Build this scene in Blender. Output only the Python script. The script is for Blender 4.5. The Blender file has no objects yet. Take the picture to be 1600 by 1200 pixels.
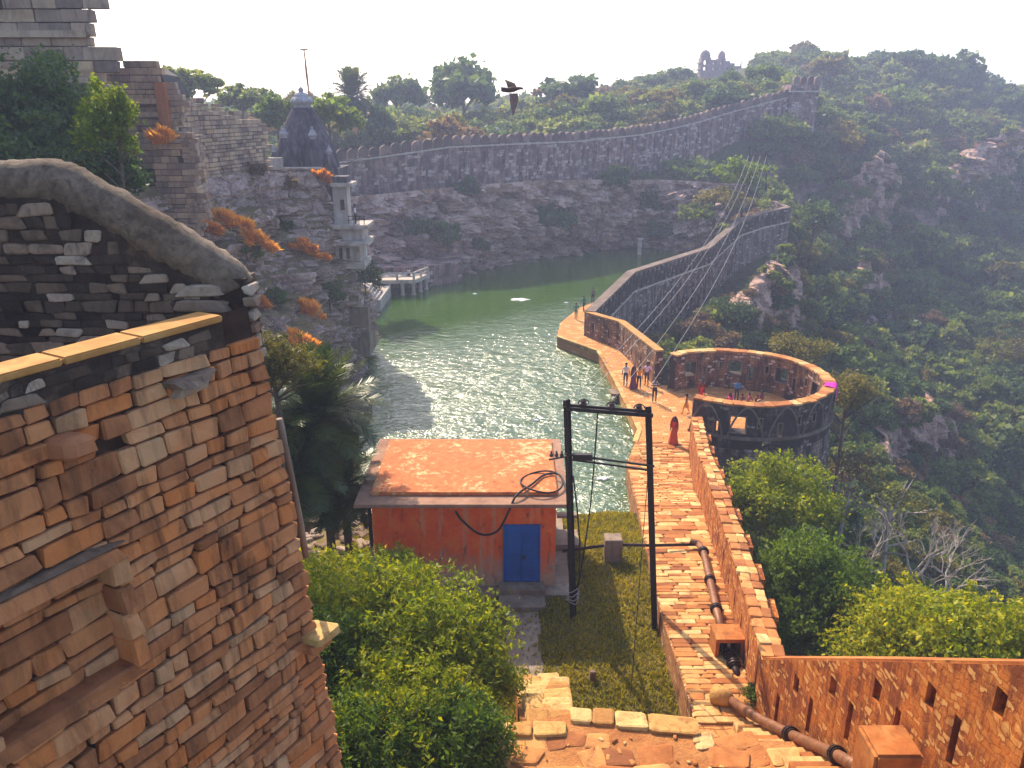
import bpy, bmesh, math, random
import numpy as np
from mathutils import Vector, Matrix, noise
from mathutils.bvhtree import BVHTree

random.seed(7)
R = math.radians
SC = bpy.context.scene
COL = SC.collection

# ------------------------------------------------------------------ camera
FPX = 1244.0
PITCH = math.atan(430 / FPX)
CZ = 19.5
cam_d = bpy.data.cameras.new('camera')
cam = bpy.data.objects.new('camera', cam_d)
COL.objects.link(cam)
cam.location = (0, 0, CZ)
cam.rotation_euler = (R(90) - PITCH, 0, 0)
cam_d.sensor_width = 36.0
cam_d.lens = 36.0 * FPX / 1600.0
cam_d.clip_start = 0.1
cam_d.clip_end = 5000
SC.camera = cam

# ------------------------------------------------------------------ sky, sun, exposure
SUN_EL = R(41)
SUN_AZ = math.atan2(-0.43, 0.90)
w = bpy.data.worlds.new('World')
SC.world = w
w.use_nodes = True
nt = w.node_tree
nt.nodes.clear()
sky = nt.nodes.new('ShaderNodeTexSky')
sky.sky_type = 'NISHITA'
sky.sun_disc = False
sky.sun_elevation = SUN_EL
sky.sun_rotation = SUN_AZ
sky.altitude = 300
sky.air_density = 1.0
sky.dust_density = 2.5
sky.ozone_density = 1.0
bg = nt.nodes.new('ShaderNodeBackground')
bg.inputs['Strength'].default_value = 0.15
wo = nt.nodes.new('ShaderNodeOutputWorld')
nt.links.new(sky.outputs[0], bg.inputs[0])
nt.links.new(bg.outputs[0], wo.inputs[0])

sun_d = bpy.data.lights.new('sun', 'SUN')
sun_d.energy = 3.5
sun_d.angle = R(0.55)
sun_d.color = (1.0, 0.84, 0.63)
sun = bpy.data.objects.new('sun', sun_d)
COL.objects.link(sun)
SDIR = Vector((math.sin(SUN_AZ) * math.cos(SUN_EL), math.cos(SUN_AZ) * math.cos(SUN_EL), math.sin(SUN_EL)))
sun.rotation_euler = SDIR.to_track_quat('Z', 'Y').to_euler()
sun.location = SDIR * 200

vs = SC.view_settings
vs.view_transform = 'Standard'
vs.look = 'None'
vs.exposure = 1.15
vs.gamma = 1.0
vs.use_curve_mapping = False
SC.cycles.use_denoising = True
try:
    SC.cycles.denoiser = 'OPENIMAGEDENOISE'
except Exception:
    pass
SC.cycles.max_bounces = 8
SC.cycles.diffuse_bounces = 3
SC.cycles.glossy_bounces = 3
SC.cycles.transmission_bounces = 4
SC.cycles.volume_bounces = 1
SC.cycles.transparent_max_bounces = 8
SC.cycles.caustics_reflective = False
SC.cycles.caustics_refractive = False


# ------------------------------------------------------------------ placing helpers
def ray(px, py):
    u = (px - 800) / FPX
    v = (600 - py) / FPX
    return Vector((u, math.cos(PITCH) + v * math.sin(PITCH), -math.sin(PITCH) + v * math.cos(PITCH)))


def AZ(px, py, z):
    r = ray(px, py)
    t = (z - CZ) / r.z
    return Vector((r.x * t, r.y * t, z))


def AY(px, py, y):
    r = ray(px, py)
    t = y / r.y
    return Vector((r.x * t, y, CZ + r.z * t))


def interp(tab, v):
    if v <= tab[0][0]:
        return tab[0][1]
    for (a, b), (c, d) in zip(tab, tab[1:]):
        if v <= c:
            return b + (d - b) * (v - a) / (c - a)
    return tab[-1][1]


# ------------------------------------------------------------------ object helpers
WORLD = {}


def tag(o, label=None, cat=None, group=None, kind=None):
    if label:
        o['label'] = label
    if cat:
        o['category'] = cat
    if group:
        o['group'] = group
    if kind:
        o['kind'] = kind
    return o


def thing(name, loc, label=None, cat=None, group=None, rz=0.0, sc=1.0, kind=None):
    o = bpy.data.objects.new(name, None)
    COL.objects.link(o)
    o.empty_display_size = 0.3
    o.location = loc
    o.rotation_euler = (0, 0, rz)
    o.scale = (sc, sc, sc)
    WORLD[o.name] = Matrix.Translation(Vector(loc)) @ Matrix.Rotation(rz, 4, 'Z') @ Matrix.Scale(sc, 4)
    return tag(o, label, cat, group, kind)


def put(name, me, m, parent=None, M=None, local=False):
    """links mesh as an object; M is its world matrix (or local one when local=True)"""
    o = bpy.data.objects.new(name, me)
    COL.objects.link(o)
    if m is not None and len(me.materials) == 0:
        for x in (m if isinstance(m, (list, tuple)) else [m]):
            me.materials.append(x)
    M = M or Matrix()
    if parent is None:
        o.matrix_basis = M
        WORLD[o.name] = M
    else:
        o.parent = parent
        if local:
            o.matrix_basis = M
            WORLD[o.name] = WORLD[parent.name] @ M
        else:
            o.matrix_parent_inverse = WORLD[parent.name].inverted()
            o.matrix_basis = M
            WORLD[o.name] = M
    return o


class MB:
    """collects verts / faces / uvs / material slots for one mesh"""

    def __init__(s):
        s.v = []
        s.f = []
        s.uv = []
        s.mi = []
        s.has_uv = False

    def vert(s, p):
        s.v.append(tuple(p))
        return len(s.v) - 1

    def face(s, idx, uv=None, mi=0):
        s.f.append(tuple(idx))
        s.mi.append(mi)
        if uv is not None:
            s.has_uv = True
        s.uv.append(uv or [(0, 0)] * len(idx))

    def quad(s, a, b, c, d, uv=None, mi=0):
        i = len(s.v)
        s.v += [tuple(a), tuple(b), tuple(c), tuple(d)]
        s.face((i, i + 1, i + 2, i + 3), uv, mi)

    def box(s, c, size, M=None, mi=0, taper=1.0):
        hx, hy, hz = size[0] / 2, size[1] / 2, size[2] / 2
        P = []
        for z in (-1, 1):
            k = taper if z > 0 else 1.0
            for x, y in ((-1, -1), (1, -1), (1, 1), (-1, 1)):
                p = Vector((x * hx * k, y * hy * k, z * hz))
                if M:
                    p = M @ p
                P.append(p + Vector(c))
        i = len(s.v)
        s.v += [tuple(p) for p in P]
        for q in ((3, 2, 1, 0), (4, 5, 6, 7), (0, 1, 5, 4), (1, 2, 6, 5), (2, 3, 7, 6), (3, 0, 4, 7)):
            pts = [P[k] for k in q]
            # planar metre uv
            nrm = (pts[1] - pts[0]).cross(pts[2] - pts[0])
            if abs(nrm.z) > max(abs(nrm.x), abs(nrm.y)):
                uv = [(p.x, p.y) for p in pts]
            else:
                e = (pts[1] - pts[0])
                uv = [(p.x + p.y, p.z) for p in pts]
            s.face([i + k for k in q], uv, mi)

    def tube(s, pts, rad, n=8, mi=0, cap=True):
        pts = [Vector(p) for p in pts]
        if not isinstance(rad, (list, tuple)):
            rad = [rad] * len(pts)
        rings = []
        prev = None
        for k, p in enumerate(pts):
            if k == 0:
                t = pts[1] - pts[0]
            elif k == len(pts) - 1:
                t = pts[-1] - pts[-2]
            else:
                t = (pts[k + 1] - pts[k - 1])
            t.normalize()
            if prev is None:
                a = t.orthogonal().normalized()
            else:
                a = prev - t * prev.dot(t)
                if a.length < 1e-5:
                    a = t.orthogonal()
                a.normalize()
            prev = a
            b = t.cross(a)
            i = len(s.v)
            for j in range(n):
                an = 2 * math.pi * j / n
                s.v.append(tuple(p + (a * math.cos(an) + b * math.sin(an)) * rad[k]))
            rings.append(i)
        for a0, b0 in zip(rings, rings[1:]):
            for j in range(n):
                k = (j + 1) % n
                s.face((a0 + j, a0 + k, b0 + k, b0 + j), None, mi)
        if cap:
            s.face([rings[0] + j for j in range(n)][::-1], None, mi)
            s.face([rings[-1] + j for j in range(n)], None, mi)

    def lathe(s, prof, n=16, c=(0, 0, 0), mi=0, ribs=0, ribd=0.0, square=0.0, rot=0.0):
        """prof: (r, z) list from bottom to top"""
        c = Vector(c)
        rings = []
        for r, z in prof:
            i = len(s.v)
            for j in range(n):
                a = 2 * math.pi * j / n
                rr = r
                if ribs:
                    rr *= 1 + ribd * math.cos(ribs * a)
                if square:
                    q = 1 / max(abs(math.cos(a)), abs(math.sin(a)))
                    rr *= 1 + square * (q - 1)
                s.v.append(tuple(c + Vector((rr * math.cos(a + rot), rr * math.sin(a + rot), z))))
            rings.append(i)
        for a0, b0 in zip(rings, rings[1:]):
            for j in range(n):
                k = (j + 1) % n
                s.face((a0 + j, a0 + k, b0 + k, b0 + j), None, mi)
        s.face([rings[0] + j for j in range(n)][::-1], None, mi)
        s.face([rings[-1] + j for j in range(n)], None, mi)

    def prism(s, poly, z0, z1, mi=0, top_mi=None):
        """vertical prism over xy polygon (ccw), z1 may be a function of (x, y)"""
        n = len(poly)
        zt = (lambda x, y: z1) if not callable(z1) else z1
        zb = (lambda x, y: z0) if not callable(z0) else z0
        i = len(s.v)
        for x, y in poly:
            s.v.append((x, y, zb(x, y)))
        for x, y in poly:
            s.v.append((x, y, zt(x, y)))
        per = 0
        for k in range(n):
            j = (k + 1) % n
            L = math.hypot(poly[j][0] - poly[k][0], poly[j][1] - poly[k][1])
            za, zb2, zc, zd = s.v[i + k][2], s.v[i + j][2], s.v[i + n + j][2], s.v[i + n + k][2]
            s.face((i + k, i + j, i + n + j, i + n + k), [(per, za), (per + L, zb2), (per + L, zc), (per, zd)], mi)
            per += L
        s.face([i + n + k for k in range(n)], [tuple(p) for p in poly], mi if top_mi is None else top_mi)
        s.face([i + k for k in range(n)][::-1], [tuple(p) for p in poly][::-1], mi)

    def mesh(s, name, smooth=False):
        me = bpy.data.meshes.new(name)
        me.from_pydata(s.v, [], s.f)
        if s.has_uv:
            ul = me.uv_layers.new(name='UVMap')
            flat = [c for u in s.uv for p in u for c in p]
            ul.data.foreach_set('uv', flat)
        if any(s.mi):
            me.polygons.foreach_set('material_index', s.mi)
        if smooth:
            me.polygons.foreach_set('use_smooth', [True] * len(me.polygons))
        me.update()
        return me

    def build(s, name, m, parent=None, smooth=False, M=None, local=False):
        me = s.mesh(name, smooth)
        for x in (m if isinstance(m, (list, tuple)) else [m]):
            me.materials.append(x)
        return put(name, me, None, parent, M, local)


def bevel_mesh(me, off, seg=1):
    bm = bmesh.new()
    bm.from_mesh(me)
    bmesh.ops.bevel(bm, geom=bm.edges[:], offset=off, segments=seg, affect='EDGES', clamp_overlap=True)
    bm.to_mesh(me)
    bm.free()
    return me


# ------------------------------------------------------------------ materials
class G:
    def __init__(s, name):
        s.m = bpy.data.materials.new(name)
        s.m.use_nodes = True
        s.nt = s.m.node_tree
        s.n = s.nt.nodes
        s.b = s.n['Principled BSDF']
        s.out = s.n['Material Output']
        s.b.inputs['Roughness'].default_value = 0.85
        s.b.inputs['Specular IOR Level'].default_value = 0.25

    def new(s, t, **kw):
        nd = s.n.new('ShaderNode' + t)
        for k, v in kw.items():
            setattr(nd, k, v)
        return nd

    def link(s, a, b):
        s.nt.links.new(a, b)

    def inp(s, nd, k, v):
        if hasattr(v, 'is_linked') or isinstance(v, bpy.types.NodeSocket):
            s.link(v, nd.inputs[k])
        else:
            nd.inputs[k].default_value = v

    def pos(s, sc=(1, 1, 1), kind='pos'):
        if kind == 'pos':
            o = s.new('NewGeometry').outputs['Position']
        elif kind == 'obj':
            o = s.new('TexCoord').outputs['Object']
        else:
            o = s.new('TexCoord').outputs['UV']
        mp = s.new('Mapping')
        s.link(o, mp.inputs[0])
        mp.inputs['Scale'].default_value = sc
        return mp.outputs[0]

    def noise(s, vec, scale, detail=4, rough=0.6, dist=0.0):
        nd = s.new('TexNoise')
        s.link(vec, nd.inputs['Vector'])
        nd.inputs['Scale'].default_value = scale
        nd.inputs['Detail'].default_value = detail
        nd.inputs['Roughness'].default_value = rough
        nd.inputs['Distortion'].default_value = dist
        return nd.outputs['Fac']

    def voro(s, vec, scale, feature='F1', out='Distance'):
        nd = s.new('TexVoronoi', feature=feature)
        s.link(vec, nd.inputs['Vector'])
        nd.inputs['Scale'].default_value = scale
        return nd.outputs[out]

    def ramp(s, fac, stops, mode='LINEAR'):
        nd = s.new('ValToRGB')
        s.link(fac, nd.inputs[0])
        cr = nd.color_ramp
        cr.interpolation = mode
        while len(cr.elements) < len(stops):
            cr.elements.new(0.5)
        for e, (p, c) in zip(cr.elements, stops):
            e.position = p
            e.color = (c, c, c, 1) if isinstance(c, (int, float)) else (c[0], c[1], c[2], 1)
        return nd.outputs[0]

    def mix(s, fac, a, b, mode='MIX'):
        nd = s.new('MixRGB', blend_type=mode)
        for k, v in ((0, fac), (1, a), (2, b)):
            if isinstance(v, bpy.types.NodeSocket):
                s.link(v, nd.inputs[k])
            elif isinstance(v, (int, float)):
                nd.inputs[k].default_value = v if k == 0 else (v, v, v, 1)
            else:
                nd.inputs[k].default_value = (v[0], v[1], v[2], 1)
        return nd.outputs[0]

    def math(s, op, a, b=0.0):
        nd = s.new('Math', operation=op)
        for k, v in ((0, a), (1, b)):
            if isinstance(v, bpy.types.NodeSocket):
                s.link(v, nd.inputs[k])
            else:
                nd.inputs[k].default_value = v
        return nd.outputs[0]

    def bump(s, h, strength=0.4, dist=0.05):
        nd = s.new('Bump')
        s.link(h, nd.inputs['Height'])
        nd.inputs['Strength'].default_value = strength
        nd.inputs['Distance'].default_value = dist
        s.link(nd.outputs[0], s.b.inputs['Normal'])

    def col(s, c):
        if isinstance(c, bpy.types.NodeSocket):
            s.link(c, s.b.inputs['Base Color'])
        else:
            s.b.inputs['Base Color'].default_value = (c[0], c[1], c[2], 1)


def plain(name, c, rough=0.7, var=0.25, metal=0.0, scale=8.0):
    g = G(name)
    n = g.noise(g.pos(), scale, 5)
    a = [x * (1 - var) for x in c]
    b = [min(1, x * (1 + var)) for x in c]
    g.col(g.ramp(n, [(0.3, a), (0.7, b)]))
    g.b.inputs['Roughness'].default_value = rough
    g.b.inputs['Metallic'].default_value = metal
    g.bump(n, 0.15, 0.02)
    return g.m


def stone_mat(name, stops, rnd='object', mott=3.0, stain=0.5, stain_col=(0.025, 0.02, 0.018), bump=0.5, bdist=0.02,
              streak=(1.6, 1.6, 0.22), lichen=0.0, lichen_col=(0.5, 0.46, 0.4)):
    g = G(name)
    p = g.pos()
    n1 = g.noise(p, mott, 6, 0.65)
    n2 = g.noise(p, mott * 7, 5, 0.7)
    if rnd == 'object':
        r = g.new('ObjectInfo').outputs['Random']
    elif rnd == 'island':
        r = g.new('NewGeometry').outputs['Random Per Island']
    else:
        r = g.noise(p, 0.7, 3)
    f = g.math('ADD', g.math('MULTIPLY', r, 0.75), g.math('MULTIPLY', n1, 0.28))
    c = g.ramp(f, stops)
    c = g.mix(g.ramp(n2, [(0.3, 0.0), (0.75, 0.45)]), c, g.mix(0.5, c, (0.75, 0.62, 0.45), 'MULTIPLY'))
    if lichen:
        c = g.mix(g.ramp(g.noise(p, mott * 2.3, 6, 0.7), [(0.56, 0.0), (0.66, lichen)]), c, lichen_col)
    c = g.mix(g.ramp(g.noise(p, 0.9, 4, 0.65, 0.5), [(0.4, 0.0), (0.7, 0.6)]), c, g.mix(1.0, c, (0.66, 0.52, 0.42), 'MULTIPLY'))
    if stain:
        sp = g.noise(g.pos(streak), 2.2, 5, 0.7, 0.6)
        big = g.noise(p, 0.35, 3)
        sf = g.math('MULTIPLY', g.ramp(sp, [(0.46, 0.0), (0.68, 1.0)]), g.ramp(big, [(0.3, 0.3), (0.65, 1.0)]))
        c = g.mix(g.math('MULTIPLY', sf, stain), c, stain_col)
    g.col(c)
    h = g.math('ADD', n1, g.math('MULTIPLY', n2, 0.5))
    g.bump(h, bump, bdist)
    g.b.inputs['Roughness'].default_value = 0.9
    return g.m


def masonry_mat(name, c1, c2, mortar, bw=0.5, bh=0.25, soot=0.6, soot_col=(0.02, 0.018, 0.02), white=0.15,
                white_col=(0.5, 0.42, 0.36), top=None, streak=1.0, warpk=1.0):
    """coursed rubble by uv in metres; soot = how much dark plaster/lichen hides the stones"""
    g = G(name)
    uv = g.pos((1, 1, 1), 'uv')
    def warp(vec, scale, amt):
        wn = g.new('TexNoise')
        g.link(vec, wn.inputs['Vector'])
        wn.inputs['Scale'].default_value = scale
        wn.inputs['Detail'].default_value = 3
        sb = g.new('VectorMath', operation='SUBTRACT')
        g.link(wn.outputs['Color'], sb.inputs[0])
        sb.inputs[1].default_value = (0.5, 0.5, 0.5)
        va = g.new('VectorMath', operation='MULTIPLY_ADD')
        g.link(sb.outputs[0], va.inputs[0])
        va.inputs[1].default_value = (amt, amt, 0)
        g.link(vec, va.inputs[2])
        return va
    va = warp(warp(uv, 1.1, 0.35 * warpk).outputs[0], 6.0, 0.12 * warpk)
    bt = g.new('TexBrick')
    g.link(va.outputs[0], bt.inputs['Vector'])
    bt.inputs['Scale'].default_value = 1.0
    bt.inputs['Brick Width'].default_value = bw
    bt.inputs['Row Height'].default_value = bh
    bt.inputs['Mortar Size'].default_value = 0.018
    bt.inputs['Mortar Smooth'].default_value = 0.3
    bt.inputs['Bias'].default_value = 0.0
    bt.inputs['Color1'].default_value = (*c1, 1)
    bt.inputs['Color2'].default_value = (*c2, 1)
    bt.inputs['Mortar'].default_value = (*mortar, 1)
    p = g.pos()
    n1 = g.noise(p, 1.3, 6, 0.7)
    n2 = g.noise(p, 9, 5, 0.7)
    c = g.mix(g.ramp(n2, [(0.3, 0.0), (0.8, 0.6)]), bt.outputs['Color'], g.mix(1.0, bt.outputs['Color'], (0.55, 0.48, 0.42), 'MULTIPLY'))
    sp = g.noise(g.pos((1.5, 1.5, 0.18)), 1.6 * streak, 5, 0.7, 0.4)
    sf = g.math('ADD', g.math('MULTIPLY', n1, 0.5), g.math('MULTIPLY', sp, 0.5))
    lo = 0.62 - 0.3 * soot
    c = g.mix(g.ramp(sf, [(lo, 0.0), (lo + 0.12, 0.93)]), c, soot_col)
    if white:
        b2 = g.new('TexBrick')
        g.link(va.outputs[0], b2.inputs['Vector'])
        for kk, vv_ in (('Scale', 1.0), ('Brick Width', bw), ('Row Height', bh), ('Mortar Size', 0.03), ('Mortar Smooth', 0.2), ('Bias', 0.0)):
            b2.inputs[kk].default_value = vv_
        b2.inputs['Color1'].default_value = (0, 0, 0, 1)
        b2.inputs['Color2'].default_value = (1, 1, 1, 1)
        b2.inputs['Mortar'].default_value = (0, 0, 0, 1)
        wf = g.math('MULTIPLY', g.ramp(b2.outputs['Color'], [(1 - white - 0.03, 0.0), (1 - white, 1.0)]), g.ramp(g.noise(p, 3.0, 5, 0.7), [(0.42, 0.0), (0.52, 0.9)]))
        c = g.mix(wf, c, white_col)
    g.col(c)
    h = g.math('ADD', g.math('MULTIPLY', bt.outputs['Fac'], -0.8), g.math('MULTIPLY', n2, 0.5))
    g.bump(h, 0.6, 0.04)
    g.b.inputs['Roughness'].default_value = 0.92
    return g.m


def leaf_mat(name, c1, c2, c3=None, trans=0.45, rough=0.55, patch=0.25):
    g = G(name)
    r1 = g.new('NewGeometry').outputs['Random Per Island']
    r2 = g.new('ObjectInfo').outputs['Random']
    n = g.noise(g.pos(), patch, 2)
    f = g.math('ADD', g.math('MULTIPLY', r1, 0.45), g.math('ADD', g.math('MULTIPLY', r2, 0.3), g.math('MULTIPLY', n, 0.35)))
    stops = [(0.2, c1), (0.75, c2)] if c3 is None else [(0.2, c1), (0.55, c2), (0.9, c3)]
    c = g.ramp(f, stops)
    g.col(c)
    g.b.inputs['Roughness'].default_value = rough
    tr = g.new('BsdfTranslucent')
    g.link(g.mix(1.0, c, (1.25, 1.15, 0.5), 'MULTIPLY'), tr.inputs['Color'])
    mx = g.new('MixShader')
    mx.inputs[0].default_value = trans
    g.link(g.b.outputs[0], mx.inputs[1])
    g.link(tr.outputs[0], mx.inputs[2])
    g.link(mx.outputs[0], g.out.inputs[0])
    return g.m


def rock_mat(name, stops, dark=(0.03, 0.025, 0.03), scale=0.35, crack=0.5, grassy=None, streak=0.75):
    g = G(name)
    p = g.pos()
    ps0 = g.pos((1, 1, 1.9))
    wv = g.new('TexNoise')
    g.link(ps0, wv.inputs['Vector'])
    wv.inputs['Scale'].default_value = crack * 1.1
    wv.inputs['Detail'].default_value = 4
    wa = g.new('VectorMath', operation='MULTIPLY_ADD')
    g.link(wv.outputs['Color'], wa.inputs[0])
    wa.inputs[1].default_value = (2.2 / (crack * 2), 2.2 / (crack * 2), 1.6 / (crack * 2))
    g.link(ps0, wa.inputs[2])
    ps = wa.outputs[0]
    n1 = g.noise(ps, scale, 8, 0.68, 0.8)
    n2 = g.noise(ps, scale * 8, 6, 0.7)
    v = g.voro(ps, crack, 'DISTANCE_TO_EDGE')
    v2 = g.voro(ps, crack * 3.1, 'DISTANCE_TO_EDGE')
    c = g.ramp(n1, stops)
    c = g.mix(g.ramp(n2, [(0.35, 0.55), (0.65, 0.0)]), c, g.mix(1.0, c, (0.35, 0.33, 0.36), 'MULTIPLY'))
    sp = g.noise(g.pos((1.2, 1.2, 0.15)), 0.8, 5, 0.7, 0.5)
    c = g.mix(g.ramp(sp, [(0.5, 0.0), (0.7, streak)]), c, dark)
    c = g.mix(g.ramp(v, [(0.0, 0.5), (0.035, 0.0)]), c, dark)
    if grassy:
        nz = g.new('SeparateXYZ')
        g.link(g.new('NewGeometry').outputs['Normal'], nz.inputs[0])
        gf = g.math('ADD', nz.outputs[2], g.math('MULTIPLY', g.noise(p, 0.6, 5), 0.5))
        c = g.mix(g.ramp(gf, [(0.85, 0.0), (1.05, 1.0)]), c, g.ramp(g.noise(p, 1.1, 6, 0.7), [(0.3, grassy[0]), (0.7, grassy[1])]))
    g.col(c)
    h = g.math('ADD', n1, g.math('ADD', g.math('MULTIPLY', n2, 0.35), g.math('ADD', g.ramp(v, [(0, 0.0), (0.12, 0.7)]), g.ramp(v2, [(0, 0.0), (0.1, 0.3)]))))
    g.bump(h, 0.8, 0.35)
    g.b.inputs['Roughness'].default_value = 0.95
    return g.m


M = {}
M['orange_stone'] = stone_mat('orange_stone', [(0.1, (0.24, 0.085, 0.03)), (0.3, (0.44, 0.16, 0.045)), (0.5, (0.56, 0.25, 0.075)), (0.68, (0.64, 0.37, 0.13)), (0.9, (0.72, 0.52, 0.23))], 'object', 2.5, 0.75, (0.2, 0.06, 0.02), 0.9, 0.03, streak=(1.2, 1.2, 1.2))
M['orange_stone_mass'] = stone_mat('orange_stone_mass', [(0.1, (0.24, 0.085, 0.03)), (0.3, (0.44, 0.16, 0.045)), (0.5, (0.56, 0.25, 0.075)), (0.68, (0.64, 0.37, 0.13)), (0.9, (0.72, 0.52, 0.23))], 'island', 2.5, 0.75, (0.2, 0.06, 0.02), 0.9, 0.03, streak=(1.2, 1.2, 1.2))
M['yellow_stone'] = stone_mat('yellow_stone', [(0.1, (0.42, 0.2, 0.055)), (0.5, (0.6, 0.35, 0.11)), (0.9, (0.70, 0.50, 0.2))], 'object', 3.0, 0.9, (0.26, 0.09, 0.025), 1.0, 0.04, streak=(2.5, 2.5, 2.5))
M['pink_stone'] = stone_mat('pink_stone', [(0.08, (0.28, 0.11, 0.045)), (0.3, (0.54, 0.215, 0.085)), (0.5, (0.64, 0.27, 0.105)), (0.62, (0.64, 0.215, 0.06)), (0.78, (0.64, 0.32, 0.15)), (0.95, (0.52, 0.32, 0.17))], 'object', 3.0, 0.88, (0.035, 0.018, 0.012), 0.85, 0.03)
M['pink_stone_mass'] = stone_mat('pink_stone_mass', [(0.08, (0.28, 0.11, 0.045)), (0.3, (0.54, 0.215, 0.085)), (0.5, (0.64, 0.27, 0.105)), (0.62, (0.64, 0.215, 0.06)), (0.78, (0.64, 0.32, 0.15)), (0.95, (0.52, 0.32, 0.17))], 'island', 3.0, 0.88, (0.035, 0.018, 0.012), 0.85, 0.03)
M['pale_stone'] = stone_mat('pale_stone', [(0.1, (0.2, 0.13, 0.09)), (0.5, (0.38, 0.28, 0.21)), (0.9, (0.52, 0.42, 0.33))], 'object', 5.0, 0.9, (0.03, 0.02, 0.016), 0.9, 0.03, streak=(2.5, 2.5, 1.5))
M['tower_stone'] = stone_mat('tower_stone', [(0.1, (0.18, 0.13, 0.11)), (0.4, (0.40, 0.29, 0.22)), (0.7, (0.52, 0.39, 0.28)), (0.95, (0.58, 0.39, 0.23))], 'object', 1.5, 0.75, (0.03, 0.028, 0.035), streak=(0.8, 0.8, 0.3))
M['tower_stone_mass'] = stone_mat('tower_stone_mass', [(0.1, (0.18, 0.13, 0.11)), (0.4, (0.40, 0.29, 0.22)), (0.7, (0.52, 0.39, 0.28)), (0.95, (0.58, 0.39, 0.23))], 'island', 1.5, 0.75, (0.03, 0.028, 0.035), streak=(0.8, 0.8, 0.3))
M['mortar'] = plain('mortar', (0.045, 0.022, 0.014), 0.95, 0.5, scale=6)
M['grey_mortar'] = plain('grey_mortar', (0.06, 0.05, 0.05), 0.95, 0.5, scale=3)
M['black_plaster'] = stone_mat('black_plaster', [(0.12, (0.012, 0.009, 0.008)), (0.42, (0.03, 0.021, 0.017)), (0.54, (0.075, 0.05, 0.038)), (0.64, (0.22, 0.15, 0.11)), (0.8, (0.34, 0.25, 0.19))], 'none', 7, 0.6, (0.014, 0.011, 0.01), 1.0, 0.05, streak=(2, 2, 2))
M['coping_plaster'] = stone_mat('coping_plaster', [(0.3, (0.05, 0.036, 0.026)), (0.5, (0.20, 0.145, 0.105)), (0.72, (0.46, 0.36, 0.27))], 'none', 9, 0.85, (0.03, 0.023, 0.018), 1.0, 0.06, streak=(3, 3, 3))
M['bright_coping'] = stone_mat('bright_coping', [(0.2, (0.36, 0.15, 0.04)), (0.5, (0.52, 0.27, 0.08)), (0.8, (0.58, 0.38, 0.15))], 'none', 3, 0.6, (0.22, 0.07, 0.02), 0.6, 0.03, streak=(1.5, 1.5, 1.5))
M['path_wall'] = masonry_mat('path_wall', (0.52, 0.15, 0.025), (0.60, 0.24, 0.05), (0.46, 0.12, 0.02), 0.22, 0.14, 0.6, (0.17, 0.04, 0.012), 0.3, (0.62, 0.32, 0.1), streak=2.4, warpk=1.6)
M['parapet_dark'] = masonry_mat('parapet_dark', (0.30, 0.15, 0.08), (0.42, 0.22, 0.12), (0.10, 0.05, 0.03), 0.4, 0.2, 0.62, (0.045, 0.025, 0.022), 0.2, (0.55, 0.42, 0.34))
M['soot_wall'] = masonry_mat('soot_wall', (0.20, 0.14, 0.115), (0.28, 0.20, 0.16), (0.05, 0.04, 0.035), 0.5, 0.25, 0.85, (0.028, 0.021, 0.022), 0.10, (0.32, 0.26, 0.22))
M['soot_wall_2'] = masonry_mat('soot_wall_2', (0.26, 0.19, 0.16), (0.34, 0.25, 0.2), (0.07, 0.05, 0.05), 0.5, 0.25, 0.62, (0.035, 0.026, 0.028), 0.12, (0.42, 0.36, 0.33), streak=0.8)
M['far_wall'] = masonry_mat('far_wall', (0.34, 0.21, 0.18), (0.46, 0.30, 0.25), (0.14, 0.09, 0.09), 0.9, 0.45, 0.66, (0.07, 0.045, 0.05), 0.16, (0.5, 0.4, 0.36), streak=0.6)
M['merlon_stone'] = stone_mat('merlon_stone', [(0.1, (0.07, 0.045, 0.045)), (0.5, (0.17, 0.11, 0.10)), (0.9, (0.30, 0.2, 0.17))], 'object', 1.2, 0.6, (0.03, 0.022, 0.025))
M['light_trim'] = plain('light_trim', (0.45, 0.38, 0.32), 0.9, 0.35, scale=2)
M['weathered_trim'] = stone_mat('weathered_trim', [(0.2, (0.09, 0.065, 0.055)), (0.5, (0.19, 0.14, 0.115)), (0.8, (0.34, 0.26, 0.21))], 'none', 2.5, 0.7)
M['ruin_wall'] = masonry_mat('ruin_wall', (0.32, 0.23, 0.18), (0.42, 0.31, 0.23), (0.06, 0.045, 0.04), 0.6, 0.28, 0.5, (0.04, 0.032, 0.035), 0.15, (0.5, 0.42, 0.36))
M['rock'] = rock_mat('rock', [(0.3, (0.28, 0.2, 0.17)), (0.5, (0.54, 0.39, 0.34)), (0.7, (0.68, 0.54, 0.48))], (0.06, 0.045, 0.045), scale=0.45, crack=0.45, grassy=((0.13, 0.11, 0.05), (0.22, 0.16, 0.08)))
M['far_rock'] = rock_mat('far_rock', [(0.3, (0.38, 0.24, 0.19)), (0.5, (0.62, 0.41, 0.33)), (0.72, (0.74, 0.56, 0.47))], (0.09, 0.06, 0.06), scale=0.2, crack=0.28, streak=0.55)
M['terrain'] = rock_mat('terrain', [(0.3, (0.14, 0.09, 0.07)), (0.5, (0.28, 0.18, 0.13)), (0.72, (0.40, 0.28, 0.2))], scale=0.12, crack=0.2, grassy=((0.025, 0.035, 0.014), (0.08, 0.075, 0.03)))
M['concrete'] = stone_mat('concrete', [(0.2, (0.16, 0.12, 0.09)), (0.5, (0.30, 0.23, 0.17)), (0.8, (0.42, 0.33, 0.25))], 'none', 3, 0.6, (0.04, 0.03, 0.025))
M['rust_concrete'] = stone_mat('rust_concrete', [(0.25, (0.22, 0.065, 0.018)), (0.5, (0.46, 0.15, 0.035)), (0.7, (0.58, 0.27, 0.08))], 'none', 5, 0.85, (0.10, 0.032, 0.012), streak=(1.5, 1.5, 1.5))
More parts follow.
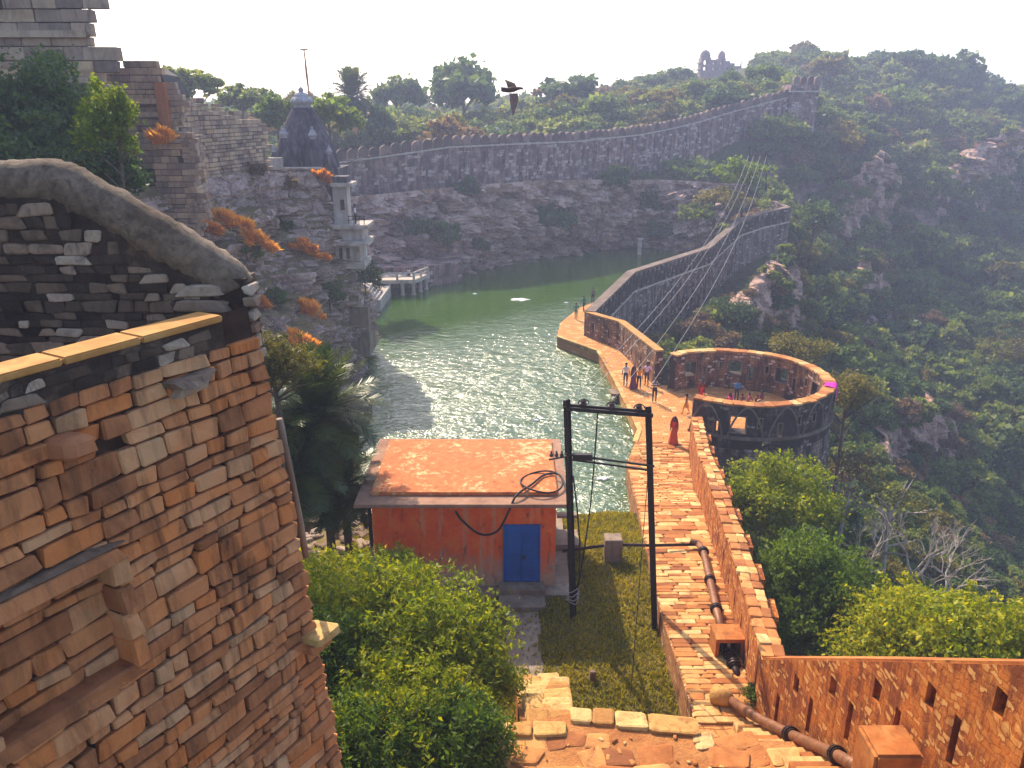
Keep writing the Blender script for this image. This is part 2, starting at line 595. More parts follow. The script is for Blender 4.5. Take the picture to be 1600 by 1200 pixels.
M['dark_metal'] = plain('dark_metal', (0.022, 0.018, 0.018), 0.55, 0.5, 0.2)
M['pipe_metal'] = plain('pipe_metal', (0.20, 0.085, 0.04), 0.5, 0.45, 0.15, 5)
M['flange_metal'] = plain('flange_metal', (0.035, 0.02, 0.018), 0.5, 0.4, 0.3)
M['wire'] = plain('wire', (0.34, 0.31, 0.30), 0.4, 0.1, 0.3)
M['cable'] = plain('cable', (0.012, 0.01, 0.01), 0.6, 0.3)
M['porcelain'] = plain('porcelain', (0.08, 0.05, 0.04), 0.25, 0.2)
M['dirt'] = stone_mat('dirt', [(0.2, (0.07, 0.065, 0.015)), (0.5, (0.15, 0.12, 0.03)), (0.8, (0.28, 0.18, 0.06))], 'none', 2.0, 0.4, (0.03, 0.025, 0.015), 0.8, 0.06, streak=(1, 1, 1))
M['bark'] = plain('bark', (0.10, 0.075, 0.055), 0.95, 0.4, scale=6)
M['pale_bark'] = plain('pale_bark', (0.36, 0.30, 0.25), 0.95, 0.3, scale=6)
M['blue_paint'] = stone_mat('blue_paint', [(0.25, (0.01, 0.075, 0.33)), (0.55, (0.014, 0.12, 0.48)), (0.8, (0.03, 0.17, 0.55))], 'none', 2.5, 0.5, (0.02, 0.035, 0.09), 0.3, 0.01, streak=(3, 3, 0.4))
M['temple_dark'] = stone_mat('temple_dark', [(0.2, (0.025, 0.022, 0.032)), (0.5, (0.05, 0.043, 0.058)), (0.8, (0.12, 0.10, 0.12))], 'none', 1.6, 0.6, (0.3, 0.26, 0.27), streak=(1.4, 1.4, 0.16))
M['temple_light'] = plain('temple_light', (0.34, 0.32, 0.34), 0.9, 0.3, scale=1.5)
M['shrine_stone'] = stone_mat('shrine_stone', [(0.2, (0.32, 0.27, 0.25)), (0.5, (0.52, 0.46, 0.42)), (0.8, (0.62, 0.56, 0.5))], 'none', 1.0, 0.55, (0.06, 0.05, 0.05))
M['palace_stone'] = plain('palace_stone', (0.24, 0.16, 0.14), 0.95, 0.3, scale=0.5)

M['leaf_bright'] = leaf_mat('leaf_bright', (0.055, 0.10, 0.004), (0.22, 0.28, 0.008), (0.56, 0.48, 0.02), 0.5, patch=0.9)
M['leaf_green'] = leaf_mat('leaf_green', (0.035, 0.07, 0.008), (0.085, 0.15, 0.014), (0.17, 0.24, 0.03), 0.5, patch=0.5)
M['leaf_dark'] = leaf_mat('leaf_dark', (0.03, 0.066, 0.027), (0.072, 0.13, 0.045), (0.13, 0.19, 0.06), 0.45, patch=0.3)
M['leaf_hill'] = leaf_mat('leaf_hill', (0.06, 0.105, 0.03), (0.135, 0.195, 0.05), (0.32, 0.33, 0.09), 0.5, patch=0.05)
M['leaf_olive'] = leaf_mat('leaf_olive', (0.07, 0.075, 0.02), (0.15, 0.14, 0.035), (0.26, 0.21, 0.06), 0.5, patch=0.4)
M['leaf_lime'] = leaf_mat('leaf_lime', (0.07, 0.12, 0.008), (0.16, 0.24, 0.014), (0.36, 0.36, 0.025), 0.55, patch=0.4)
M['leaf_brown'] = leaf_mat('leaf_brown', (0.11, 0.07, 0.04), (0.2, 0.13, 0.075), (0.3, 0.2, 0.12), 0.4, patch=0.3)
M['leaf_orange'] = leaf_mat('leaf_orange', (0.5, 0.17, 0.03), (0.8, 0.34, 0.05), (0.9, 0.56, 0.12), 0.6, patch=1.4)
M['palm_leaf'] = leaf_mat('palm_leaf', (0.03, 0.055, 0.012), (0.065, 0.10, 0.02), (0.13, 0.16, 0.035), 0.35, 0.35)
M['grass'] = leaf_mat('grass', (0.11, 0.12, 0.008), (0.33, 0.29, 0.014), (0.6, 0.4, 0.03), 0.45, patch=0.7)


# water: murky green body under a wind-rippled surface
def water_mat():
    g = G('water')
    p = g.pos((0.75, 1.0, 1.0))
    n0 = g.noise(p, 0.55, 3, 0.55, 0.4)
    n1 = g.noise(p, 1.9, 4, 0.6, 0.6)
    n2 = g.noise(p, 5.5, 3, 0.6)
    h = g.math('ADD', g.math('MULTIPLY', n0, 0.6), g.math('ADD', g.math('MULTIPLY', n1, 0.42), g.math('MULTIPLY', n2, 0.13)))
    calm = g.noise(g.pos((1, 1, 1)), 0.045, 3)
    sx = g.new('SeparateXYZ')
    g.link(g.new('NewGeometry').outputs['Position'], sx.inputs[0])
    wind = g.math('MULTIPLY', g.ramp(calm, [(0.3, 0.55), (0.65, 1.0)]),
                  g.ramp(g.math('DIVIDE', g.math('ADD', sx.outputs[1], g.math('MULTIPLY', sx.outputs[0], -0.9)), 120.0), [(0.50, 1.0), (0.68, 0.12)]))
    g.bump(g.math('MULTIPLY', h, wind), 1.0, 0.62)
    g.col(g.ramp(calm, [(0.3, (0.03, 0.075, 0.006)), (0.7, (0.048, 0.105, 0.009))]))
    g.link(g.math('ADD', 0.06, g.math('MULTIPLY', wind, 0.18)), g.b.inputs['Roughness'])
    g.b.inputs['IOR'].default_value = 1.7
    g.b.inputs['Specular IOR Level'].default_value = 0.7
    return g.m


M['water'] = water_mat()


# ================================================================== SETTING
def fbm(p, sc, octv=4):
    return noise.fractal(Vector(p) * sc, 1.0, 2.0, octv)


# ---- terrain: one height field through surveyed points
CP = []
for px, py, y in [(1000, 158, 190), (1100, 140, 210), (1200, 130, 220), (1300, 118, 230), (1400, 118, 235), (1500, 145, 235), (1560, 180, 225), (1640, 225, 210),
                  (1300, 205, 172), (1400, 205, 190), (1380, 235, 166), (1360, 345, 152), (1500, 235, 185), (1480, 345, 160), (1250, 400, 122),
                  (1310, 480, 108), (1400, 450, 130), (1500, 400, 150), (1590, 350, 165), (1590, 500, 125), (1450, 560, 105), (1350, 610, 82),
                  (1400, 640, 88), (1500, 580, 105), (1420, 720, 76), (1560, 700, 88), (1550, 860, 72), (1450, 830, 62), (1350, 800, 48),
                  (1700, 700, 90), (1800, 500, 130), (1800, 900, 75), (1230, 530, 90), (1100, 560, 72), (1150, 520, 82), (1240, 350, 116), (1060, 385, 118), (1100, 290, 136), (1000, 310, 130), (1180, 300, 130), (1250, 215, 150)]:
    q = AY(px, py, y)
    CP.append((q.x, q.y, q.z))
CP += [(-80, 60, 17), (-60, 40, 17), (-40, 50, 17), (-30, 62, 15), (-22, 75, 14), (-34, 90, 13.5), (-30, 104, 11), (-60, 120, 14), (-24, 116, 13), (-8, 118, 13.5), (8, 134, 14), (-10, 140, 14),
       (10, 155, 15), (-40, 160, 14), (-80, 200, 15), (0, 190, 15), (-40, 250, 16), (20, 230, 18), (-80, 320, 17), (40, 300, 24), (100, 300, 28), (170, 300, 22), (230, 300, 10), (240, 200, 0), (240, 100, -30),
       (0, 60, -3), (0, 80, -3), (5, 100, -2), (-8, 70, -3), (-3, 45, -3), (14, 106, -2), (20, 112, -2), (0, 38, -2), (-10, 90, -1), (-14, 80, 0), (-13, 60, 0), (-12, 40, -1), (-16, 45, 6), (-30, 20, 14),
       (-9, 106, 8.5), (-20, 103, 8.5), (-4, 110, 9), (2, 116, 9), (12, 124, 9), (20, 130, 9),
       (0, 22, 1.2), (-6, 12, 1.5), (2, 8, 2), (-6, 25, 0.5), (5, 28, 0), (11, 18, -1.5), (12, 26, -3.0), (12, 34, -4.5), (16, 38, -7), (9, 8, 2), (14, 8, -1), (20, 14, -6), (30, 20, -16), (45, 30, -30), (70, 40, -36),
       (14, 47, -3), (20, 44, -8), (21, 52, -7), (26, 48, -11), (14, 58, -4.5), (9.5, 61, -3.5), (22, 62, -9), (30, 72, -11), (10.5, 70, -4.3), (14, 76, -4.8), (19, 83, -5), (26, 92, -5), (32, 99, -4), (37, 104, -3), (42, 108, -2.5), (40, 90, -9), (8, 72, -2.5), (14, 84, -2.5), (22, 98, -2), (33, 112, 3),
       (-60, 0, 14), (-20, -20, 8), (20, -20, 5), (60, -20, -20)]
CPA = np.array(CP)
SCL = 100.0


def tps_fit(P, z, lam=2e-3):
    d = np.linalg.norm(P[:, None] - P[None], axis=2)
    K = np.where(d > 0, d * d * np.log(d + 1e-12), 0) + np.eye(len(P)) * lam
    A = np.hstack([np.ones((len(P), 1)), P])
    n = len(P)
    Mx = np.zeros((n + 3, n + 3))
    Mx[:n, :n] = K
    Mx[:n, n:] = A
    Mx[n:, :n] = A.T
    return np.linalg.solve(Mx, np.concatenate([z, np.zeros(3)]))


TPS_P = CPA[:, :2] / SCL
TPS_W = tps_fit(TPS_P, CPA[:, 2])


def tz(X, Y):
    Q = np.stack([np.ravel(X), np.ravel(Y)], 1) / SCL
    out = np.zeros(len(Q))
    for i in range(0, len(Q), 20000):
        q = Q[i:i + 20000]
        d = np.linalg.norm(q[:, None] - TPS_P[None], axis=2)
        out[i:i + 20000] = np.where(d > 0, d * d * np.log(d + 1e-12), 0) @ TPS_W[:-3] + TPS_W[-3] + q @ TPS_W[-2:]
    return out.reshape(np.shape(X))


gx = np.concatenate([np.linspace(-400, -90, 12), np.arange(-80, 150, 1.6), np.linspace(155, 600, 16)])
gy = np.concatenate([np.linspace(-60, 2, 10), np.arange(6, 262, 1.6), np.linspace(268, 900, 20)])
GX, GY = np.meshgrid(gx, gy)
GZ = tz(np.clip(GX, -110, 240), np.clip(GY, -20, 320))
GZ = np.clip(GZ, -42, 36)
far = np.clip((GY - 262) / 200, 0, 1)
GZ = GZ * (1 - far) + 4 * far
# terraces in the rock band of the right-hand hill, and roughness
for j in range(GX.shape[0]):
    for i in range(GX.shape[1]):
        x, y, z = GX[j, i], GY[j, i], GZ[j, i]
        if -90 < x < 160 and 5 < y < 265:
            wt = 1.0
            if x < 12 and y < 120:
                wt = 0.25
            f = fbm((x, y, 0), 0.035, 4) * 2.2 + fbm((x, y, 7), 0.16, 4) * 0.9
            if x > 18 and y > 60:
                rg = noise.ridged_multi_fractal(Vector((x * 0.03, y * 0.03, z * 0.02)), 1.0, 2.0, 4, 1.0, 2.0)
                f += (rg - 1.2) * 2.6
            z = z + f * wt
            if -24 < x < 31 and 70 < y < 128:
                yb = interp([(-17.6, 86), (-13, 93.5), (-6.0, 97.5), (-2, 103), (3, 109.5), (10, 113.5), (20, 116.5), (30, 113)], x)
                yt = interp([(-25, 96), (-18, 98), (-8, 101.2), (-2.5, 105.2), (4.2, 111.4), (12.5, 116.4), (23, 121), (35, 120)], x)
                if y < yb + 1.2 and x < interp([(78, 11), (95, 22), (104, 28), (128, 30)], y):
                    z = min(z, -2.5)
                elif yb <= y < yt + 3:
                    z = min(z, -2.5 + 10.5 * max(0.0, (y - yb - 1.2) / (yt + 3 - yb)))
            GZ[j, i] = z
nx, ny = len(gx), len(gy)
tv = np.stack([GX.ravel(), GY.ravel(), GZ.ravel()], 1)
idx = np.arange(nx * ny).reshape(ny, nx)
tf = np.stack([idx[:-1, :-1].ravel(), idx[:-1, 1:].ravel(), idx[1:, 1:].ravel(), idx[1:, :-1].ravel()], 1)
me = bpy.data.meshes.new('ground')
me.from_pydata(tv.tolist(), [], tf.tolist())
me.polygons.foreach_set('use_smooth', [True] * len(me.polygons))
ground = put('ground', me, M['terrain'])
tag(ground, 'wooded rocky ground of plateau, hill and gorge', kind='structure')
T_BVH = BVHTree.FromPolygons(tv.tolist(), tf.tolist())


def drop(x, y):
    h = T_BVH.ray_cast(Vector((x, y, 120)), Vector((0, 0, -1)))
    return h[0].z if h[0] else 0.0


def hit_terrain(px, py):
    h = T_BVH.ray_cast(Vector((0, 0, CZ)), ray(px, py).normalized())
    return h[0], h[1]


# ---- rock outcrops standing out of the wooded slopes
OUTC = []


CRAG_PTS = []


def crag(name, bottom, top, cols, rows, m, label, seed, lean=4.0, amp=1.3):
    def at(pl, u):
        return interp([(k / (len(pl) - 1), p[0]) for k, p in enumerate(pl)], u), interp([(k / (len(pl) - 1), p[1]) for k, p in enumerate(pl)], u)
    ysb = []
    for c in range(cols):
        p, nr = hit_terrain(*at(bottom, c / (cols - 1)))
        ysb.append(p.y if p else (ysb[-1] if ysb else 150))
    ysb = [float(np.mean(ysb[max(0, c - 8):c + 9])) for c in range(cols)]
    V, Fc = [], []
    back = 5
    for c in range(cols):
        u = c / (cols - 1)
        bx, by = at(bottom, u)
        tx, ty = at(top, u)
        for r in range(rows):
            v = r / (rows - 1)
            p = AY(bx + (tx - bx) * v, by + 14 + (ty - by - 14) * v, ysb[c] - 1.0 + lean * v * v)
            k = p + Vector((seed * 31.0, 0, 0))
            d = noise.fractal(Vector((k.x, k.y, k.z * 1.3)) * 0.09, 1.0, 2.0, 5) * 1.6
            d += (noise.cell(Vector((k.x * 0.28, k.y * 0.28, k.z * 0.3 + noise.noise(k * 0.2)))) - 0.5) * 1.5
            d += (noise.cell(Vector((k.x * 0.7, k.y * 0.7, k.z * 0.55 + noise.noise(k * 0.5)))) - 0.5) * 0.8
            p = p + Vector((0.25 * d, -d, 0.3 * noise.noise(k * 0.5))) * amp
            V.append(tuple(p))
            if r > 2 and random.random() < 0.007:
                CRAG_PTS.append(Vector(p))
        tp0 = Vector(V[-1])
        for b in range(1, back + 1):
            f = b / back
            yy = tp0.y + 16 * f
            zz = tp0.z * (1 - f) + (drop(tp0.x * yy / tp0.y, yy) - 1.5) * f
            V.append((tp0.x * yy / tp0.y, yy, zz + 0.5 * noise.noise(Vector((c * 0.3, b, seed)))))
            if random.random() < 0.08:
                CRAG_PTS.append(Vector(V[-1]))
    n = rows + back
    for c in range(cols - 1):
        for r in range(n - 1):
            i = c * n + r
            Fc.append((i, i + n, i + n + 1, i + 1))
    me = bpy.data.meshes.new(name)
    me.from_pydata(V, [], Fc)
    o = put(name, me, m)
    tag(o, label, kind='structure')
    OUTC.append(list(bottom) + list(top)[::-1])


M['lit_rock'] = rock_mat('lit_rock', [(0.3, (0.34, 0.20, 0.14)), (0.5, (0.56, 0.35, 0.26)), (0.72, (0.66, 0.47, 0.37))], scale=0.16, crack=0.3, streak=0.5)
crag('rock_outcrop', [(1285, 400), (1330, 395), (1380, 380), (1440, 352)], [(1288, 372), (1325, 290), (1385, 235), (1436, 310)], 80, 60, M['lit_rock'], 'split pinkish rock outcrop on the right hill', 1)
crag('rock_outcrop', [(1440, 347), (1490, 342), (1540, 327), (1605, 305)], [(1446, 320), (1490, 266), (1535, 228), (1602, 195)], 80, 54, M['lit_rock'], 'blocky pink cliff at the far right hill', 5)
crag('rock_outcrop', [(1105, 562), (1160, 562), (1230, 548), (1300, 532)], [(1108, 545), (1165, 462), (1238, 392), (1292, 505)], 90, 70, M['lit_rock'], 'purplish crag under the rampart corner', 9, 6.0, 0.8)
crag('rock_outcrop', [(1360, 745), (1410, 745), (1460, 735), (1505, 715)], [(1368, 705), (1410, 645), (1460, 618), (1498, 655)], 60, 44, M['lit_rock'], 'tan crag low in the gorge', 13, 4.0, 0.8)
crag('rock_outcrop', [(1328, 505), (1365, 500), (1408, 490)], [(1334, 455), (1365, 398), (1398, 440)], 50, 50, M['lit_rock'], 'narrow rock rib on the gorge slope', 17, 4.0, 0.8)


def in_outcrop(p):
    rel = Vector(p) - Vector((0, 0, CZ))
    dep = rel.y * math.cos(PITCH) - rel.z * math.sin(PITCH)
    if dep < 1:
        return False
    px = 800 + FPX * rel.x / dep
    py = 600 - FPX * (rel.y * math.sin(PITCH) + rel.z * math.cos(PITCH)) / dep
    for q in OUTC:
        c = False
        for i in range(len(q)):
            x0, y0 = q[i]
            x1, y1 = q[i - 1]
            if (y0 > py) != (y1 > py) and px < (x1 - x0) * (py - y0) / (y1 - y0) + x0:
                c = not c
        if c:
            return True
    return False


# ---- lake
lake_poly = [(-14, 30.5), (5.2, 30.5), (6.4, 38), (8.5, 45), (8.5, 55), (8, 61), (7.3, 67), (12.2, 78.5), (23, 95.5), (28.5, 104), (31, 112), (27, 122), (8, 120), (0, 113), (-8, 104), (-17, 97), (-18, 80), (-15, 58), (-14, 45)]
mb = MB()
ids = [mb.vert((x, y, 0)) for x, y in lake_poly]
mb.face(ids)
lake = mb.build('lake_water', M['water'])
tag(lake, 'green rippled water of the reservoir', kind='structure')


# ---- rock faces
def cliff(name, bottom, top, cols, rows, m, amp, label, seed=0.0, bulge=0.0, blocky=0.5):
    def resample(pl, n):
        pl = [Vector(p) for p in pl]
        L = [0]
        for a, b in zip(pl, pl[1:]):
            L.append(L[-1] + (b - a).length)
        out = []
        for k in range(n):
            t = L[-1] * k / (n - 1)
            i = max(j for j in range(len(L)) if L[j] <= t + 1e-9)
            i = min(i, len(pl) - 2)
            f = (t - L[i]) / (L[i + 1] - L[i])
            out.append(pl[i].lerp(pl[i + 1], f))
        return out
    B = resample(bottom, cols)
    T = resample(top, cols)
    V, Fc = [], []
    for c in range(cols):
        a, b = B[max(c - 1, 0)], B[min(c + 1, cols - 1)]
        t = (b - a)
        nrm = Vector((t.y, -t.x, 0)).normalized()
        for r in range(rows):
            f = r / (rows - 1)
            p = B[c].lerp(T[c], f)
            k = Vector((p.x, p.y, p.z * 1.5)) + Vector((seed, seed, 0))
            d = noise.fractal(k * 0.16, 1.0, 2.0, 5) * 1.0 + noise.fractal(k * 0.55, 1.0, 2.0, 4) * 0.35
            cell = noise.cell(Vector((k.x * 0.55, k.y * 0.55, k.z * 0.6 + noise.noise(k * 0.3))))
            cell2 = noise.cell(Vector((k.x * 1.2 + noise.noise(k), k.y * 1.2, k.z * 1.5)))
            d += (cell - 0.5) * blocky + (cell2 - 0.5) * blocky * 0.45
            edge = min(1.0, (1 - f) * 6)
            p = p + nrm * (d * amp * edge + bulge * math.sin(math.pi * f)) + Vector((0, 0, noise.noise(k * 0.8) * 0.3 * edge * amp))
            V.append(tuple(p))
    for c in range(cols - 1):
        for r in range(rows - 1):
            i = c * rows + r
            Fc.append((i, i + rows, i + rows + 1, i + 1))
    me = bpy.data.meshes.new(name)
    me.from_pydata(V, [], Fc)
    o = put(name, me, m)
    tag(o, label, kind='structure')
    return o, BVHTree.FromPolygons(V, Fc)


left_cliff, LC_BVH = cliff('cliff_left',
    [(-8.4, 27, -0.5), (-9.8, 40, -0.5), (-10.4, 50, -0.5), (-11.4, 58, -0.5), (-11.9, 63, -0.5), (-14.4, 67, -0.5), (-17.5, 76, -0.5), (-17.2, 88, -0.5)],
    [(-19, 22, 15.5), (-21, 36, 15.8), (-20, 46, 15.4), (-18, 56, 15.4), (-14.6, 63.5, 14.8), (-16.5, 69, 14.2), (-21.5, 80, 13), (-22, 92, 11)],
    230, 92, M['rock'], 1.25, 'grey brown rock face above the reservoir', 3.0, 1.2, 0.9)
far_cliff, FC_BVH = cliff('cliff_far',
    [(-17.6, 86, -0.5), (-13, 93.5, -0.5), (-6.0, 97.5, -0.5), (-2, 103, -0.5), (3, 109.5, -0.5), (10, 113.5, -0.5), (20, 116.5, -0.5), (30, 113, 0.5)],
    [(-25, 96, 9.5), (-18, 98, 9.6), (-8, 101.2, 10.3), (-2.5, 105.2, 10.4), (4.2, 111.4, 10.3), (12.5, 116.4, 10.0), (23, 121, 9.6), (35, 120, 9)],
    200, 60, M['far_rock'], 1.25, 'pinkish cliff on the far bank under the rampart', 9.0, 0.9, 1.5)
tag(left_cliff)


def hit(bvh, px, py):
    h = bvh.ray_cast(Vector((0, 0, CZ)), ray(px, py).normalized())
    return h[0], h[1]


# ---- yard between the hut and the walkway
def LX(y):
    return interp([(13, 5.0), (16.3, 4.78), (22.2, 4.85), (31.3, 5.5), (37.5, 6.15), (40, 6.3), (45, 7.8), (48.4, 7.7), (55, 7.45), (61.8, 7.0)], y)


def RX(y):
    return interp([(8, 7.25), (9.3, 7.2), (13, 6.9), (17, 6.42), (20.5, 6.95), (24, 7.45), (31, 8.3), (35, 8.9), (42, 10.2), (46, 11)], y)


def PZ(y):
    return interp([(17, 4.4), (22, 3.95), (28, 3.3), (31.5, 2.95), (36, 1.6), (40, 1.0), (90, 1.0)], y)


def yard_z(x, y):
    e = 33.5 + 0.8 * noise.noise(Vector((x * 0.5, 3, 0)))
    base = 3.2 - max(0, (y - 27.5)) * 0.16
    if y > e - 2.2:
        base -= (y - e + 2.2) ** 1.5 * 0.55
    if x < -5.5:
        base -= (-5.5 - x) * 0.25
    return base + 0.05 * fbm((x, y, 0), 0.7, 3)


mb = MB()
NXY, NYY = 46, 60
for j in range(NYY):
    y = 11 + (37 - 11) * j / (NYY - 1)
    for i in range(NXY):
        x0, x1 = -11.0, LX(y) + 0.12
        x = x0 + (x1 - x0) * i / (NXY - 1)
        mb.vert((x, y, yard_z(x, y)))
for j in range(NYY - 1):
    for i in range(NXY - 1):
        k = j * NXY + i
        mb.face((k, k + 1, k + NXY + 1, k + NXY))
yard = mb.build('yard_ground', M['dirt'], smooth=True)
tag(yard, 'earth of the grassy yard beside the hut', kind='structure')

# ---- walkway: body with kerbed edge, pavers laid one by one on top
walk_root = thing('walkway', (7, 30, 1), 'paved stone walkway along the water and up to the yard', kind='structure')
mb = MB()
ys = [16.6, 18, 20, 22.2, 25, 28, 31.5, 33.5, 36, 38, 40, 42, 43.2]
for a, b in zip(ys, ys[1:]):
    za, zb = PZ(a), PZ(b)
    la, lb, ra, rb = LX(a), LX(b), RX(a) + 0.2, RX(b) + 0.2
    ba = -1.5
    mb.quad((la, a, za), (ra, a, za), (rb, b, zb), (lb, b, zb), [(la, a), (ra, a), (rb, b), (lb, b)])
    mb.quad((la, a, ba), (la, a, za), (lb, b, zb), (lb, b, ba), [(a, ba), (a, za), (b, zb), (b, ba)])
    if a == ys[0]:
        mb.quad((la, a, ba), (ra, a, ba), (ra, a, za), (la, a, za), [(0, 0), (2, 0), (2, 2), (0, 2)])
M['walk_side'] = masonry_mat('walk_side', (0.42, 0.17, 0.06), (0.52, 0.26, 0.1), (0.2, 0.07, 0.025), 0.45, 0.16, 0.45, (0.09, 0.035, 0.02), 0.1, (0.55, 0.36, 0.2))
walk_body = mb.build('base', M['walk_side'], walk_root)
# level part by the water
mb = MB()
lev = [(6.0, 43.2), (10.6, 43.2), (12, 43.5), (14.2, 42.9), (18, 44.5), (19.3, 48), (18, 51.6), (14, 53), (10.3, 53.3), (8.9, 62.0), (6.6, 66.0), (12.0, 78.6), (22.6, 95.2), (21.4, 96.0), (9.2, 80.0), (6.6, 76.5), (4.4, 70.6), (3.9, 66.2), (7.0, 61.8), (7.45, 55), (7.7, 48.4), (7.8, 45.1)]
lev[0] = (LX(43.2), 43.2)
mb.prism(lev, -2.0, 1.0)
M['walk_top'] = masonry_mat('walk_top', (0.55, 0.22, 0.06), (0.64, 0.32, 0.11), (0.36, 0.12, 0.03), 0.5, 0.3, 0.12, (0.3, 0.09, 0.03), 0.12, (0.66, 0.44, 0.2))
walk_low = mb.build('lower_terrace', M['walk_top'], walk_root)
mb = MB()
mb.prism([(4.02, 13.8), (5.75, 13.8), (5.75, 16.61), (4.75, 16.61), (4.4, 15.5)], 0, 4.385)
mb.build('landing', M['walk_top'], walk_root)


# ---- stones as single objects, shared meshes
def block_variant(seed, jit=0.05, bev=0.07, seg=1):
    rr = random.Random(seed)
    bm = bmesh.new()
    bmesh.ops.create_cube(bm, size=1.0)
    for v in bm.verts:
        v.co += Vector((rr.uniform(-jit, jit), rr.uniform(-jit, jit), rr.uniform(-jit, jit)))
    bmesh.ops.bevel(bm, geom=bm.edges[:], offset=bev, segments=seg, affect='EDGES')
    me = bpy.data.meshes.new('block')
    bm.to_mesh(me)
    bm.free()
    return me


def variants(mat, n, jit=0.05, bev=0.07, base=0):
    out = []
    for k in range(n):
        me = block_variant(base + k, jit, bev)
        me.materials.append(mat)
        out.append(me)
    return out


V_PATH = variants(M['orange_stone'], 10, 0.10, 0.09, 100)
V_PINK = variants(M['pink_stone'], 14, 0.085, 0.085, 200)
V_PALE = variants(M['pale_stone'], 12, 0.22, 0.12, 300)
V_TOWER = variants(M['tower_stone'], 8, 0.03, 0.04, 400)
V_YEL = variants(M['yellow_stone'], 10, 0.08, 0.09, 500)


def joined_blocks(name, mats, blocks, parent, var):
    """many blocks (matrices) as one stuff part"""
    vv, ff = [], []
    cache = [([tuple(v.co) for v in m.vertices], [tuple(p.vertices) for p in m.polygons]) for m in var]
    for k, Mx in enumerate(blocks):
        vs_, fs_ = cache[k % len(cache)]
        o = len(vv)
        vv += [tuple(Mx @ Vector(v)) for v in vs_]
        ff += [tuple(i + o for i in f) for f in fs_]
    me = bpy.data.meshes.new(name)
    me.from_pydata(vv, [], ff)
    o = put(name, me, mats, parent)
    o['kind'] = 'stuff'
    return o


def lay(blocks, var, parent, name, key, mass_mat, limit=300, mass_name='small_stones'):
    """blocks: world matrices; nearest 'limit' as single objects"""
    blocks = sorted(blocks, key=key)
    for k, Mx in enumerate(blocks[:limit]):
        put(name, random.choice(var), None, parent, Mx)
    if len(blocks) > limit:
        joined_blocks(mass_name, mass_mat, blocks[limit:], parent, var)


def camdist(Mx):
    return (Mx.translation - Vector((0, 0, CZ))).length


blocks = []
y = 16.65
while y < 43.0:
    dy = random.uniform(0.19, 0.27) if y < 26 or y > 31.5 else random.uniform(0.3, 0.5)
    yc = y + dy / 2
    x = LX(yc) + 0.02
    xe = RX(yc) - 0.02
    sl = math.atan2(PZ(yc + 0.1) - PZ(yc - 0.1), 0.2)
    while x < xe - 0.08:
        wdt = random.uniform(0.32, 0.8) if not (26 < y < 31.5) else random.uniform(0.5, 1.1)
        if xe - x - wdt < 0.2:
            wdt = xe - x
        c = Vector((x + wdt / 2, yc, PZ(yc) + random.uniform(-0.012, 0.016)))
        Mx = Matrix.Translation(c) @ Matrix.Rotation(sl, 4, 'X') @ Matrix.Rotation(random.uniform(-0.02, 0.02), 4, 'Z') @ Matrix.Rotation(random.uniform(-0.03, 0.03), 4, 'X') @ Matrix.Diagonal((wdt - random.uniform(0.0, 0.04), dy - random.uniform(0.0, 0.03), 0.09, 1))
        blocks.append(Mx)
        x += wdt
    y += dy
lay(blocks, V_PATH, walk_root, 'paving_stone', camdist, M['orange_stone_mass'], 300, 'paving_stones')
# edge kerb along the water
for (x0, y0), (x1, y1) in zip(lev[-5:] + [lev[0]], lev[-4:] + [lev[0]]):
    L = math.hypot(x1 - x0, y1 - y0)
    if L < 0.3:
        continue
    n = max(1, int(L / 1.1))
    an = math.atan2(y1 - y0, x1 - x0)
    for k in range(n):
        f = (k + 0.5) / n
        c = Vector((x0 + (x1 - x0) * f, y0 + (y1 - y0) * f, 0.97))
        put('kerb_stone', random.choice(V_YEL), None, walk_root, Matrix.Translation(c) @ Matrix.Rotation(an, 4, 'Z') @ Matrix.Diagonal((L / n - 0.03, 0.32, 0.16, 1)))


# ------------------------------------------------------------------ walls that run along a line
def wall_line(mb, pts, thick, mi=0, mi_top=0, depth=None, side=1):
    """pts: (x, y, ztop, zbase) along the inner foot; thickness goes to the side (1 = right of travel)"""
    P = [Vector((p[0], p[1], 0)) for p in pts]
    per = 0
    ins, outs = [], []
    for k in range(len(P)):
        a = P[max(k - 1, 0)]
        b = P[min(k + 1, len(P) - 1)]
        t = (b - a).normalized()
        nr = Vector((t.y, -t.x, 0)) * side
        ins.append(P[k])
        outs.append(P[k] + nr * thick)
    for k in range(len(P) - 1):
        L = (P[k + 1] - P[k]).length
        za, zb = pts[k][2], pts[k + 1][2]
        ba, bb = pts[k][3], pts[k + 1][3]
        a, b, c, d = ins[k], ins[k + 1], outs[k], outs[k + 1]
        u0, u1 = per, per + L

        def q(p, z):
            return (p.x, p.y, z)
        mb.quad(q(a, ba), q(b, bb), q(b, zb), q(a, za), [(u0, ba), (u1, bb), (u1, zb), (u0, za)], mi)
        mb.quad(q(d, bb), q(c, ba), q(c, za), q(d, zb), [(u1 + 50, bb), (u0 + 50, ba), (u0 + 50, za), (u1 + 50, zb)], mi)
        mb.quad(q(a, za), q(b, zb), q(d, zb), q(c, za), [(u0, 0), (u1, 0), (u1, thick), (u0, thick)], mi_top)
        if k == 0:
            mb.quad(q(c, ba), q(a, ba), q(a, za), q(c, za), [(0, ba), (thick, ba), (thick, za), (0, za)], mi)
        if k == len(P) - 2:
            mb.quad(q(b, bb), q(d, bb), q(d, zb), q(b, zb), [(0, bb), (thick, bb), (thick, zb), (0, zb)], mi)
        per += L
    return ins, outs


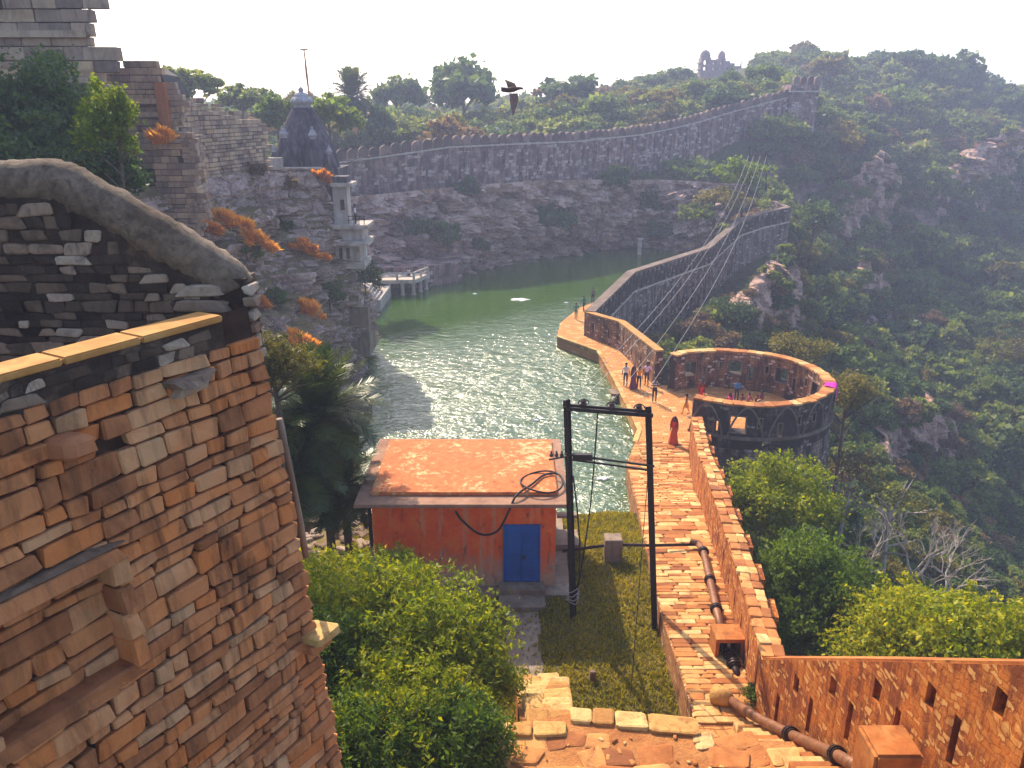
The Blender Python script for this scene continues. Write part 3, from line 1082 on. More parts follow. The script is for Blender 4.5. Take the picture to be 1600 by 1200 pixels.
def along(pts, s):
    """point, tangent, z top at arclength s"""
    for a, b in zip(pts, pts[1:]):
        va, vb = Vector(a[:2]), Vector(b[:2])
        L = (vb - va).length
        t = (vb - va) / L
        if s <= L:
            f = s / L
            return va.lerp(vb, f), t, a[2] + (b[2] - a[2]) * f, a[3] + (b[3] - a[3]) * f
        s -= L
    return vb, t, b[2], b[3]


def length(pts):
    return sum((Vector(b[:2]) - Vector(a[:2])).length for a, b in zip(pts, pts[1:]))


# ---- path wall, inner foot line from bastion to the stair top (travels toward the camera; outside is on the left of travel)
pw = [(RX(42), 42.2, 2.9, -3), (RX(38.5), 38.5, 3.3, -3), (RX(35), 35, 3.9, -3), (RX(31), 31, 4.75, -3), (RX(27.8), 27.8, 5.0, -3), (RX(24), 24, 5.35, -3), (RX(20.5), 20.5, 5.75, -3), (RX(17.05), 17.05, 6.1, -3),
      (RX(13), 13, 9.25, -3), (RX(9.3), 9.3, 12.1, -3), (RX(8), 6.5, 14.2, -3)]
pw_root = thing('path_wall', (8, 25, 2), 'tall orange plastered parapet wall with slit loopholes beside the walkway', 'wall')
# face is built with real slits: cells along the wall, slits left open and backed by deep reveals
mb = MB()
ins, outs = wall_line(mb, pw, 0.55, 0, 1, side=-1)
pw_body = mb.build('wall_face', [M['path_wall'], M['orange_stone_mass']], pw_root)


def cut_boxes(obj, boxes):
    """boolean-cut boxes (matrices of unit cubes) from a mesh object, applied at once"""
    mbx = MB()
    for Mx in boxes:
        i = len(mbx.v)
        P = [Mx @ Vector((x, y, z)) for z in (-0.5, 0.5) for x, y in ((-0.5, -0.5), (0.5, -0.5), (0.5, 0.5), (-0.5, 0.5))]
        mbx.v += [tuple(p) for p in P]
        for q in ((3, 2, 1, 0), (4, 5, 6, 7), (0, 1, 5, 4), (1, 2, 6, 5), (2, 3, 7, 6), (3, 0, 4, 7)):
            mbx.face([i + k for k in q])
    tmp = put('cutter', mbx.mesh('cutter'), None)
    md = obj.modifiers.new('cut', 'BOOLEAN')
    md.operation = 'DIFFERENCE'
    md.solver = 'EXACT'
    md.object = tmp
    dg = bpy.context.evaluated_depsgraph_get()
    new = bpy.data.meshes.new_from_object(obj.evaluated_get(dg))
    obj.modifiers.clear()
    obj.data = new
    bpy.data.objects.remove(tmp)


# close the bottom so the cut solver sees a solid
def close_mesh(obj):
    bm = bmesh.new()
    bm.from_mesh(obj.data)
    bmesh.ops.remove_doubles(bm, verts=bm.verts[:], dist=0.001)
    bmesh.ops.holes_fill(bm, edges=[e for e in bm.edges if e.is_boundary], sides=0)
    bmesh.ops.recalc_face_normals(bm, faces=bm.faces[:])
    bm.to_mesh(obj.data)
    bm.free()


close_mesh(pw_body)
cuts = []
slits = []
tot = length(pw)
s = 1.0
row = 0
while s < tot - 0.6:
    p, t, zt, zb = along(pw, s)
    if p.y > 17.3:
        hgt, off, wd = 0.62, 0.95, 0.13
    else:
        hgt, off, wd = (0.95, 1.5, 0.16) if row % 2 else (0.45, 0.68, 0.24)
    nr = Vector((-t.y, t.x))
    c = Vector((p.x + nr.x * 0.1, p.y + nr.y * 0.1, zt - off))
    an = math.atan2(t.y, t.x)
    Mx = Matrix.Translation(c) @ Matrix.Rotation(an, 4, 'Z') @ Matrix.Diagonal((wd, 0.62, hgt, 1))
    cuts.append(Mx)
    slits.append((c, an, wd, hgt))
    s += 0.72 if p.y < 17.3 else 1.5
    row += 1
cut_boxes(pw_body, cuts)
# rubble coping stones, each laid on the wall top; buttress-like merlon backs outside
V_COP = variants(M['orange_stone'], 8, 0.09, 0.09, 600)
s = 0.1
while s < tot - 0.2:
    p, t, zt, zb = along(pw, s + 0.2)
    _, _, z1, _ = along(pw, s + 0.35)
    _, _, z0, _ = along(pw, s + 0.05)
    sl = math.atan2(z1 - z0, 0.3)
    nr = Vector((-t.y, t.x))
    L = random.uniform(0.3, 0.55)
    if p.y > 17:
        for o_, wdd in ((0.16, 0.34), (0.46, 0.3)):
            c = Vector((p.x + nr.x * o_, p.y + nr.y * o_, zt + 0.02 + random.uniform(-0.03, 0.05)))
            put('coping_stone', random.choice(V_COP), None, pw_root, Matrix.Translation(c) @ Matrix.Rotation(math.atan2(t.y, t.x) + random.uniform(-.15, .15), 4, 'Z') @ Matrix.Rotation(-sl, 4, 'Y') @ Matrix.Diagonal((L, wdd * random.uniform(0.85, 1.1), 0.12, 1)))
    s += L
mbc = MB()
cp = [q for q in pw if q[1] <= 17.06]
cpp = [(q[0] + 0.02, q[1], q[2] + 0.06, q[2] - 0.003) for q in cp]
wall_line(mbc, cpp, 0.6, side=-1)
mbc.build('coping', M['rust_concrete'], pw_root)
for sb in (3.0, 5.4, 7.8, 10.2, 12.6, 15.0, 17.4, 19.8, 22.2):
    p, t, zt, zb = along(pw, sb)
    nr = Vector((-t.y, t.x))
    c = Vector((p.x + nr.x * 0.72, p.y + nr.y * 0.72, (zt - 0.25 - 3) / 2))
    mb = MB()
    mb.box((0, 0, 0), (0.95, 0.42, zt - 0.25 + 3))
    mb.build('buttress', M['path_wall'], pw_root, M=Matrix.Translation(c) @ Matrix.Rotation(math.atan2(t.y, t.x), 4, 'Z'))

# ---- wall between bastion and the diagonal rampart
tw = [(6.2, 66.3, 3.0, -3), (8.6, 62.3, 3.2, -3), (10.05, 53.3, 3.45, -3)]
tw_root = thing('terrace_wall', (8.6, 62, 1), 'bent parapet wall behind the walking group, orange on its sunlit stretch', 'wall')
mb = MB()
wall_line(mb, tw, 0.55, 0, 0, side=-1)
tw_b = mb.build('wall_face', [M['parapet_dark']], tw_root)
close_mesh(tw_b)
cuts = []
for sb in (1.3, 3.4, 6.2, 8.4, 10.6, 12.6):
    p, t, zt, zb = along(tw, sb)
    nr = Vector((-t.y, t.x))
    cuts.append(Matrix.Translation((p.x, p.y, 2.0)) @ Matrix.Rotation(math.atan2(t.y, t.x), 4, 'Z') @ Matrix.Diagonal((0.22, 0.5, 0.8, 1)))
cut_boxes(tw_b, cuts)
mb = MB()
wall_line(mb, [(x - 0.03, y_, z + 0.12, z + 0.003) for x, y_, z, b in tw], 0.62, side=-1)
mb.build('coping', M['yellow_stone'], tw_root)

# ---- round bastion
BC = Vector((14.3, 47.8))
BR = 5.75
bas = thing('round_bastion', (BC.x, BC.y, 1), 'round dark stone bastion with arched parapet overhanging the gorge', 'bastion')


def ringwall(mb, r0, r1, a0, a1, z0, z1, n, mi_in=0, mi_out=0, mi_top=0, r1b=None):
    r1b = r1b or r1
    for k in range(n):
        t0, t1 = a0 + (a1 - a0) * k / n, a0 + (a1 - a0) * (k + 1) / n

        def P(r, t, z):
            return (BC.x + r * math.cos(t), BC.y + r * math.sin(t), z)
        u0, u1 = t0 * r1, t1 * r1
        mb.quad(P(r1b, t0, z0), P(r1b, t1, z0), P(r1, t1, z1), P(r1, t0, z1), [(u0, z0), (u1, z0), (u1, z1), (u0, z1)], mi_out)
        mb.quad(P(r0, t1, z0), P(r0, t0, z0), P(r0, t0, z1), P(r0, t1, z1), [(u1 + 70, z0), (u0 + 70, z0), (u0 + 70, z1), (u1 + 70, z1)], mi_in)
        mb.quad(P(r0, t0, z1), P(r1, t0, z1), P(r1, t1, z1), P(r0, t1, z1), [(u0, 0), (u0, .6), (u1, .6), (u1, 0)], mi_top)
        mb.quad(P(r0, t1, z0), P(r1b, t1, z0), P(r1b, t0, z0), P(r0, t0, z0), [(u1, 0), (u1, .6), (u0, .6), (u0, 0)], mi_out)
    for t in (a0, a1):
        pts = [P(r0, t, z0), P(r1b, t, z0), P(r1, t, z1), P(r0, t, z1)]
        if t == a1:
            pts = pts[::-1]
        mb.quad(*pts, [(0, z0), (.6, z0), (.6, z1), (0, z1)], mi_out)


A0, A1 = R(-131), R(127)   # from the path-wall end round the gorge side to the terrace wall
mb = MB()
ringwall(mb, BR - 0.62, BR, A0, A1, 0.9, 3.55, 96, 1, 0, 2)
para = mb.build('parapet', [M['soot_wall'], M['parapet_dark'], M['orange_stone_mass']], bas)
close_mesh(para)
cuts = []
wins = []
for k, deg in enumerate(range(-116, 124, 12)):
    big = k % 3 == 1 and (deg > -20 or k == 1)
    t = R(deg)
    wdt, hh, zc = (0.85, 0.95, 2.45) if big else ((0.22, 0.85, 2.1) if k % 3 == 0 else (0.22, 0.5, 2.6))
    wins.append((t, wdt, hh, zc, big))
    cuts.append(Matrix.Translation((BC.x + BR * math.cos(t), BC.y + BR * math.sin(t), zc)) @ Matrix.Rotation(t, 4, 'Z') @ Matrix.Diagonal((2.2, wdt, hh, 1)))
cut_boxes(para, cuts)
for t, wdt, hh, zc, big in wins:
    for rr in (BR + 0.0, BR - 0.62):
        mb = MB()
        fw = 0.07
        mb.box((0, 0, hh / 2 + fw / 2), (0.08, wdt + 2 * fw, fw))
        mb.box((0, 0, -hh / 2 - fw / 2), (0.12, wdt + 2 * fw, fw))
        mb.box((0, wdt / 2 + fw / 2, 0), (0.06, fw, hh - 0.004))
        mb.box((0, -wdt / 2 - fw / 2, 0), (0.06, fw, hh - 0.004))
        mb.build('window_frame', M['weathered_trim'], bas, M=Matrix.Translation((BC.x + rr * math.cos(t), BC.y + rr * math.sin(t), zc)) @ Matrix.Rotation(t, 4, 'Z'))
mb = MB()
ringwall(mb, 0.2, BR + 0.02, R(-180), R(180), -14, 0.9, 96, 0, 0, 0, BR + 1.1)
mb.build('drum', M['soot_wall_2'], bas)
mb = MB()
ringwall(mb, BR - 0.2, BR + 0.16, A0 - 0.02, R(60), 1.55, 1.72, 72)
mb.build('string_course', M['weathered_trim'], bas)
# coping stones round the top
nst = 44
for k in range(nst):
    t = A0 + (A1 - A0) * (k + 0.5) / nst
    put('coping_stone', random.choice(V_COP), None, bas, Matrix.Translation((BC.x + (BR - 0.31) * math.cos(t), BC.y + (BR - 0.31) * math.sin(t), 3.6 + random.uniform(-.02, .03))) @ Matrix.Rotation(t + math.pi / 2, 4, 'Z') @ Matrix.Diagonal(((A1 - A0) * BR / nst - 0.02, 0.66, 0.14, 1)))
# pointed blind arches standing proud of the outer face
for k in range(8):
    tc = R(-122 + 22.5 * k)
    half = R(9.6)
    mb = MB()
    pts = []
    for j in range(15):
        f = j / 14 * 2 - 1
        an = tc + f * half
        zz = 1.75 + 1.75 * (1 - abs(f) ** 1.7) ** 0.75
        pts.append((BC.x + (BR + 0.03) * math.cos(an), BC.y + (BR + 0.03) * math.sin(an), zz))
    mb.tube(pts, 0.06, 6)
    mb.build('blind_arch', M['weathered_trim'], bas)

# ---- diagonal rampart, from the terrace wall up to the corner on the crag
dw = [(6.3, 66.4, 3.05, -4), (11.4, 78.0, 4.2, -7), (17, 86.5, 3.95, -7), (22.9, 95.0, 3.8, -7), (26, 100, 4.7, -7), (29.0, 104.0, 5.9, -6), (33, 107, 6.5, -6), (37, 109.2, 6.95, -6)]
dr = thing('diagonal_rampart', (20, 90, 1), 'soot-stained rampart climbing from the walkway end to the crag corner', 'rampart')
mb = MB()
ins, outs = wall_line(mb, dw, 0.75, 0, 0, side=1)
mb.build('wall_face', [M['soot_wall_2']], dr)
mb = MB()
wall_line(mb, [(x - 0.05, y_, z + 0.16, z + 0.003) for x, y_, z, b in dw], 0.9, side=1)
mb.build('coping', M['weathered_trim'], dr)
mb = MB()
off = []
for k, q in enumerate(dw):
    off.append((outs[k].x + 0.0, outs[k].y, q[2] - 1.75, q[2] - 1.93))
wall_line(mb, [(a - 0.1, b + 0.1, c, d) for a, b, c, d in off], 0.26, side=1)
mb.build('string_course', M['light_trim'], dr)
mb = MB()
wall_line(mb, [(37.0, 109.3, 6.95, -3), (36.0, 113.0, 7.4, -1)], 0.8, side=1)
mb.build('return_wall', M['soot_wall_2'], dr)
offl = [(o.x, o.y, q[2], q[3]) for o, q in zip(outs, dw)]
tot = length(offl)
s = 0.9
while s < tot - 0.7:
    p, t, zt, zb = along(offl, s)
    nr = Vector((t.y, -t.x))
    mb = MB()
    # shield-shaped merlon proud of the parapet: pointed head
    prof = [(-0.42, 0), (0.42, 0), (0.46, 0.8), (0.3, 1.3), (0, 1.6), (-0.3, 1.3), (-0.46, 0.8)]
    i = len(mb.v)
    for d_ in (0.0, 0.14):
        for a, b in prof:
            mb.v.append((p.x + t.x * a + nr.x * (d_ - 0.02), p.y + t.y * a + nr.y * (d_ - 0.02), zt - 1.7 + b))
    n = len(prof)
    mb.face([i + n + k for k in range(n)], [(a + s, b) for a, b in prof])
    for k in range(n):
        j = (k + 1) % n
        mb.face([i + k, i + j, i + n + j, i + n + k])
    mb.build('merlon', M['soot_wall'], dr)
    s += 1.15

# ---- far rampart
fwp = []
for px, py, y, dpt in [(470, 238, 99, 6), (530, 235, 101, 6.5), (600, 226, 103, 7), (700, 212, 106, 7), (800, 208, 111, 7), (900, 205, 119, 6.5), (1000, 196, 130, 7), (1050, 187, 137, 8), (1100, 175, 142, 9), (1150, 160, 146, 10), (1245, 136, 152, 11)]:
    q = AY(px, py, y)
    fwp.append((q.x, q.y, q.z, q.z - dpt))
fr = thing('far_rampart', (10, 136, 10), 'long crenellated rampart across the far end of the reservoir', 'rampart')
mb = MB()
ins, outs = wall_line(mb, [(a, b, c - 1.1, d - 4) for a, b, c, d in fwp], 2.0, 0, 0, side=-1)
mb.build('wall_face', [M['far_wall']], fr)
mb = MB()
wall_line(mb, [(a + 0.1, b - 0.14, c - 1.32, c - 1.5) for a, b, c, d in fwp], 0.3, side=-1)
mb.build('string_course', M['light_trim'], fr)
prof = [(-0.6, 0), (0.6, 0), (0.6, 0.75), (0.48, 1.0), (0.25, 1.18), (0, 1.25), (-0.25, 1.18), (-0.48, 1.0), (-0.6, 0.75)]
mbm = MB()
for d_ in (0.0, 0.6):
    for a, b in prof:
        mbm.v.append((a, d_, b))
n = len(prof)
mbm.face(list(range(n)), [(a, b) for a, b in prof])
mbm.face([n + k for k in range(n)][::-1], [(a, b) for a, b in prof][::-1])
for k in range(n):
    j = (k + 1) % n
    mbm.face([k, n + k, n + j, j], [(0, 0), (0, .6), (.3, .6), (.3, 0)])
mer = mbm.mesh('merlon')
mer.materials.append(M['merlon_stone'])
tot = length(fwp)
s = 0.8
while s < tot - 0.4:
    p, t, zt, zb = along(fwp, s)
    put('merlon', mer, None, fr, Matrix.Translation((p.x, p.y, zt - 1.25 + random.uniform(-.05, .05))) @ Matrix.Rotation(math.atan2(t.y, t.x), 4, 'Z') @ Matrix.Diagonal((1, 1, random.uniform(0.85, 1.08), 1)))
    s += 1.36
# corner tower of the far rampart
mb = MB()
mb.prism([(49.5, 150.6), (54.6, 150.9), (55.2, 156), (49.5, 156)], 8, 23.6)
mb.build('corner_tower', M['far_wall'], fr)
mb = MB()
mb.box((52.2, 153.3, 22.4), (5.9, 5.9, 0.22))
mb.build('tower_band', M['light_trim'], fr)
for k in range(4):
    put('merlon', mer, None, fr, Matrix.Translation((50.4 + k * 1.25, 150.7, 23.6)) @ Matrix.Diagonal((0.85, 1, 1.1, 1)))
# buttress ribs down the face
for s in np.arange(6, length(fwp) - 12, 3.0):
    p, t, zt, zb = along(fwp, s)
    nr = Vector((t.y, -t.x))
    mb = MB()
    hgt = random.uniform(2.2, 3.6)
    mb.box((0, 0, 0), (0.7, 0.5, hgt), taper=0.55)
    mb.build('buttress', M['far_wall'], fr, M=Matrix.Translation((p.x + nr.x * 0.1, p.y + nr.y * 0.1, zt - 2.1 - hgt / 2)) @ Matrix.Rotation(math.atan2(t.y, t.x), 4, 'Z'))


# ================================================================== BUILDINGS AND THINGS
# ---- big battered wall at the left
WC = Vector((-3.6, 11.0, 16.4))
WD = Vector((0.495, 0.869, 0))
WN = Vector((0.869, -0.495, 0))
BAT = 0.12


def wp(s, t, out=0.0):
    return WC - WD * s + WN * (BAT * t + out) + Vector((0, 0, -t))


bw = thing('battered_wall', (-4, 10, 3), 'massive battered wall of coursed pinkish stone blocks with blind niche', 'wall')
wall_rot = Matrix((WD, -WN, Vector((0, 0, 1)))).transposed().to_4x4()     # x along wall (away), y inward, z up
# lean back with the batter
wall_rot = wall_rot @ Matrix.Rotation(-math.atan(BAT), 4, 'X')
NS0, NS1, NT0, NT1 = 2.92, 4.5, 2.02, 3.55
mb = MB()
# backing with the niche recess


def wq(mb, s0, s1, t0, t1, o0=-0.1, o1=None):
    o1 = o0 if o1 is None else o1
    mb.quad(wp(s1, t1, o0), wp(s0, t1, o0), wp(s0, t0, o0), wp(s1, t0, o0))


wq(mb, 0.05, NS0, -0.45, 14)
wq(mb, NS1, 9, -0.45, 14)
wq(mb, NS0, NS1, -0.45, NT0)
wq(mb, NS0, NS1, NT1, 14)
wq(mb, NS0, NS1, NT0, NT1, -0.4)
for a, b in (((NS0, NT0), (NS0, NT1)), ((NS0, NT1), (NS1, NT1)), ((NS1, NT1), (NS1, NT0)), ((NS1, NT0), (NS0, NT0))):
    mb.quad(wp(*a, -0.1), wp(*b, -0.1), wp(*b, -0.62), wp(*a, -0.62))
# end face turning the corner (towards the water) and the top
mb.quad(wp(0.05, 14, -0.1), wp(0.05, 14, -5), wp(0.05, -0.45, -5), wp(0.05, -0.45, -0.1))
mb.build('core', M['mortar'], bw)

blocks = []
hole = (2.45, 0.66)
t = -0.02
while t < 8.6:
    ht = random.choice((random.uniform(0.15, 0.22), random.uniform(0.2, 0.33)))
    if 3.6 < t < 8:
        ht *= 0.9
    s = random.uniform(-0.12, 0.05)
    s = 0.0
    while s < 6.6:
        L = random.choice([random.uniform(0.24, 0.42), random.uniform(0.38, 0.8)])
        if s == 0.0:
            L = random.choice((0.3, 0.55))
        mid = s + L / 2
        tm = t + ht / 2
        inn = (mid > NS0 - 0.02 and mid < NS1 + 0.02 and tm > NT0 and tm < NT1)
        if inn:
            c = wp(mid, tm, -0.42 + random.uniform(-0.02, 0.02))
            hh = ht * 0.95
        else:
            if s < NS0 < s + L and NT0 < tm < NT1:
                L = max(0.12, NS0 - s)
                mid = s + L / 2
            # split some courses into two thin stones
            c = wp(mid, tm, -0.12 + random.uniform(-0.025, 0.03))
        if not (abs(mid - hole[0]) < 0.16 and abs(tm - hole[1]) < 0.13):
            Mx = Matrix.Translation(c) @ wall_rot @ Matrix.Rotation(random.uniform(-0.045, 0.045), 4, 'Y') @ Matrix.Rotation(random.uniform(-0.05, 0.05), 4, 'Z') @ Matrix.Diagonal((L - random.uniform(0.008, 0.05), 0.3, ht - random.uniform(0.008, 0.04), 1))
            blocks.append(Mx)
        s += L
    t += ht


def inview(Mx):
    p = Mx.translation
    rel = p - Vector((0, 0, CZ))
    dep = rel.y * math.cos(PITCH) - rel.z * math.sin(PITCH)
    if dep < 0.5:
        return 1e6
    px = 800 + FPX * rel.x / dep
    return dep + (50 if px < -60 else 0)


lay(blocks, V_PINK, bw, 'stone', inview, M['pink_stone_mass'], 300, 'small_stones')
# end-face quoins, seen along the corner
t = -0.02
while t < 8.6:
    ht = random.uniform(0.3, 0.42)
    p = wp(0.06, t + ht / 2, -0.35)
    put('quoin', random.choice(V_PINK), None, bw, Matrix.Translation(p) @ wall_rot @ Matrix.Diagonal((0.16, 0.5, ht - 0.02, 1)))
    t += ht
# niche: lintel with moulded lip, jamb of dressed blocks, sill
Mx0 = wall_rot
put('lintel', V_PINK[1], None, bw, Matrix.Translation(wp((NS0 + NS1) / 2 + 0.2, NT0 - 0.07, -0.02)) @ Mx0 @ Matrix.Diagonal((2.3, 0.38, 0.2, 1)))
put('lintel_lip', V_PALE[2], None, bw, Matrix.Translation(wp((NS0 + NS1) / 2 + 0.2, NT0 - 0.2, -0.08)) @ Mx0 @ Matrix.Diagonal((2.2, 0.36, 0.07, 1)))
tt = NT0 + 0.02
for k in range(4):
    hh = (NT1 - NT0 - 0.04) / 4
    put('jamb_stone', V_PINK[3 + k], None, bw, Matrix.Translation(wp(NS0 - 0.07, tt + hh / 2, -0.24)) @ Mx0 @ Matrix.Diagonal((0.2, 0.66, hh - 0.01, 1)))
    tt += hh
put('niche_sill', V_PINK[4], None, bw, Matrix.Translation(wp((NS0 + NS1) / 2, NT1 - 0.01, -0.2)) @ Mx0 @ Matrix.Diagonal((1.75, 0.5, 0.22, 1)))
# corbels
M['red_stone'] = stone_mat('red_stone', [(0.2, (0.30, 0.085, 0.035)), (0.6, (0.46, 0.17, 0.07)), (0.9, (0.5, 0.24, 0.12))], 'object', 4, 0.4)
VR = variants(M['red_stone'], 2, 0.12, 0.2, 700)
c1 = put('corbel', VR[0], None, bw, Matrix.Translation(wp(3.1, 0.47, 0.12)) @ Mx0 @ Matrix.Diagonal((0.34, 0.62, 0.26, 1)))
c1['label'] = 'weathered red projecting corbel block'
put('corbel', V_PALE[0], None, bw, Matrix.Translation(wp(1.36, 0.2, 0.1)) @ Mx0 @ Matrix.Diagonal((0.62, 0.6, 0.11, 1)))
put('corbel', V_PALE[1], None, bw, Matrix.Translation(wp(1.38, 0.33, 0.04)) @ Mx0 @ Matrix.Diagonal((0.5, 0.5, 0.14, 1)))
put('corbel', V_YEL[1], None, bw, Matrix.Translation(wp(0.1, 4.72, 0.08)) @ Mx0 @ Matrix.Diagonal((0.5, 0.55, 0.14, 1)))
put('corbel', V_PINK[0], None, bw, Matrix.Translation(wp(0.12, 4.88, 0.02)) @ Mx0 @ Matrix.Diagonal((0.42, 0.45, 0.16, 1)))

# parapet standing on it: dark plaster with stones showing and a bright coping
pp = thing('plastered_parapet', (-5, 9.5, 16.4), 'low black plastered parapet with sunlit yellow coping on top of battered wall', 'parapet')
mb = MB()
s0, s1 = 0.62, 7.0
prof = [(0.0, -0.04), (-0.005, 0.38), (-0.42, 0.38), (-0.42, -0.04)]
P0 = [WC - WD * s0 + WN * (a - 0.02) + Vector((0, 0, b)) for a, b in prof]
P1 = [WC - WD * s1 + WN * (a - 0.02) + Vector((0, 0, b)) for a, b in prof]
for k in range(4):
    j = (k + 1) % 4
    mb.quad(P1[k], P0[k], P0[j], P1[j])
mb.quad(*P0)
mb.build('body', M['black_plaster'], pp)
sx = s0
for L in (1.25, 1.0, 1.5, 1.3, 1.2):
    mb = MB()
    for k in range(5):
        pass
    c = WC - WD * (sx + L / 2) + WN * (-0.225) + Vector((0, 0, 0.425))
    me = MB()
    me.box((0, 0, 0), (L - 0.012, 0.47, 0.09))
    mm = me.mesh('coping_slab')
    bevel_mesh(mm, 0.02, 2)
    mm.materials.append(M['bright_coping'])
    put('coping_slab', mm, None, pp, Matrix.Translation(c) @ Matrix((WD, -WN, Vector((0, 0, 1)))).transposed().to_4x4())
    sx += L
plain_rot = Matrix((WD, -WN, Vector((0, 0, 1)))).transposed().to_4x4()
M['soot_stone'] = stone_mat('soot_stone', [(0.1, (0.03, 0.022, 0.018)), (0.5, (0.085, 0.06, 0.045)), (0.9, (0.2, 0.14, 0.1))], 'object', 5.0, 0.85, (0.014, 0.011, 0.01), 1.0, 0.03, streak=(2.5, 2.5, 1.5))
V_SOOT = variants(M['soot_stone'], 10, 0.14, 0.1, 330)
z = 0.03
while z < 0.30:
    h = random.uniform(0.09, 0.15)
    s = 0.7 + random.uniform(0, .2)
    while s < 5.4:
        L = random.uniform(0.14, 0.42)
        if random.random() < 0.9:
            put('exposed_stone', random.choice(V_PALE if random.random() < 0.36 else V_SOOT), None, pp, Matrix.Translation(WC - WD * (s + L / 2) + WN * (-0.06 + random.uniform(-.012, .012)) + Vector((0, 0, z + h / 2))) @ plain_rot @ Matrix.Rotation(random.uniform(-.05, .05), 4, 'Y') @ Matrix.Diagonal((L * 0.96, 0.12, h * 0.93, 1)))
        s += L
    z += h

# ---- stair wall behind it: dark plastered rubble with rounded sloping coping
sw = thing('stair_wall', (-7, 11.6, 15), 'black weathered stair wall with scattered pale stones and sloping rounded coping', 'wall')
YF = 11.25
top = [(-40, 256), (60, 252), (92, 262), (130, 284), (200, 324), (280, 372), (338, 408), (352, 424)]
TP = [AY(px, py, YF) for px, py in top]
TP.insert(0, Vector((TP[0].x - 4, YF, TP[0].z)))
mb = MB()
zb = 11.0
for a, b in zip(TP, TP[1:]):
    a, b = a - Vector((0, 0, 0.36)), b - Vector((0, 0, 0.36))
    mb.quad((a.x, YF, zb), (b.x, YF, zb), (b.x, YF, b.z), (a.x, YF, a.z))
    mb.quad((b.x, YF + .6, zb), (a.x, YF + .6, zb), (a.x, YF + .6, a.z), (b.x, YF + .6, b.z))
    mb.quad((a.x, YF, a.z), (b.x, YF, b.z), (b.x, YF + .6, b.z), (a.x, YF + .6, a.z))
e = TP[-1] - Vector((0, 0, 0.36))
mb.quad((e.x, YF, zb), (e.x, YF + .6, zb), (e.x, YF + .6, e.z), (e.x, YF, e.z))
mb.build('body', M['black_plaster'], sw)
mb = MB()
pts, rads = [], []
for k in range(len(TP) - 1):
    for j in range(14):
        q = TP[k].lerp(TP[k + 1], j / 14)
        pts.append((q.x, YF + 0.27, q.z - 0.30 + 0.03 * noise.noise(q * 3)))
pts.append((TP[-1].x, YF + 0.27, TP[-1].z - 0.3))
mb.tube(pts, 0.33, 24)
mb.v = [tuple(Vector(v) + Vector((0.0, 1.0, 0.8)) * (0.02 * noise.fractal(Vector(v) * 2.2, 1.0, 2.0, 4) + 0.03 * noise.fractal(Vector(v) * 7, 1.0, 2.0, 3))) for v in mb.v]
cop = mb.build('coping', M['coping_plaster'], sw, smooth=True)
z = 15.6
while z < 18.6:
    h = random.uniform(0.1, 0.2)
    x = -9.4 + random.uniform(0, .3)
    while x < TP[-1].x - 0.1:
        L = random.uniform(0.16, 0.5)
        zt = interp([(p.x, p.z) for p in TP], x + L) - 0.5
        if z + h < zt and random.random() < 0.9:
            put('exposed_stone', random.choice(V_PALE if random.random() < 0.30 else V_SOOT), None, sw, Matrix.Translation((x + L / 2, YF + 0.03 + random.uniform(-.015, .015), z + h / 2)) @ Matrix.Rotation(random.uniform(-.06, .06), 4, 'Y') @ Matrix.Diagonal((L * 0.96, 0.12, h * 0.94, 1)))
        x += L
    z += h
for k, (pz, L) in enumerate([(17.05, 0.62), (16.82, 0.66)]):
    put('dressed_stone', V_PALE[k + 3], None, sw, Matrix.Translation((-4.45, YF - 0.02, pz)) @ Matrix.Diagonal((L, 0.2, 0.18, 1)))
# broken pier at its end
pier = thing('broken_pier', (-3.85, 11.3, 16), 'ragged dark pier with pale corner stones at the stair wall end', 'pier')
mb = MB()
mb.box((-3.98, 11.5, 15.4), (0.34, 0.55, 3.6), taper=0.9)
mb.build('core', M['black_plaster'], pier)
for k in range(6):
    put('corner_stone', random.choice(V_PALE), None, pier, Matrix.Translation((-3.80 + random.uniform(-.04, .04), 11.35, 17.05 - k * 0.2)) @ Matrix.Diagonal((0.16, 0.3, 0.14, 1)))

# drain pipe down the corner
pts = [AY(436, 655, 11.6), AY(450, 720, 11.7), AY(470, 820, 11.9), AY(478, 870, 12.0)]
mb = MB()
mb.tube(pts, 0.055, 10)
dp = mb.build('drain_pipe', M['concrete'], smooth=True)
tag(dp, 'slim grey drain pipe slanting down the corner of the battered wall', 'pipe')


# ---- coursed masonry box faces for tower and ruins
def masonry_face(root, o, u, width, h, course, lmin, lmax, var, mass, limit, name='stone', n_out=None, batter=0.0, top=None, miss=0.0, thick=0.4):
    """o: lower corner, u: horizontal unit vector, outward = u x z"""
    u = Vector(u).normalized()
    nn = Vector((u.y, -u.x, 0))
    rot = Matrix((u, -nn, Vector((0, 0, 1)))).transposed().to_4x4()
    bl = []
    z = 0
    while z < h:
        ch = random.uniform(*course)
        x = random.uniform(-0.1, 0)
        while x < width:
            L = random.uniform(lmin, lmax)
            xm = x + L / 2
            if (top is None or z + ch / 2 < top(xm)) and random.random() > miss:
                c = Vector(o) + u * xm + nn * (-batter * (z + ch / 2) - thick * 0.4 + random.uniform(-0.03, 0.04)) + Vector((0, 0, z + ch / 2))
                bl.append(Matrix.Translation(c) @ rot @ Matrix.Diagonal((L - 0.03, thick, ch - 0.03, 1)))
            x += L
        z += ch
    lay(bl, var, root, name, inview, mass, limit, 'small_stones')
    return rot, nn


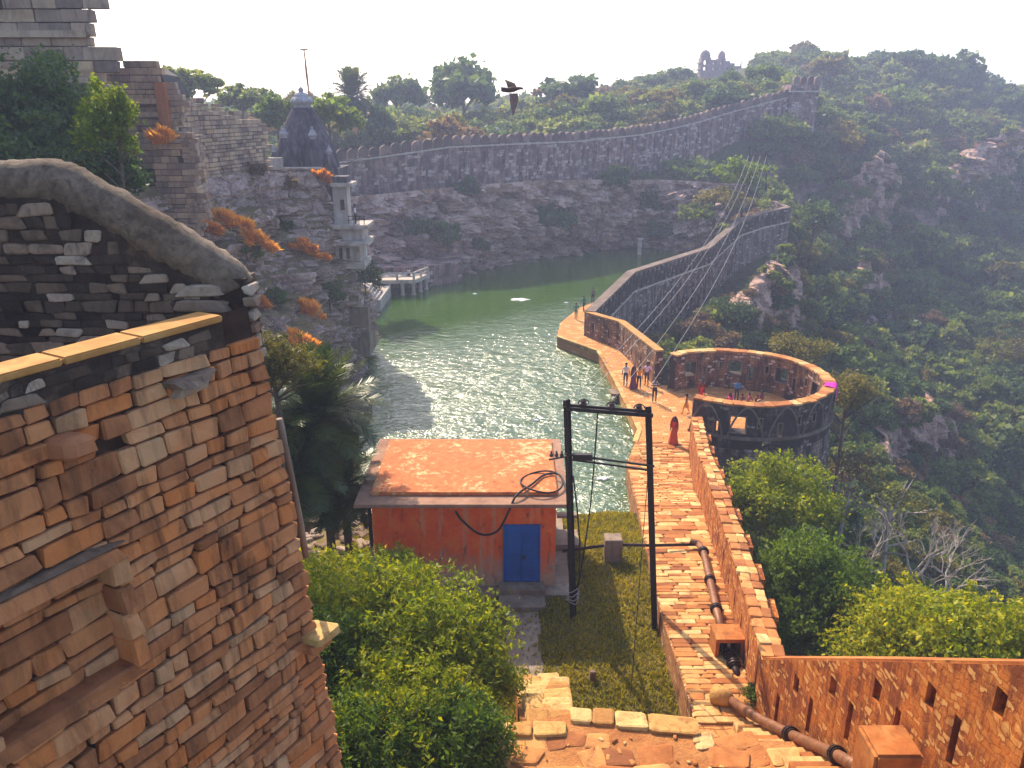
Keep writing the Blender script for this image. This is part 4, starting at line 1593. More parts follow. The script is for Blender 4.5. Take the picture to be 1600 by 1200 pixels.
tw_ = thing('stone_tower', (-21.5, 40, 14), 'tall weathered stone tower rising out of view above the dark trees', 'tower')
base = Vector((-18.5, 38, 0))
mb = MB()
c0 = [(-34, 38.35), (-18.85, 38.35), (-26, 48), (-34, 48)]
mb.prism(c0, 12, 32)
mb.build('core', M['grey_mortar'], tw_)
masonry_face(tw_, (-31, 38.1, 19.6), (1, 0, 0), 12.45, 9.5, (0.38, 0.6), 0.6, 1.7, V_TOWER, M['tower_stone_mass'], 230, batter=0.02)
for z_, o_ in ((22.6, 0.22), (21.0, 0.34), (20.7, 0.5)):
    mb = MB()
    mb.prism([(-33, 38.1 - o_), (-18.75 + o_ * 0.6, 38.1 - o_), (-25 + o_, 48), (-33, 48)], z_ - 0.14, z_ + 0.14)
    mb.build('cornice', M['tower_stone'], tw_)
mb = MB()
mb.prism([(-33, 37.5), (-18.1, 37.5), (-24, 48), (-33, 48)], 15, 20.5)
mb.build('plinth', M['ruin_wall'], tw_)
for xx in (-22.6, -26):
    mb = MB()
    mb.box((xx, 37.93, 24.6), (0.9, 0.3, 1.9))
    mb.build('dark_opening', M['black_plaster'], tw_)

# ruined building next to the tower and the wall running on to the temple
ru = thing('ruined_building', (-21, 48, 15), 'ruined stone building with broken top and cornice between tower and temple', 'ruin')
ridge = [(-24, 21.9), (-22.4, 21.8), (-21.6, 22.1), (-20.6, 22.15), (-19.9, 21.7), (-19.4, 20.6)]
mb = MB()
pts = ridge
for a, b in zip(pts, pts[1:]):
    mb.quad((a[0], 48.3, 14), (b[0], 48.3, 14), (b[0], 48.3, b[1] - .3), (a[0], 48.3, a[1] - .3))
    mb.quad((a[0], 48.3, a[1] - .3), (b[0], 48.3, b[1] - .3), (b[0], 51, b[1] - .4), (a[0], 51, a[1] - .4))
mb.quad((-19.4, 48.3, 14), (-19.4, 51, 14), (-19.4, 51, 20.2), (-19.4, 48.3, 20.3))
mb.build('core', M['grey_mortar'], ru)
masonry_face(ru, (-24, 48, 16.2), (1, 0, 0), 4.7, 6.2, (0.26, 0.4), 0.5, 1.2, V_TOWER, M['tower_stone_mass'], 120, top=lambda x: interp(ridge, -24 + x) - 16.2 + random.uniform(-.25, .1))
for z_, o_ in ((19.9, 0.25), (19.2, 0.15)):
    mb = MB()
    mb.box((-21.9, 47.9, z_), (3.7, 0.5 + o_, 0.26))
    mb.build('cornice', M['tower_stone'], ru)
mb = MB()
mb.box((-19.75, 47.75, 19.6), (0.55, 0.4, 2.6))
mb.build('door_opening', M['red_stone'], ru)
masonry_face(ru, (-19.55, 48.0, 14.6), (0.12, 1, 0), 3, 6.0, (0.26, 0.4), 0.5, 1.2, V_TOWER, M['tower_stone_mass'], 20, top=lambda x: 5.6 - 0.4 * x + random.uniform(-.4, .1))

rw = thing('ruin_wall', (-18, 55, 15), 'long crumbling dry-stone wall stepping down from ruin to temple', 'wall')
ra, rb = Vector((-19.6, 49.2, 0)), Vector((-17.7, 60.0, 0))
uu = (rb - ra).normalized()
Lr = (rb - ra).length
mb = MB()
nnr = Vector((uu.y, -uu.x, 0))
o_ = -nnr * 0.45
mb.prism([tuple((ra + o_)[:2]), tuple((rb + o_)[:2]), tuple((rb - nnr * 1.4)[:2]), tuple((ra - nnr * 1.4)[:2])], 12, lambda x, y: 20.1 - 1.9 * ((Vector((x, y, 0)) - ra).dot(uu) / Lr))
mb.build('core', M['grey_mortar'], rw)
masonry_face(rw, (ra.x, ra.y, 14.4), uu, Lr, 6.2, (0.2, 0.34), 0.35, 1.0, V_TOWER, M['tower_stone_mass'], 300, top=lambda x: 6.0 - 1.9 * x / Lr + 0.35 * noise.noise(Vector((x * 0.9, 1, 2))) + random.uniform(-.1, .1))
# stacked masonry pillar running down the rock under the ruin
st = thing('ruin_buttress', (-18.6, 45.5, 12), 'tumbled dark masonry buttress below the ruined building', 'buttress')
mb = MB()
mb.box((-18.7, 46.4, 14.6), (1.7, 1.6, 6.6))
mb.build('core', M['grey_mortar'], st)
masonry_face(st, (-19.7, 45.4, 11.6), (1, 0, 0), 2.1, 6.4, (0.2, 0.36), 0.3, 0.8, V_TOWER, M['tower_stone_mass'], 110, miss=0.06)
masonry_face(st, (-17.7, 45.4, 11.6), (0, 1, 0), 1.9, 6.4, (0.2, 0.36), 0.3, 0.8, V_TOWER, M['tower_stone_mass'], 60, miss=0.06)
# white pier at the far left edge
mb = MB()
q = AY(-8, 190, 30)
mb.box((q.x - 0.3, 30, q.z - 1.0), (0.9, 0.8, 4.2))
wpz = mb.build('pale_pier', M['shrine_stone'])
tag(wpz, 'pale stone pier at the left edge beside the dark trees', 'pier')


# ---- temple with curved spire
tp = thing('temple', (-16.8, 68, 13), 'dark temple tower with curved spire and clustered small spires', 'temple')


def shikhara(name, c, r, z0, z1, m_body, m_top, parent):
    h = z1 - z0
    prof = []
    for k in range(13):
        f = k / 12
        rr = r * (1 - 0.18 * f - 0.55 * f ** 2.2)
        prof.append((rr, z0 + h * 0.80 * f))
    mb = MB()
    mb.lathe(prof, 48, (c[0], c[1], 0), ribs=12, ribd=0.045, square=0.35, rot=R(12))
    b = mb.build(name, m_body, parent)
    rt = prof[-1][0]
    zt = z0 + h * 0.80
    mb = MB()
    mb.lathe([(rt * 0.85, zt - 0.02), (rt * 0.9, zt + 0.03 * h), (rt * 1.15, zt + 0.045 * h), (rt * 1.2, zt + 0.065 * h), (rt * 1.05, zt + 0.085 * h), (rt * 0.75, zt + 0.105 * h), (rt * 0.72, zt + 0.12 * h), (rt * 0.5, zt + 0.14 * h), (rt * 0.2, zt + 0.15 * h),
              (rt * 0.28, zt + 0.165 * h), (rt * 0.25, zt + 0.18 * h), (rt * 0.05, zt + 0.2 * h)], 32, (c[0], c[1], 0), ribs=16, ribd=0.04)
    mb.build('finial', m_top, b)
    return b


shikhara('spire', (-17.3, 69.5), 2.85, 13.2, 21.2, M['temple_dark'], M['temple_light'], tp)
shikhara('small_spire', (-18.3, 66.9), 1.05, 13.2, 18.3, M['temple_dark'], M['temple_light'], tp)
shikhara('small_spire', (-16.0, 66.9), 1.1, 13.2, 18.2, M['temple_dark'], M['temple_light'], tp)
shikhara('small_spire', (-19.0, 66.2), 0.65, 13.2, 17.0, M['temple_dark'], M['temple_light'], tp)
shikhara('small_spire', (-14.7, 66.7), 0.75, 13.0, 16.8, M['temple_dark'], M['temple_light'], tp)
mb = MB()
mb.box((-16.8, 69, 13.6), (5.4, 5.2, 2.6))
mb.build('base', M['temple_dark'], tp)
for x_, y_ in ((-15.2, 66.2), (-14.2, 66.6)):
    mb = MB()
    mb.box((x_, y_, 14.3), (1.0, 0.8, 0.16))
    mb.build('ledge', M['temple_light'], tp)
lw = thing('temple_terrace_wall', (-17.7, 65.4, 13.5), 'low pale rubble wall on the rock edge in front of the temple', 'wall')
mb = MB()
mb.box((-17.3, 65.3, 13.8), (4.2, 0.6, 2.4))
mb.build('core', M['ruin_wall'], lw)
mb = MB()
mb.box((-18.8, 65.2, 15.4), (1.2, 0.7, 0.9))
mb.build('raised_block', M['shrine_stone'], lw)
mb = MB()
mb.box((-17.3, 65.28, 15.06), (4.35, 0.75, 0.12))
mb.build('coping', M['light_trim'], lw)

# flag mast over the temple
fm = thing('flag_mast', AY(483, 168, 70), 'thin crooked mast with a flat disc on top above the temple', 'mast')
mb = MB()
mast = [AY(484, 190, 70), AY(482, 140, 70), AY(479, 115, 70), AY(477, 95, 70), AY(475, 79, 70)]
mb.tube(mast, [0.07, 0.06, 0.1, 0.07, 0.05], 8)
mb.build('pole', M['red_stone'], fm)
mb = MB()
mb.lathe([(0.1, 0), (0.38, 0.05), (0.36, 0.1), (0.08, 0.14)], 16, AY(475, 79, 70))
mb.build('disc', M['red_stone'], fm)

# ---- shrine clinging to the cliff above the water
sh = thing('cliff_shrine', (-13, 63, 0), 'pale stepped stone shrine clinging to the cliff over the water', 'shrine')


def sbox(name, px, py0, py1, wpx, y, dep, m=None, taper=1.0):
    a, b = AY(px, py0, y), AY(px, py1, y)
    wd = wpx / FPX * (y * math.cos(PITCH) + (CZ - a.z) * math.sin(PITCH))
    mb = MB()
    mb.box(((a.x + b.x) / 2, y + dep / 2, (a.z + b.z) / 2), (wd, dep, abs(a.z - b.z)), taper=taper)
    return mb.build(name, m or M['shrine_stone'], sh)


tw2 = sbox('turret', 532, 292, 350, 22, 62.6, 1.4)
sbox('turret_cap', 533, 286, 292, 34, 62.3, 2.0, M['light_trim'])
sbox('turret_cap', 531, 276, 286, 22, 62.5, 1.4, M['temple_dark'])
wnd = sbox('window', 535, 312, 328, 6, 62.55, 0.1, M['black_plaster'])
sbox('ledge', 545, 352, 358, 58, 61.6, 3.0, M['light_trim'])
sbox('storey', 542, 358, 378, 48, 62.2, 2.6)
sbox('eave', 543, 378, 384, 62, 61.4, 3.2, M['light_trim'])
sbox('eave', 560, 380, 385, 30, 61.0, 2.2, M['light_trim'])
sbox('storey', 542, 384, 410, 44, 62.0, 2.8)
for px in (527, 538, 549, 560):
    sbox('pilaster', px, 385, 408, 5, 61.8, 0.3, M['light_trim'])
for px in (532, 544):
    sbox('opening', px, 388, 404, 6, 61.93, 0.14, M['black_plaster'])
sbox('plinth', 545, 410, 420, 50, 61.6, 3.2, M['light_trim'])
sbox('buttress', 548, 420, 478, 20, 61.9, 1.6, taper=0.8)
sbox('buttress_foot', 550, 470, 482, 30, 61.6, 1.8, M['light_trim'])
sbox('base', 555, 480, 556, 44, 61.6, 3.4, M['concrete'])
for k, px in enumerate((545, 553, 561, 569)):
    a, b = AY(px, 351, 61.9), AY(px, 337, 61.9)
    mb = MB()
    mb.tube([a, b], 0.03, 6)
    mb.build('railing_post', M['dark_metal'], sh)
for py in (338, 344):
    mb = MB()
    mb.tube([AY(543, py, 61.9), AY(571, py, 61.9)], 0.025, 6)
    mb.build('railing_bar', M['dark_metal'], sh)

# ---- bathing terrace on pillars at the far left shore
gt = thing('bathing_terrace', (-12, 87, 0), 'stone bathing terrace with railing on pillars over the green water', 'terrace')
mb = MB()
mb.prism([(-17.0, 78), (-13.4, 79), (-13.3, 86), (-17.5, 87)], -1, 1.2)
mb.build('quay', M['shrine_stone'], gt)
mb = MB()
mb.prism([(-15, 86.0), (-10.6, 86.4), (-9.4, 90), (-15, 91)], 1.35, 1.75)
mb.build('slab', M['light_trim'], gt)
mb = MB()
mb.prism([(-16, 90), (-10.2, 90.4), (-6, 94), (-6.2, 96), (-17, 97)], -1, 2.4)
mb.build('rear_wall', M['far_wall'], gt)
for x_, y_ in ((-13.6, 86.4), (-12.1, 86.6), (-10.9, 86.7), (-10.3, 88.3), (-9.8, 89.6)):
    mb = MB()
    mb.lathe([(0.26, -1), (0.26, 0.1), (0.2, 0.2), (0.2, 1.0), (0.3, 1.36)], 10, (x_, y_, 0))
    mb.build('pillar', M['shrine_stone'], gt)
rail = [(-14.4, 86.2), (-12.6, 86.35), (-10.8, 86.55), (-10.2, 88.2), (-9.6, 89.7)]
for x_, y_ in rail:
    mb = MB()
    mb.box((x_, y_, 2.15), (0.22, 0.22, 0.8))
    mb.build('railing_post', M['shrine_stone'], gt)
for (a, b) in zip(rail, rail[1:]):
    for z_, h_ in ((2.5, 0.14), (2.08, 0.1)):
        mb = MB()
        mb.tube([(a[0], a[1], z_), (b[0], b[1], z_)], h_ / 1.6, 6)
        mb.build('rail', M['light_trim'], gt)
for k in range(4):
    mb = MB()
    mb.box((-15.0, 80.2 + 0 * k, 1.35 + k * 0.28), (2.6 - 0.5 * k, 5.4 - 0.6 * k, 0.27))
    mb.build('step', M['shrine_stone'], gt)

# small post in the far water
mb = MB()
mb.box((18.0, 112.5, 0.9), (0.55, 0.55, 2.4))
mb.box((18.0, 112.5, 2.18), (0.8, 0.8, 0.16))
o = mb.build('water_post', M['light_trim'])
tag(o, 'small pale post standing in the far water', 'post')
# low stone plinth in the water beside the walkway
ws = thing('water_plinth', (6.3, 49.5, 0), 'low pale slab plinth in the water beside the walkway edge', 'plinth')
mb = MB()
q = AZ(972, 612, 0.55)
mb.box((q.x, q.y, 0.5), (1.7, 1.1, 0.16))
mb.build('slab', M['pale_stone'], ws)
mb = MB()
mb.box((q.x + 0.2, q.y, -0.1), (1.2, 0.7, 1.1))
mb.build('pier', M['soot_wall'], ws)

# ---- red hut with blue double door
HX0, HX1, HY0, HY1, HZ = -4.85, 1.53, 24.6, 29.4, 3.35
hut = thing('pump_hut', (-1.6, 27, 3.2), 'red plastered flat-roofed hut with blue double door', 'hut')


def hut_mat():
    g = G('red_plaster')
    p = g.pos()
    n1 = g.noise(p, 1.5, 8, 0.75, 0.5)
    n2 = g.noise(p, 9, 6, 0.75)
    sx = g.new('SeparateXYZ')
    g.link(p, sx.inputs[0])
    low = g.math('ADD', g.math('DIVIDE', g.math('SUBTRACT', sx.outputs[2], HZ), 3.2), g.math('MULTIPLY', g.math('SUBTRACT', n1, 0.5), 1.1))
    c = g.ramp(n1, [(0.3, (0.66, 0.055, 0.010)), (0.5, (0.82, 0.12, 0.018)), (0.8, (0.84, 0.25, 0.06))])
    worn = g.ramp(n2, [(0.3, (0.38, 0.2, 0.13)), (0.7, (0.55, 0.38, 0.27))])
    c = g.mix(g.ramp(low, [(0.12, 1.0), (0.45, 0.0)]), c, worn)
    st = g.noise(g.pos((1.6, 1.6, 0.12)), 1.3, 5, 0.7)
    c = g.mix(g.ramp(st, [(0.54, 0.0), (0.66, 0.75)]), c, (0.58, 0.36, 0.22))
    c = g.mix(g.ramp(g.noise(g.pos((1.2, 1.2, 0.5)), 1.7, 5, 0.75), [(0.57, 0.0), (0.68, 0.75)]), c, (0.12, 0.035, 0.022))
    g.col(c)
    g.bump(g.math('ADD', n2, n1), 0.35, 0.02)
    g.b.inputs['Roughness'].default_value = 0.88
    return g.m


def roof_mat():
    g = G('roof_plaster')
    p = g.pos()
    n1 = g.noise(p, 0.8, 8, 0.75, 0.6)
    n2 = g.noise(p, 4.5, 7, 0.75)
    c = g.ramp(n2, [(0.3, (0.44, 0.10, 0.03)), (0.6, (0.56, 0.17, 0.05))])
    f = g.math('ADD', g.math('MULTIPLY', n1, 0.6), g.math('MULTIPLY', n2, 0.4))
    c = g.mix(g.ramp(f, [(0.525, 0.0), (0.6, 0.85)]), c, (0.68, 0.48, 0.23))
    c = g.mix(g.ramp(f, [(0.38, 0.7), (0.44, 0.0)]), c, (0.2, 0.06, 0.03))
    g.col(c)
    g.bump(n2, 0.3, 0.02)
    return g.m


M['red_plaster'] = hut_mat()
M['roof_plaster'] = roof_mat()
mb = MB()
mb.box(((HX0 + HX1) / 2, (HY0 + HY1) / 2, HZ + 1.6), (HX1 - HX0, HY1 - HY0, 3.5))
hb = mb.build('wall', M['red_plaster'], hut)
mb = MB()
mb.box(((HX0 + HX1) / 2, (HY0 + HY1) / 2, HZ - 0.35), (HX1 - HX0 + 1.1, HY1 - HY0 + 1.2, 0.72))
mb.build('plinth', M['concrete'], hut)
zr = HZ + 3.35
M['slab_edge'] = stone_mat('slab_edge', [(0.2, (0.24, 0.13, 0.09)), (0.5, (0.36, 0.2, 0.13)), (0.8, (0.46, 0.28, 0.19))], 'none', 2.5, 0.6, (0.07, 0.035, 0.03), streak=(1.5, 1.5, 1.5))
me_ = MB()
me_.box(((HX0 + HX1) / 2 - 0.05, (HY0 + HY1) / 2, zr + 0.06), (HX1 - HX0 + 0.95, HY1 - HY0 + 0.9, 0.13))
mm = me_.mesh('roof')
bevel_mesh(mm, 0.015)
mm.materials.append(M['slab_edge'])
roof = put('roof', mm, None, hut)
me_ = MB()
me_.box(((HX0 + HX1) / 2, (HY0 + HY1) / 2 + 0.15, zr + 0.19), (HX1 - HX0 + 0.1, HY1 - HY0 - 0.1, 0.13))
mm = me_.mesh('roof_screed')
bevel_mesh(mm, 0.03, 2)
mm.materials.append(M['roof_plaster'])
put('roof_screed', mm, None, roof)
DX0, DX1 = -0.24, 0.93
dz0 = HZ + 0.22
door = thing('x', (0, 0, 0))
bpy.data.objects.remove(door)
mb = MB()
for k, (a, b) in enumerate(((DX0, (DX0 + DX1) / 2 - 0.006), ((DX0 + DX1) / 2 + 0.006, DX1))):
    mb = MB()
    mb.box(((a + b) / 2, HY0 - 0.05, dz0 + 1.1), (b - a, 0.06, 2.2))
    mm = mb.mesh('door_leaf')
    bevel_mesh(mm, 0.008)
    mm.materials.append(M['blue_paint'])
    dl = put('door_leaf', mm, None, hut)
    for zz in (0.35, 1.1, 1.85):
        mb = MB()
        mb.box(((a + b) / 2, HY0 - 0.085, dz0 + zz), (b - a - 0.05, 0.015, 0.05))
        mb.build('door_rib', M['blue_paint'], dl)
    if k == 1:
        mb = MB()
        mb.box((a + 0.07, HY0 - 0.1, dz0 + 1.0), (0.09, 0.05, 0.12))
        mb.build('lock', M['dark_metal'], dl)
mb = MB()
for x_, w_, z_, h_ in ((DX0 - 0.035, 0.06, 1.12, 2.28), (DX1 + 0.035, 0.06, 1.12, 2.28)):
    mb.box((x_, HY0 - 0.04, dz0 + z_), (w_, 0.1, h_))
mb.box(((DX0 + DX1) / 2, HY0 - 0.04, dz0 + 2.235), (DX1 - DX0 + 0.01, 0.1, 0.06))
mb.build('door_frame', M['blue_paint'], hut)
mb = MB()
mb.box(((DX0 + DX1) / 2, HY0 - 0.3, HZ + 0.09), (1.6, 0.55, 0.2))
mb.build('door_step', M['concrete'], hut)
mb = MB()
mb.box(((DX0 + DX1) / 2, HY0 - 0.95, HZ - 0.09), (1.6, 0.75, 0.2))
mb.build('door_step', M['concrete'], hut)
mb = MB()
mb.tube([(HX0 - 0.14, HY0 + 0.3, 1.8), (HX0 - 0.14, HY0 + 0.3, zr)], 0.07, 8)
mb.build('downpipe', M['dark_metal'], hut)
# worn concrete strip leading to the door
mb = MB()
for k in range(9):
    y0, y1 = 23.2 - k * 0.42, 23.2 - (k + 1) * 0.42
    xa, xb = -0.2 + 0.05 * math.sin(k * 2.1), 0.9 + 0.08 * math.sin(k * 1.3)
    mb.quad((xa, y1, yard_z(xa, y1) + 0.03), (xb, y1, yard_z(xb, y1) + 0.03), (xb, y0, yard_z(xb, y0) + 0.03), (xa, y0, yard_z(xa, y0) + 0.03))
o = mb.build('door_path', M['concrete'])
tag(o, 'worn concrete strip leading to the blue door', kind='structure')
# little masonry bench with post right of the hut
bn = thing('masonry_stand', (1.9, 27.5, 2.8), 'small T-shaped masonry stand between the hut and the water', 'stand')
mb = MB()
q = AZ(882, 850, 3.2)
mb.box((2.15, 27.6, 3.1), (0.9, 1.2, 1.0))
mb.build('base', M['concrete'], bn)
mb = MB()
mb.box((2.35, 27.7, 4.0), (0.18, 0.2, 0.9))
mb.box((2.15, 27.7, 4.5), (0.8, 0.26, 0.12))
mb.build('post', M['concrete'], bn)

# ---- power frame: two poles with cross beams
pf = thing('electric_gantry', (3.4, 22.6, 3.2), 'dark two-pole electric frame with cross beams and insulators', 'electric frame')
LB, LT = AZ(896, 968, 3.1), AY(886, 634, 22.7)
RB_, RT_ = AZ(1023, 985, 3.1), AY(1013, 645, 22.4)


def beam(mb, a, b, wd, hd):
    a, b = Vector(a), Vector(b)
    d = (b - a)
    q = d.to_track_quat('X', 'Z').to_matrix().to_4x4()
    mb.box((a + b) / 2, (d.length, wd, hd), q.to_3x3())


for a, b in ((LB, LT), (RB_, RT_)):
    pole = MB()
    d = (b - a)
    # rolled steel joist: two flanges and a web
    q = d.to_track_quat('Z', 'Y').to_matrix()
    mid = (a + b) / 2
    L = d.length + 0.4
    pole.box(mid + q @ Vector((0, 0.085, 0)), (0.125, 0.02, L), q)
    pole.box(mid + q @ Vector((0, -0.085, 0)), (0.125, 0.02, L), q)
    pole.box(mid, (0.02, 0.146, L), q)
    pole.build('pole', M['dark_metal'], pf)


def on(a, b, f):
    return a.lerp(b, f)


for f, dy, nm in ((0.995, -0.14, 'top_beam'), (0.995, 0.14, 'top_beam'), (0.80, -0.13, 'lower_beam'), (0.765, 0.13, 'lower_beam')):
    mb = MB()
    a, b = on(LB, LT, f) + Vector((-0.12, dy, 0)), on(RB_, RT_, f if f > 0.9 else f - 0.02) + Vector((0.12, dy, 0))
    beam(mb, a, b, 0.05, 0.12 if f > 0.9 else 0.06)
    mb.build(nm, M['dark_metal'], pf)
INS = []
for f in (0.2, 0.55, 0.88):
    c = on(LT, RT_, f) + Vector((0, 0.0, 0.06))
    mb = MB()
    mb.lathe([(0.05, 0), (0.12, 0.03), (0.13, 0.07), (0.06, 0.09), (0.1, 0.12), (0.1, 0.15), (0.04, 0.2)], 12, c)
    mb.build('insulator', M['porcelain'], pf)
    mb = MB()
    ring = [(c.x + 0.16 * math.cos(t), c.y - 0.1, c.z + 0.1 + 0.13 * math.sin(t)) for t in np.linspace(0, math.pi, 10)]
    mb.tube(ring, 0.018, 6)
    mb.build('jumper', M['cable'], pf)
    INS.append(c + Vector((0, 0, 0.15)))
mb = MB()
c = on(LB, LT, 0.79)
mb.box(c + Vector((0.42, -0.2, 0.02)), (0.6, 0.18, 0.2))
mb.build('switch_box', M['dark_metal'], pf)
for k in range(3):
    mb = MB()
    mb.lathe([(0.03, 0), (0.06, 0.02), (0.06, 0.1), (0.03, 0.12), (0.03, 0.2)], 8, c + Vector((-0.22 - 0.16 * k, -0.1, -0.03)))
    mb.build('insulator', M['porcelain'], pf)
mb = MB()
beam(mb, c + Vector((-0.62, -0.1, -0.12)), c + Vector((0, -0.1, -0.0)), 0.05, 0.05)
mb.build('bracket', M['dark_metal'], pf)
# cable from the beam down between the poles, and stay wire
mb = MB()
a = on(LT, RT_, 0.38)
pts = [a + Vector((0, -0.1, 0)), a + Vector((-0.05, -0.12, -1.5)), a + Vector((-0.12, -0.1, -3.2)), a + Vector((-0.25, -0.1, -4.6)), on(LB, LT, 0.22) + Vector((0.25, -0.1, 0)), on(LB, LT, 0.15) + Vector((0.05, -0.1, 0))]
mb.tube(pts, 0.022, 6)
mb.build('hanging_cable', M['cable'], pf)
mb = MB()
pts = [on(LB, LT, 0.7) + Vector((0.12, -0.06, 0)), on(LB, LT, 0.55) + Vector((0.22, -0.08, 0)), on(LB, LT, 0.4) + Vector((0.28, -0.06, 0)), on(LB, LT, 0.2) + Vector((0.22, -0.05, 0)), on(LB, LT, 0.1) + Vector((0.05, -0.12, 0))]
mb.tube(pts, 0.025, 6)
mb.build('hanging_cable', M['cable'], pf)
mb = MB()
mb.tube([on(RB_, RT_, 0.76) + Vector((-0.05, 0, 0)), AZ(985, 1092, 3.2)], 0.011, 5)
mb.build('stay_wire', M['cable'], pf)
# coil of cable round the pole foot
mb = MB()
for k in range(4):
    cc = on(LB, LT, 0.10 + 0.02 * k)
    ring = [(cc.x - 0.02 + (0.2 + 0.04 * math.sin(3 * t + k)) * math.cos(t), cc.y + 0.2 * math.sin(t), cc.z + 0.06 * math.sin(2 * t + k)) for t in np.linspace(0, 2 * math.pi, 16)]
    mb.tube(ring, 0.016, 5)
o = mb.build('cable_coil', M['wire'], pf)
def smooth_pts(P, k=6):
    P = [Vector(p) for p in P]
    out = []
    for i in range(len(P) - 1):
        p0, p1, p2, p3 = P[max(i - 1, 0)], P[i], P[i + 1], P[min(i + 2, len(P) - 1)]
        for j in range(k):
            t = j / k
            out.append(0.5 * ((2 * p1) + (p2 - p0) * t + (2 * p0 - 5 * p1 + 4 * p2 - p3) * t * t + (3 * p1 - p0 - 3 * p2 + p3) * t ** 3))
    out.append(P[-1])
    return out


# thick black cable from the hut wall over the roof
mb = MB()
cps = [Vector((-1.95, HY0 - 0.02, zr - 0.35)), Vector((-1.7, HY0 - 0.25, zr - 0.6)), Vector((-1.1, HY0 - 0.45, zr - 1.0)), Vector((-0.5, HY0 - 0.5, zr - 0.85)), Vector((-0.1, HY0 - 0.45, zr - 0.1)), Vector((0.15, HY0 - 0.1, zr + 0.3)), Vector((0.7, HY0 + 0.7, zr + 0.33)), Vector((1.2, HY0 + 1.5, zr + 0.32)), Vector((1.75, HY0 + 1.2, zr + 0.4)), on(LB, LT, 0.56)]
mb.tube(smooth_pts(cps), 0.04, 8)
lp = [Vector((1.05 + 0.75 * math.cos(t), HY0 + 0.95 + 0.85 * math.sin(t), zr + 0.31 + 0.06 * math.sin(t * 2))) for t in np.linspace(0.3, 2 * math.pi + 0.2, 26)]
mb.tube(lp, 0.034, 8)
o = mb.build('power_cable', M['cable'], smooth=True)
tag(o, 'thick black cable looped on the hut roof and sagging down its front', 'cable')

# ---- concrete post carrying a pipe across the yard
cb = thing('concrete_block', AZ(957, 890, 2.8), 'squat concrete pier carrying a pipe across the grassy yard', 'pier')
q = AZ(957, 888, 2.9)
mb = MB()
mb.box((q.x, q.y + 0.2, 3.4), (0.66, 0.6, 1.5))
mm = mb.mesh('pier')
bevel_mesh(mm, 0.03)
mm.materials.append(M['concrete'])
put('pier', mm, None, cb)
PBX, PBY = q.x, q.y + 0.2
xp = thing('cross_pipe', (PBX, PBY, 3.7), 'slim dark pipe crossing the yard and walkway', 'pipe')
mb = MB()
mb.tube([(1.9, PBY - 0.2, 3.65), (PBX, PBY, 3.82), (5.3, PBY + 0.1, 3.72), (RX(27) - 0.75, 27.0, 3.62)], 0.06, 8)
mb.build('tube', M['flange_metal'], xp, smooth=True)

# ---- big water main beside the path wall
wm = thing('water_main', (7, 24, 3.6), 'rusty iron water main with flanged joints running beside the path wall', 'pipe')
main = [Vector((RX(27) - 0.62, 27.0, PZ(27) + 0.25)), Vector((RX(26.4) - 0.52, 26.3, PZ(26.3) + 0.24)), Vector((RX(24) - 0.55, 24, PZ(24) + 0.24)), Vector((RX(22) - 0.55, 22, PZ(22) + 0.24)), Vector((RX(20.3) - 0.5, 20.3, PZ(20.3) + 0.26))]
mb = MB()
mb.tube(main, 0.13, 14)
mb.build('pipe', M['pipe_metal'], wm, smooth=True)


def flange(p, d, r=0.2, parent=wm):
    d = Vector(d).normalized()
    mb = MB()
    mb.tube([Vector(p) - d * 0.07, Vector(p) - d * 0.02], r, 14)
    mb.tube([Vector(p) + d * 0.02, Vector(p) + d * 0.07], r, 14)
    mb.tube([Vector(p) - d * 0.12, Vector(p) + d * 0.12], r * 0.8, 14)
    mb.build('flange', M['flange_metal'], parent)


for k in range(1, 4):
    flange(main[k], main[k + 1] - main[k - 1])
mb = MB()
mb.tube([main[0], main[0] + Vector((-0.3, 0.12, 0.05))], [0.15, 0.1], 12)
mb.build('elbow', M['pipe_metal'], wm)
ln = []
lower = [Vector((5.8, 17.3, 4.62)), AY(1180, 1120, 16.3), AY(1240, 1148, 14.8), AY(1308, 1180, 12.95), Vector((6.3, 10.9, 8.5))]
for p_ in lower:
    p_.x = min(p_.x, RX(p_.y) - 0.22)
mb = MB()
mb.tube(lower, 0.125, 14)
mb.build('pipe', M['pipe_metal'], wm, smooth=True)
flange(lower[2], lower[3] - lower[1])
flange(lower[3], lower[4] - lower[2])
mb = MB()
mb.tube([lower[0] + Vector((-0.28, 0.3, -0.1)), lower[0] + Vector((-0.1, 0.1, 0)), lower[0] + Vector((0.02, -0.05, 0))], [0.3, 0.25, 0.15], 14)
e_ = mb.build('bell_end', M['yellow_stone'], wm, smooth=True)
# valve chamber with open front
vc = thing('valve_box', (6.8, 19.9, 4.1), 'small rusty concrete box with open front over the pipe valve', 'box')
bx0 = Vector((RX(20) - 0.48, 19.9, PZ(19.9)))
mb = MB()
mb.box(bx0 + Vector((0, 0, 0.66)), (0.86, 0.75, 0.12))
mb.build('lid', M['rust_concrete'], vc)
for dx in (-0.37, 0.37):
    mb = MB()
    mb.box(bx0 + Vector((dx, 0, 0.3)), (0.1, 0.72, 0.596))
    mb.build('side', M['rust_concrete'], vc)
mb = MB()
mb.box(bx0 + Vector((0, 0.33, 0.3)), (0.63, 0.08, 0.59))
mb.build('back', M['rust_concrete'], vc)
vv = thing('valve', bx0 + Vector((0, -0.2, 0.2)), 'dark iron gate valve with stacked flanges in front of the valve box', 'valve')
mb = MB()
vp = [bx0 + Vector((0.0, 0.1, 0.26)), bx0 + Vector((0.0, -0.5, 0.2)), bx0 + Vector((0.02, -1.0, 0.15)), bx0 + Vector((0.02, -1.3, 0.05))]
mb.tube(vp, 0.11, 12)
mb.build('body', M['flange_metal'], vv, smooth=True)
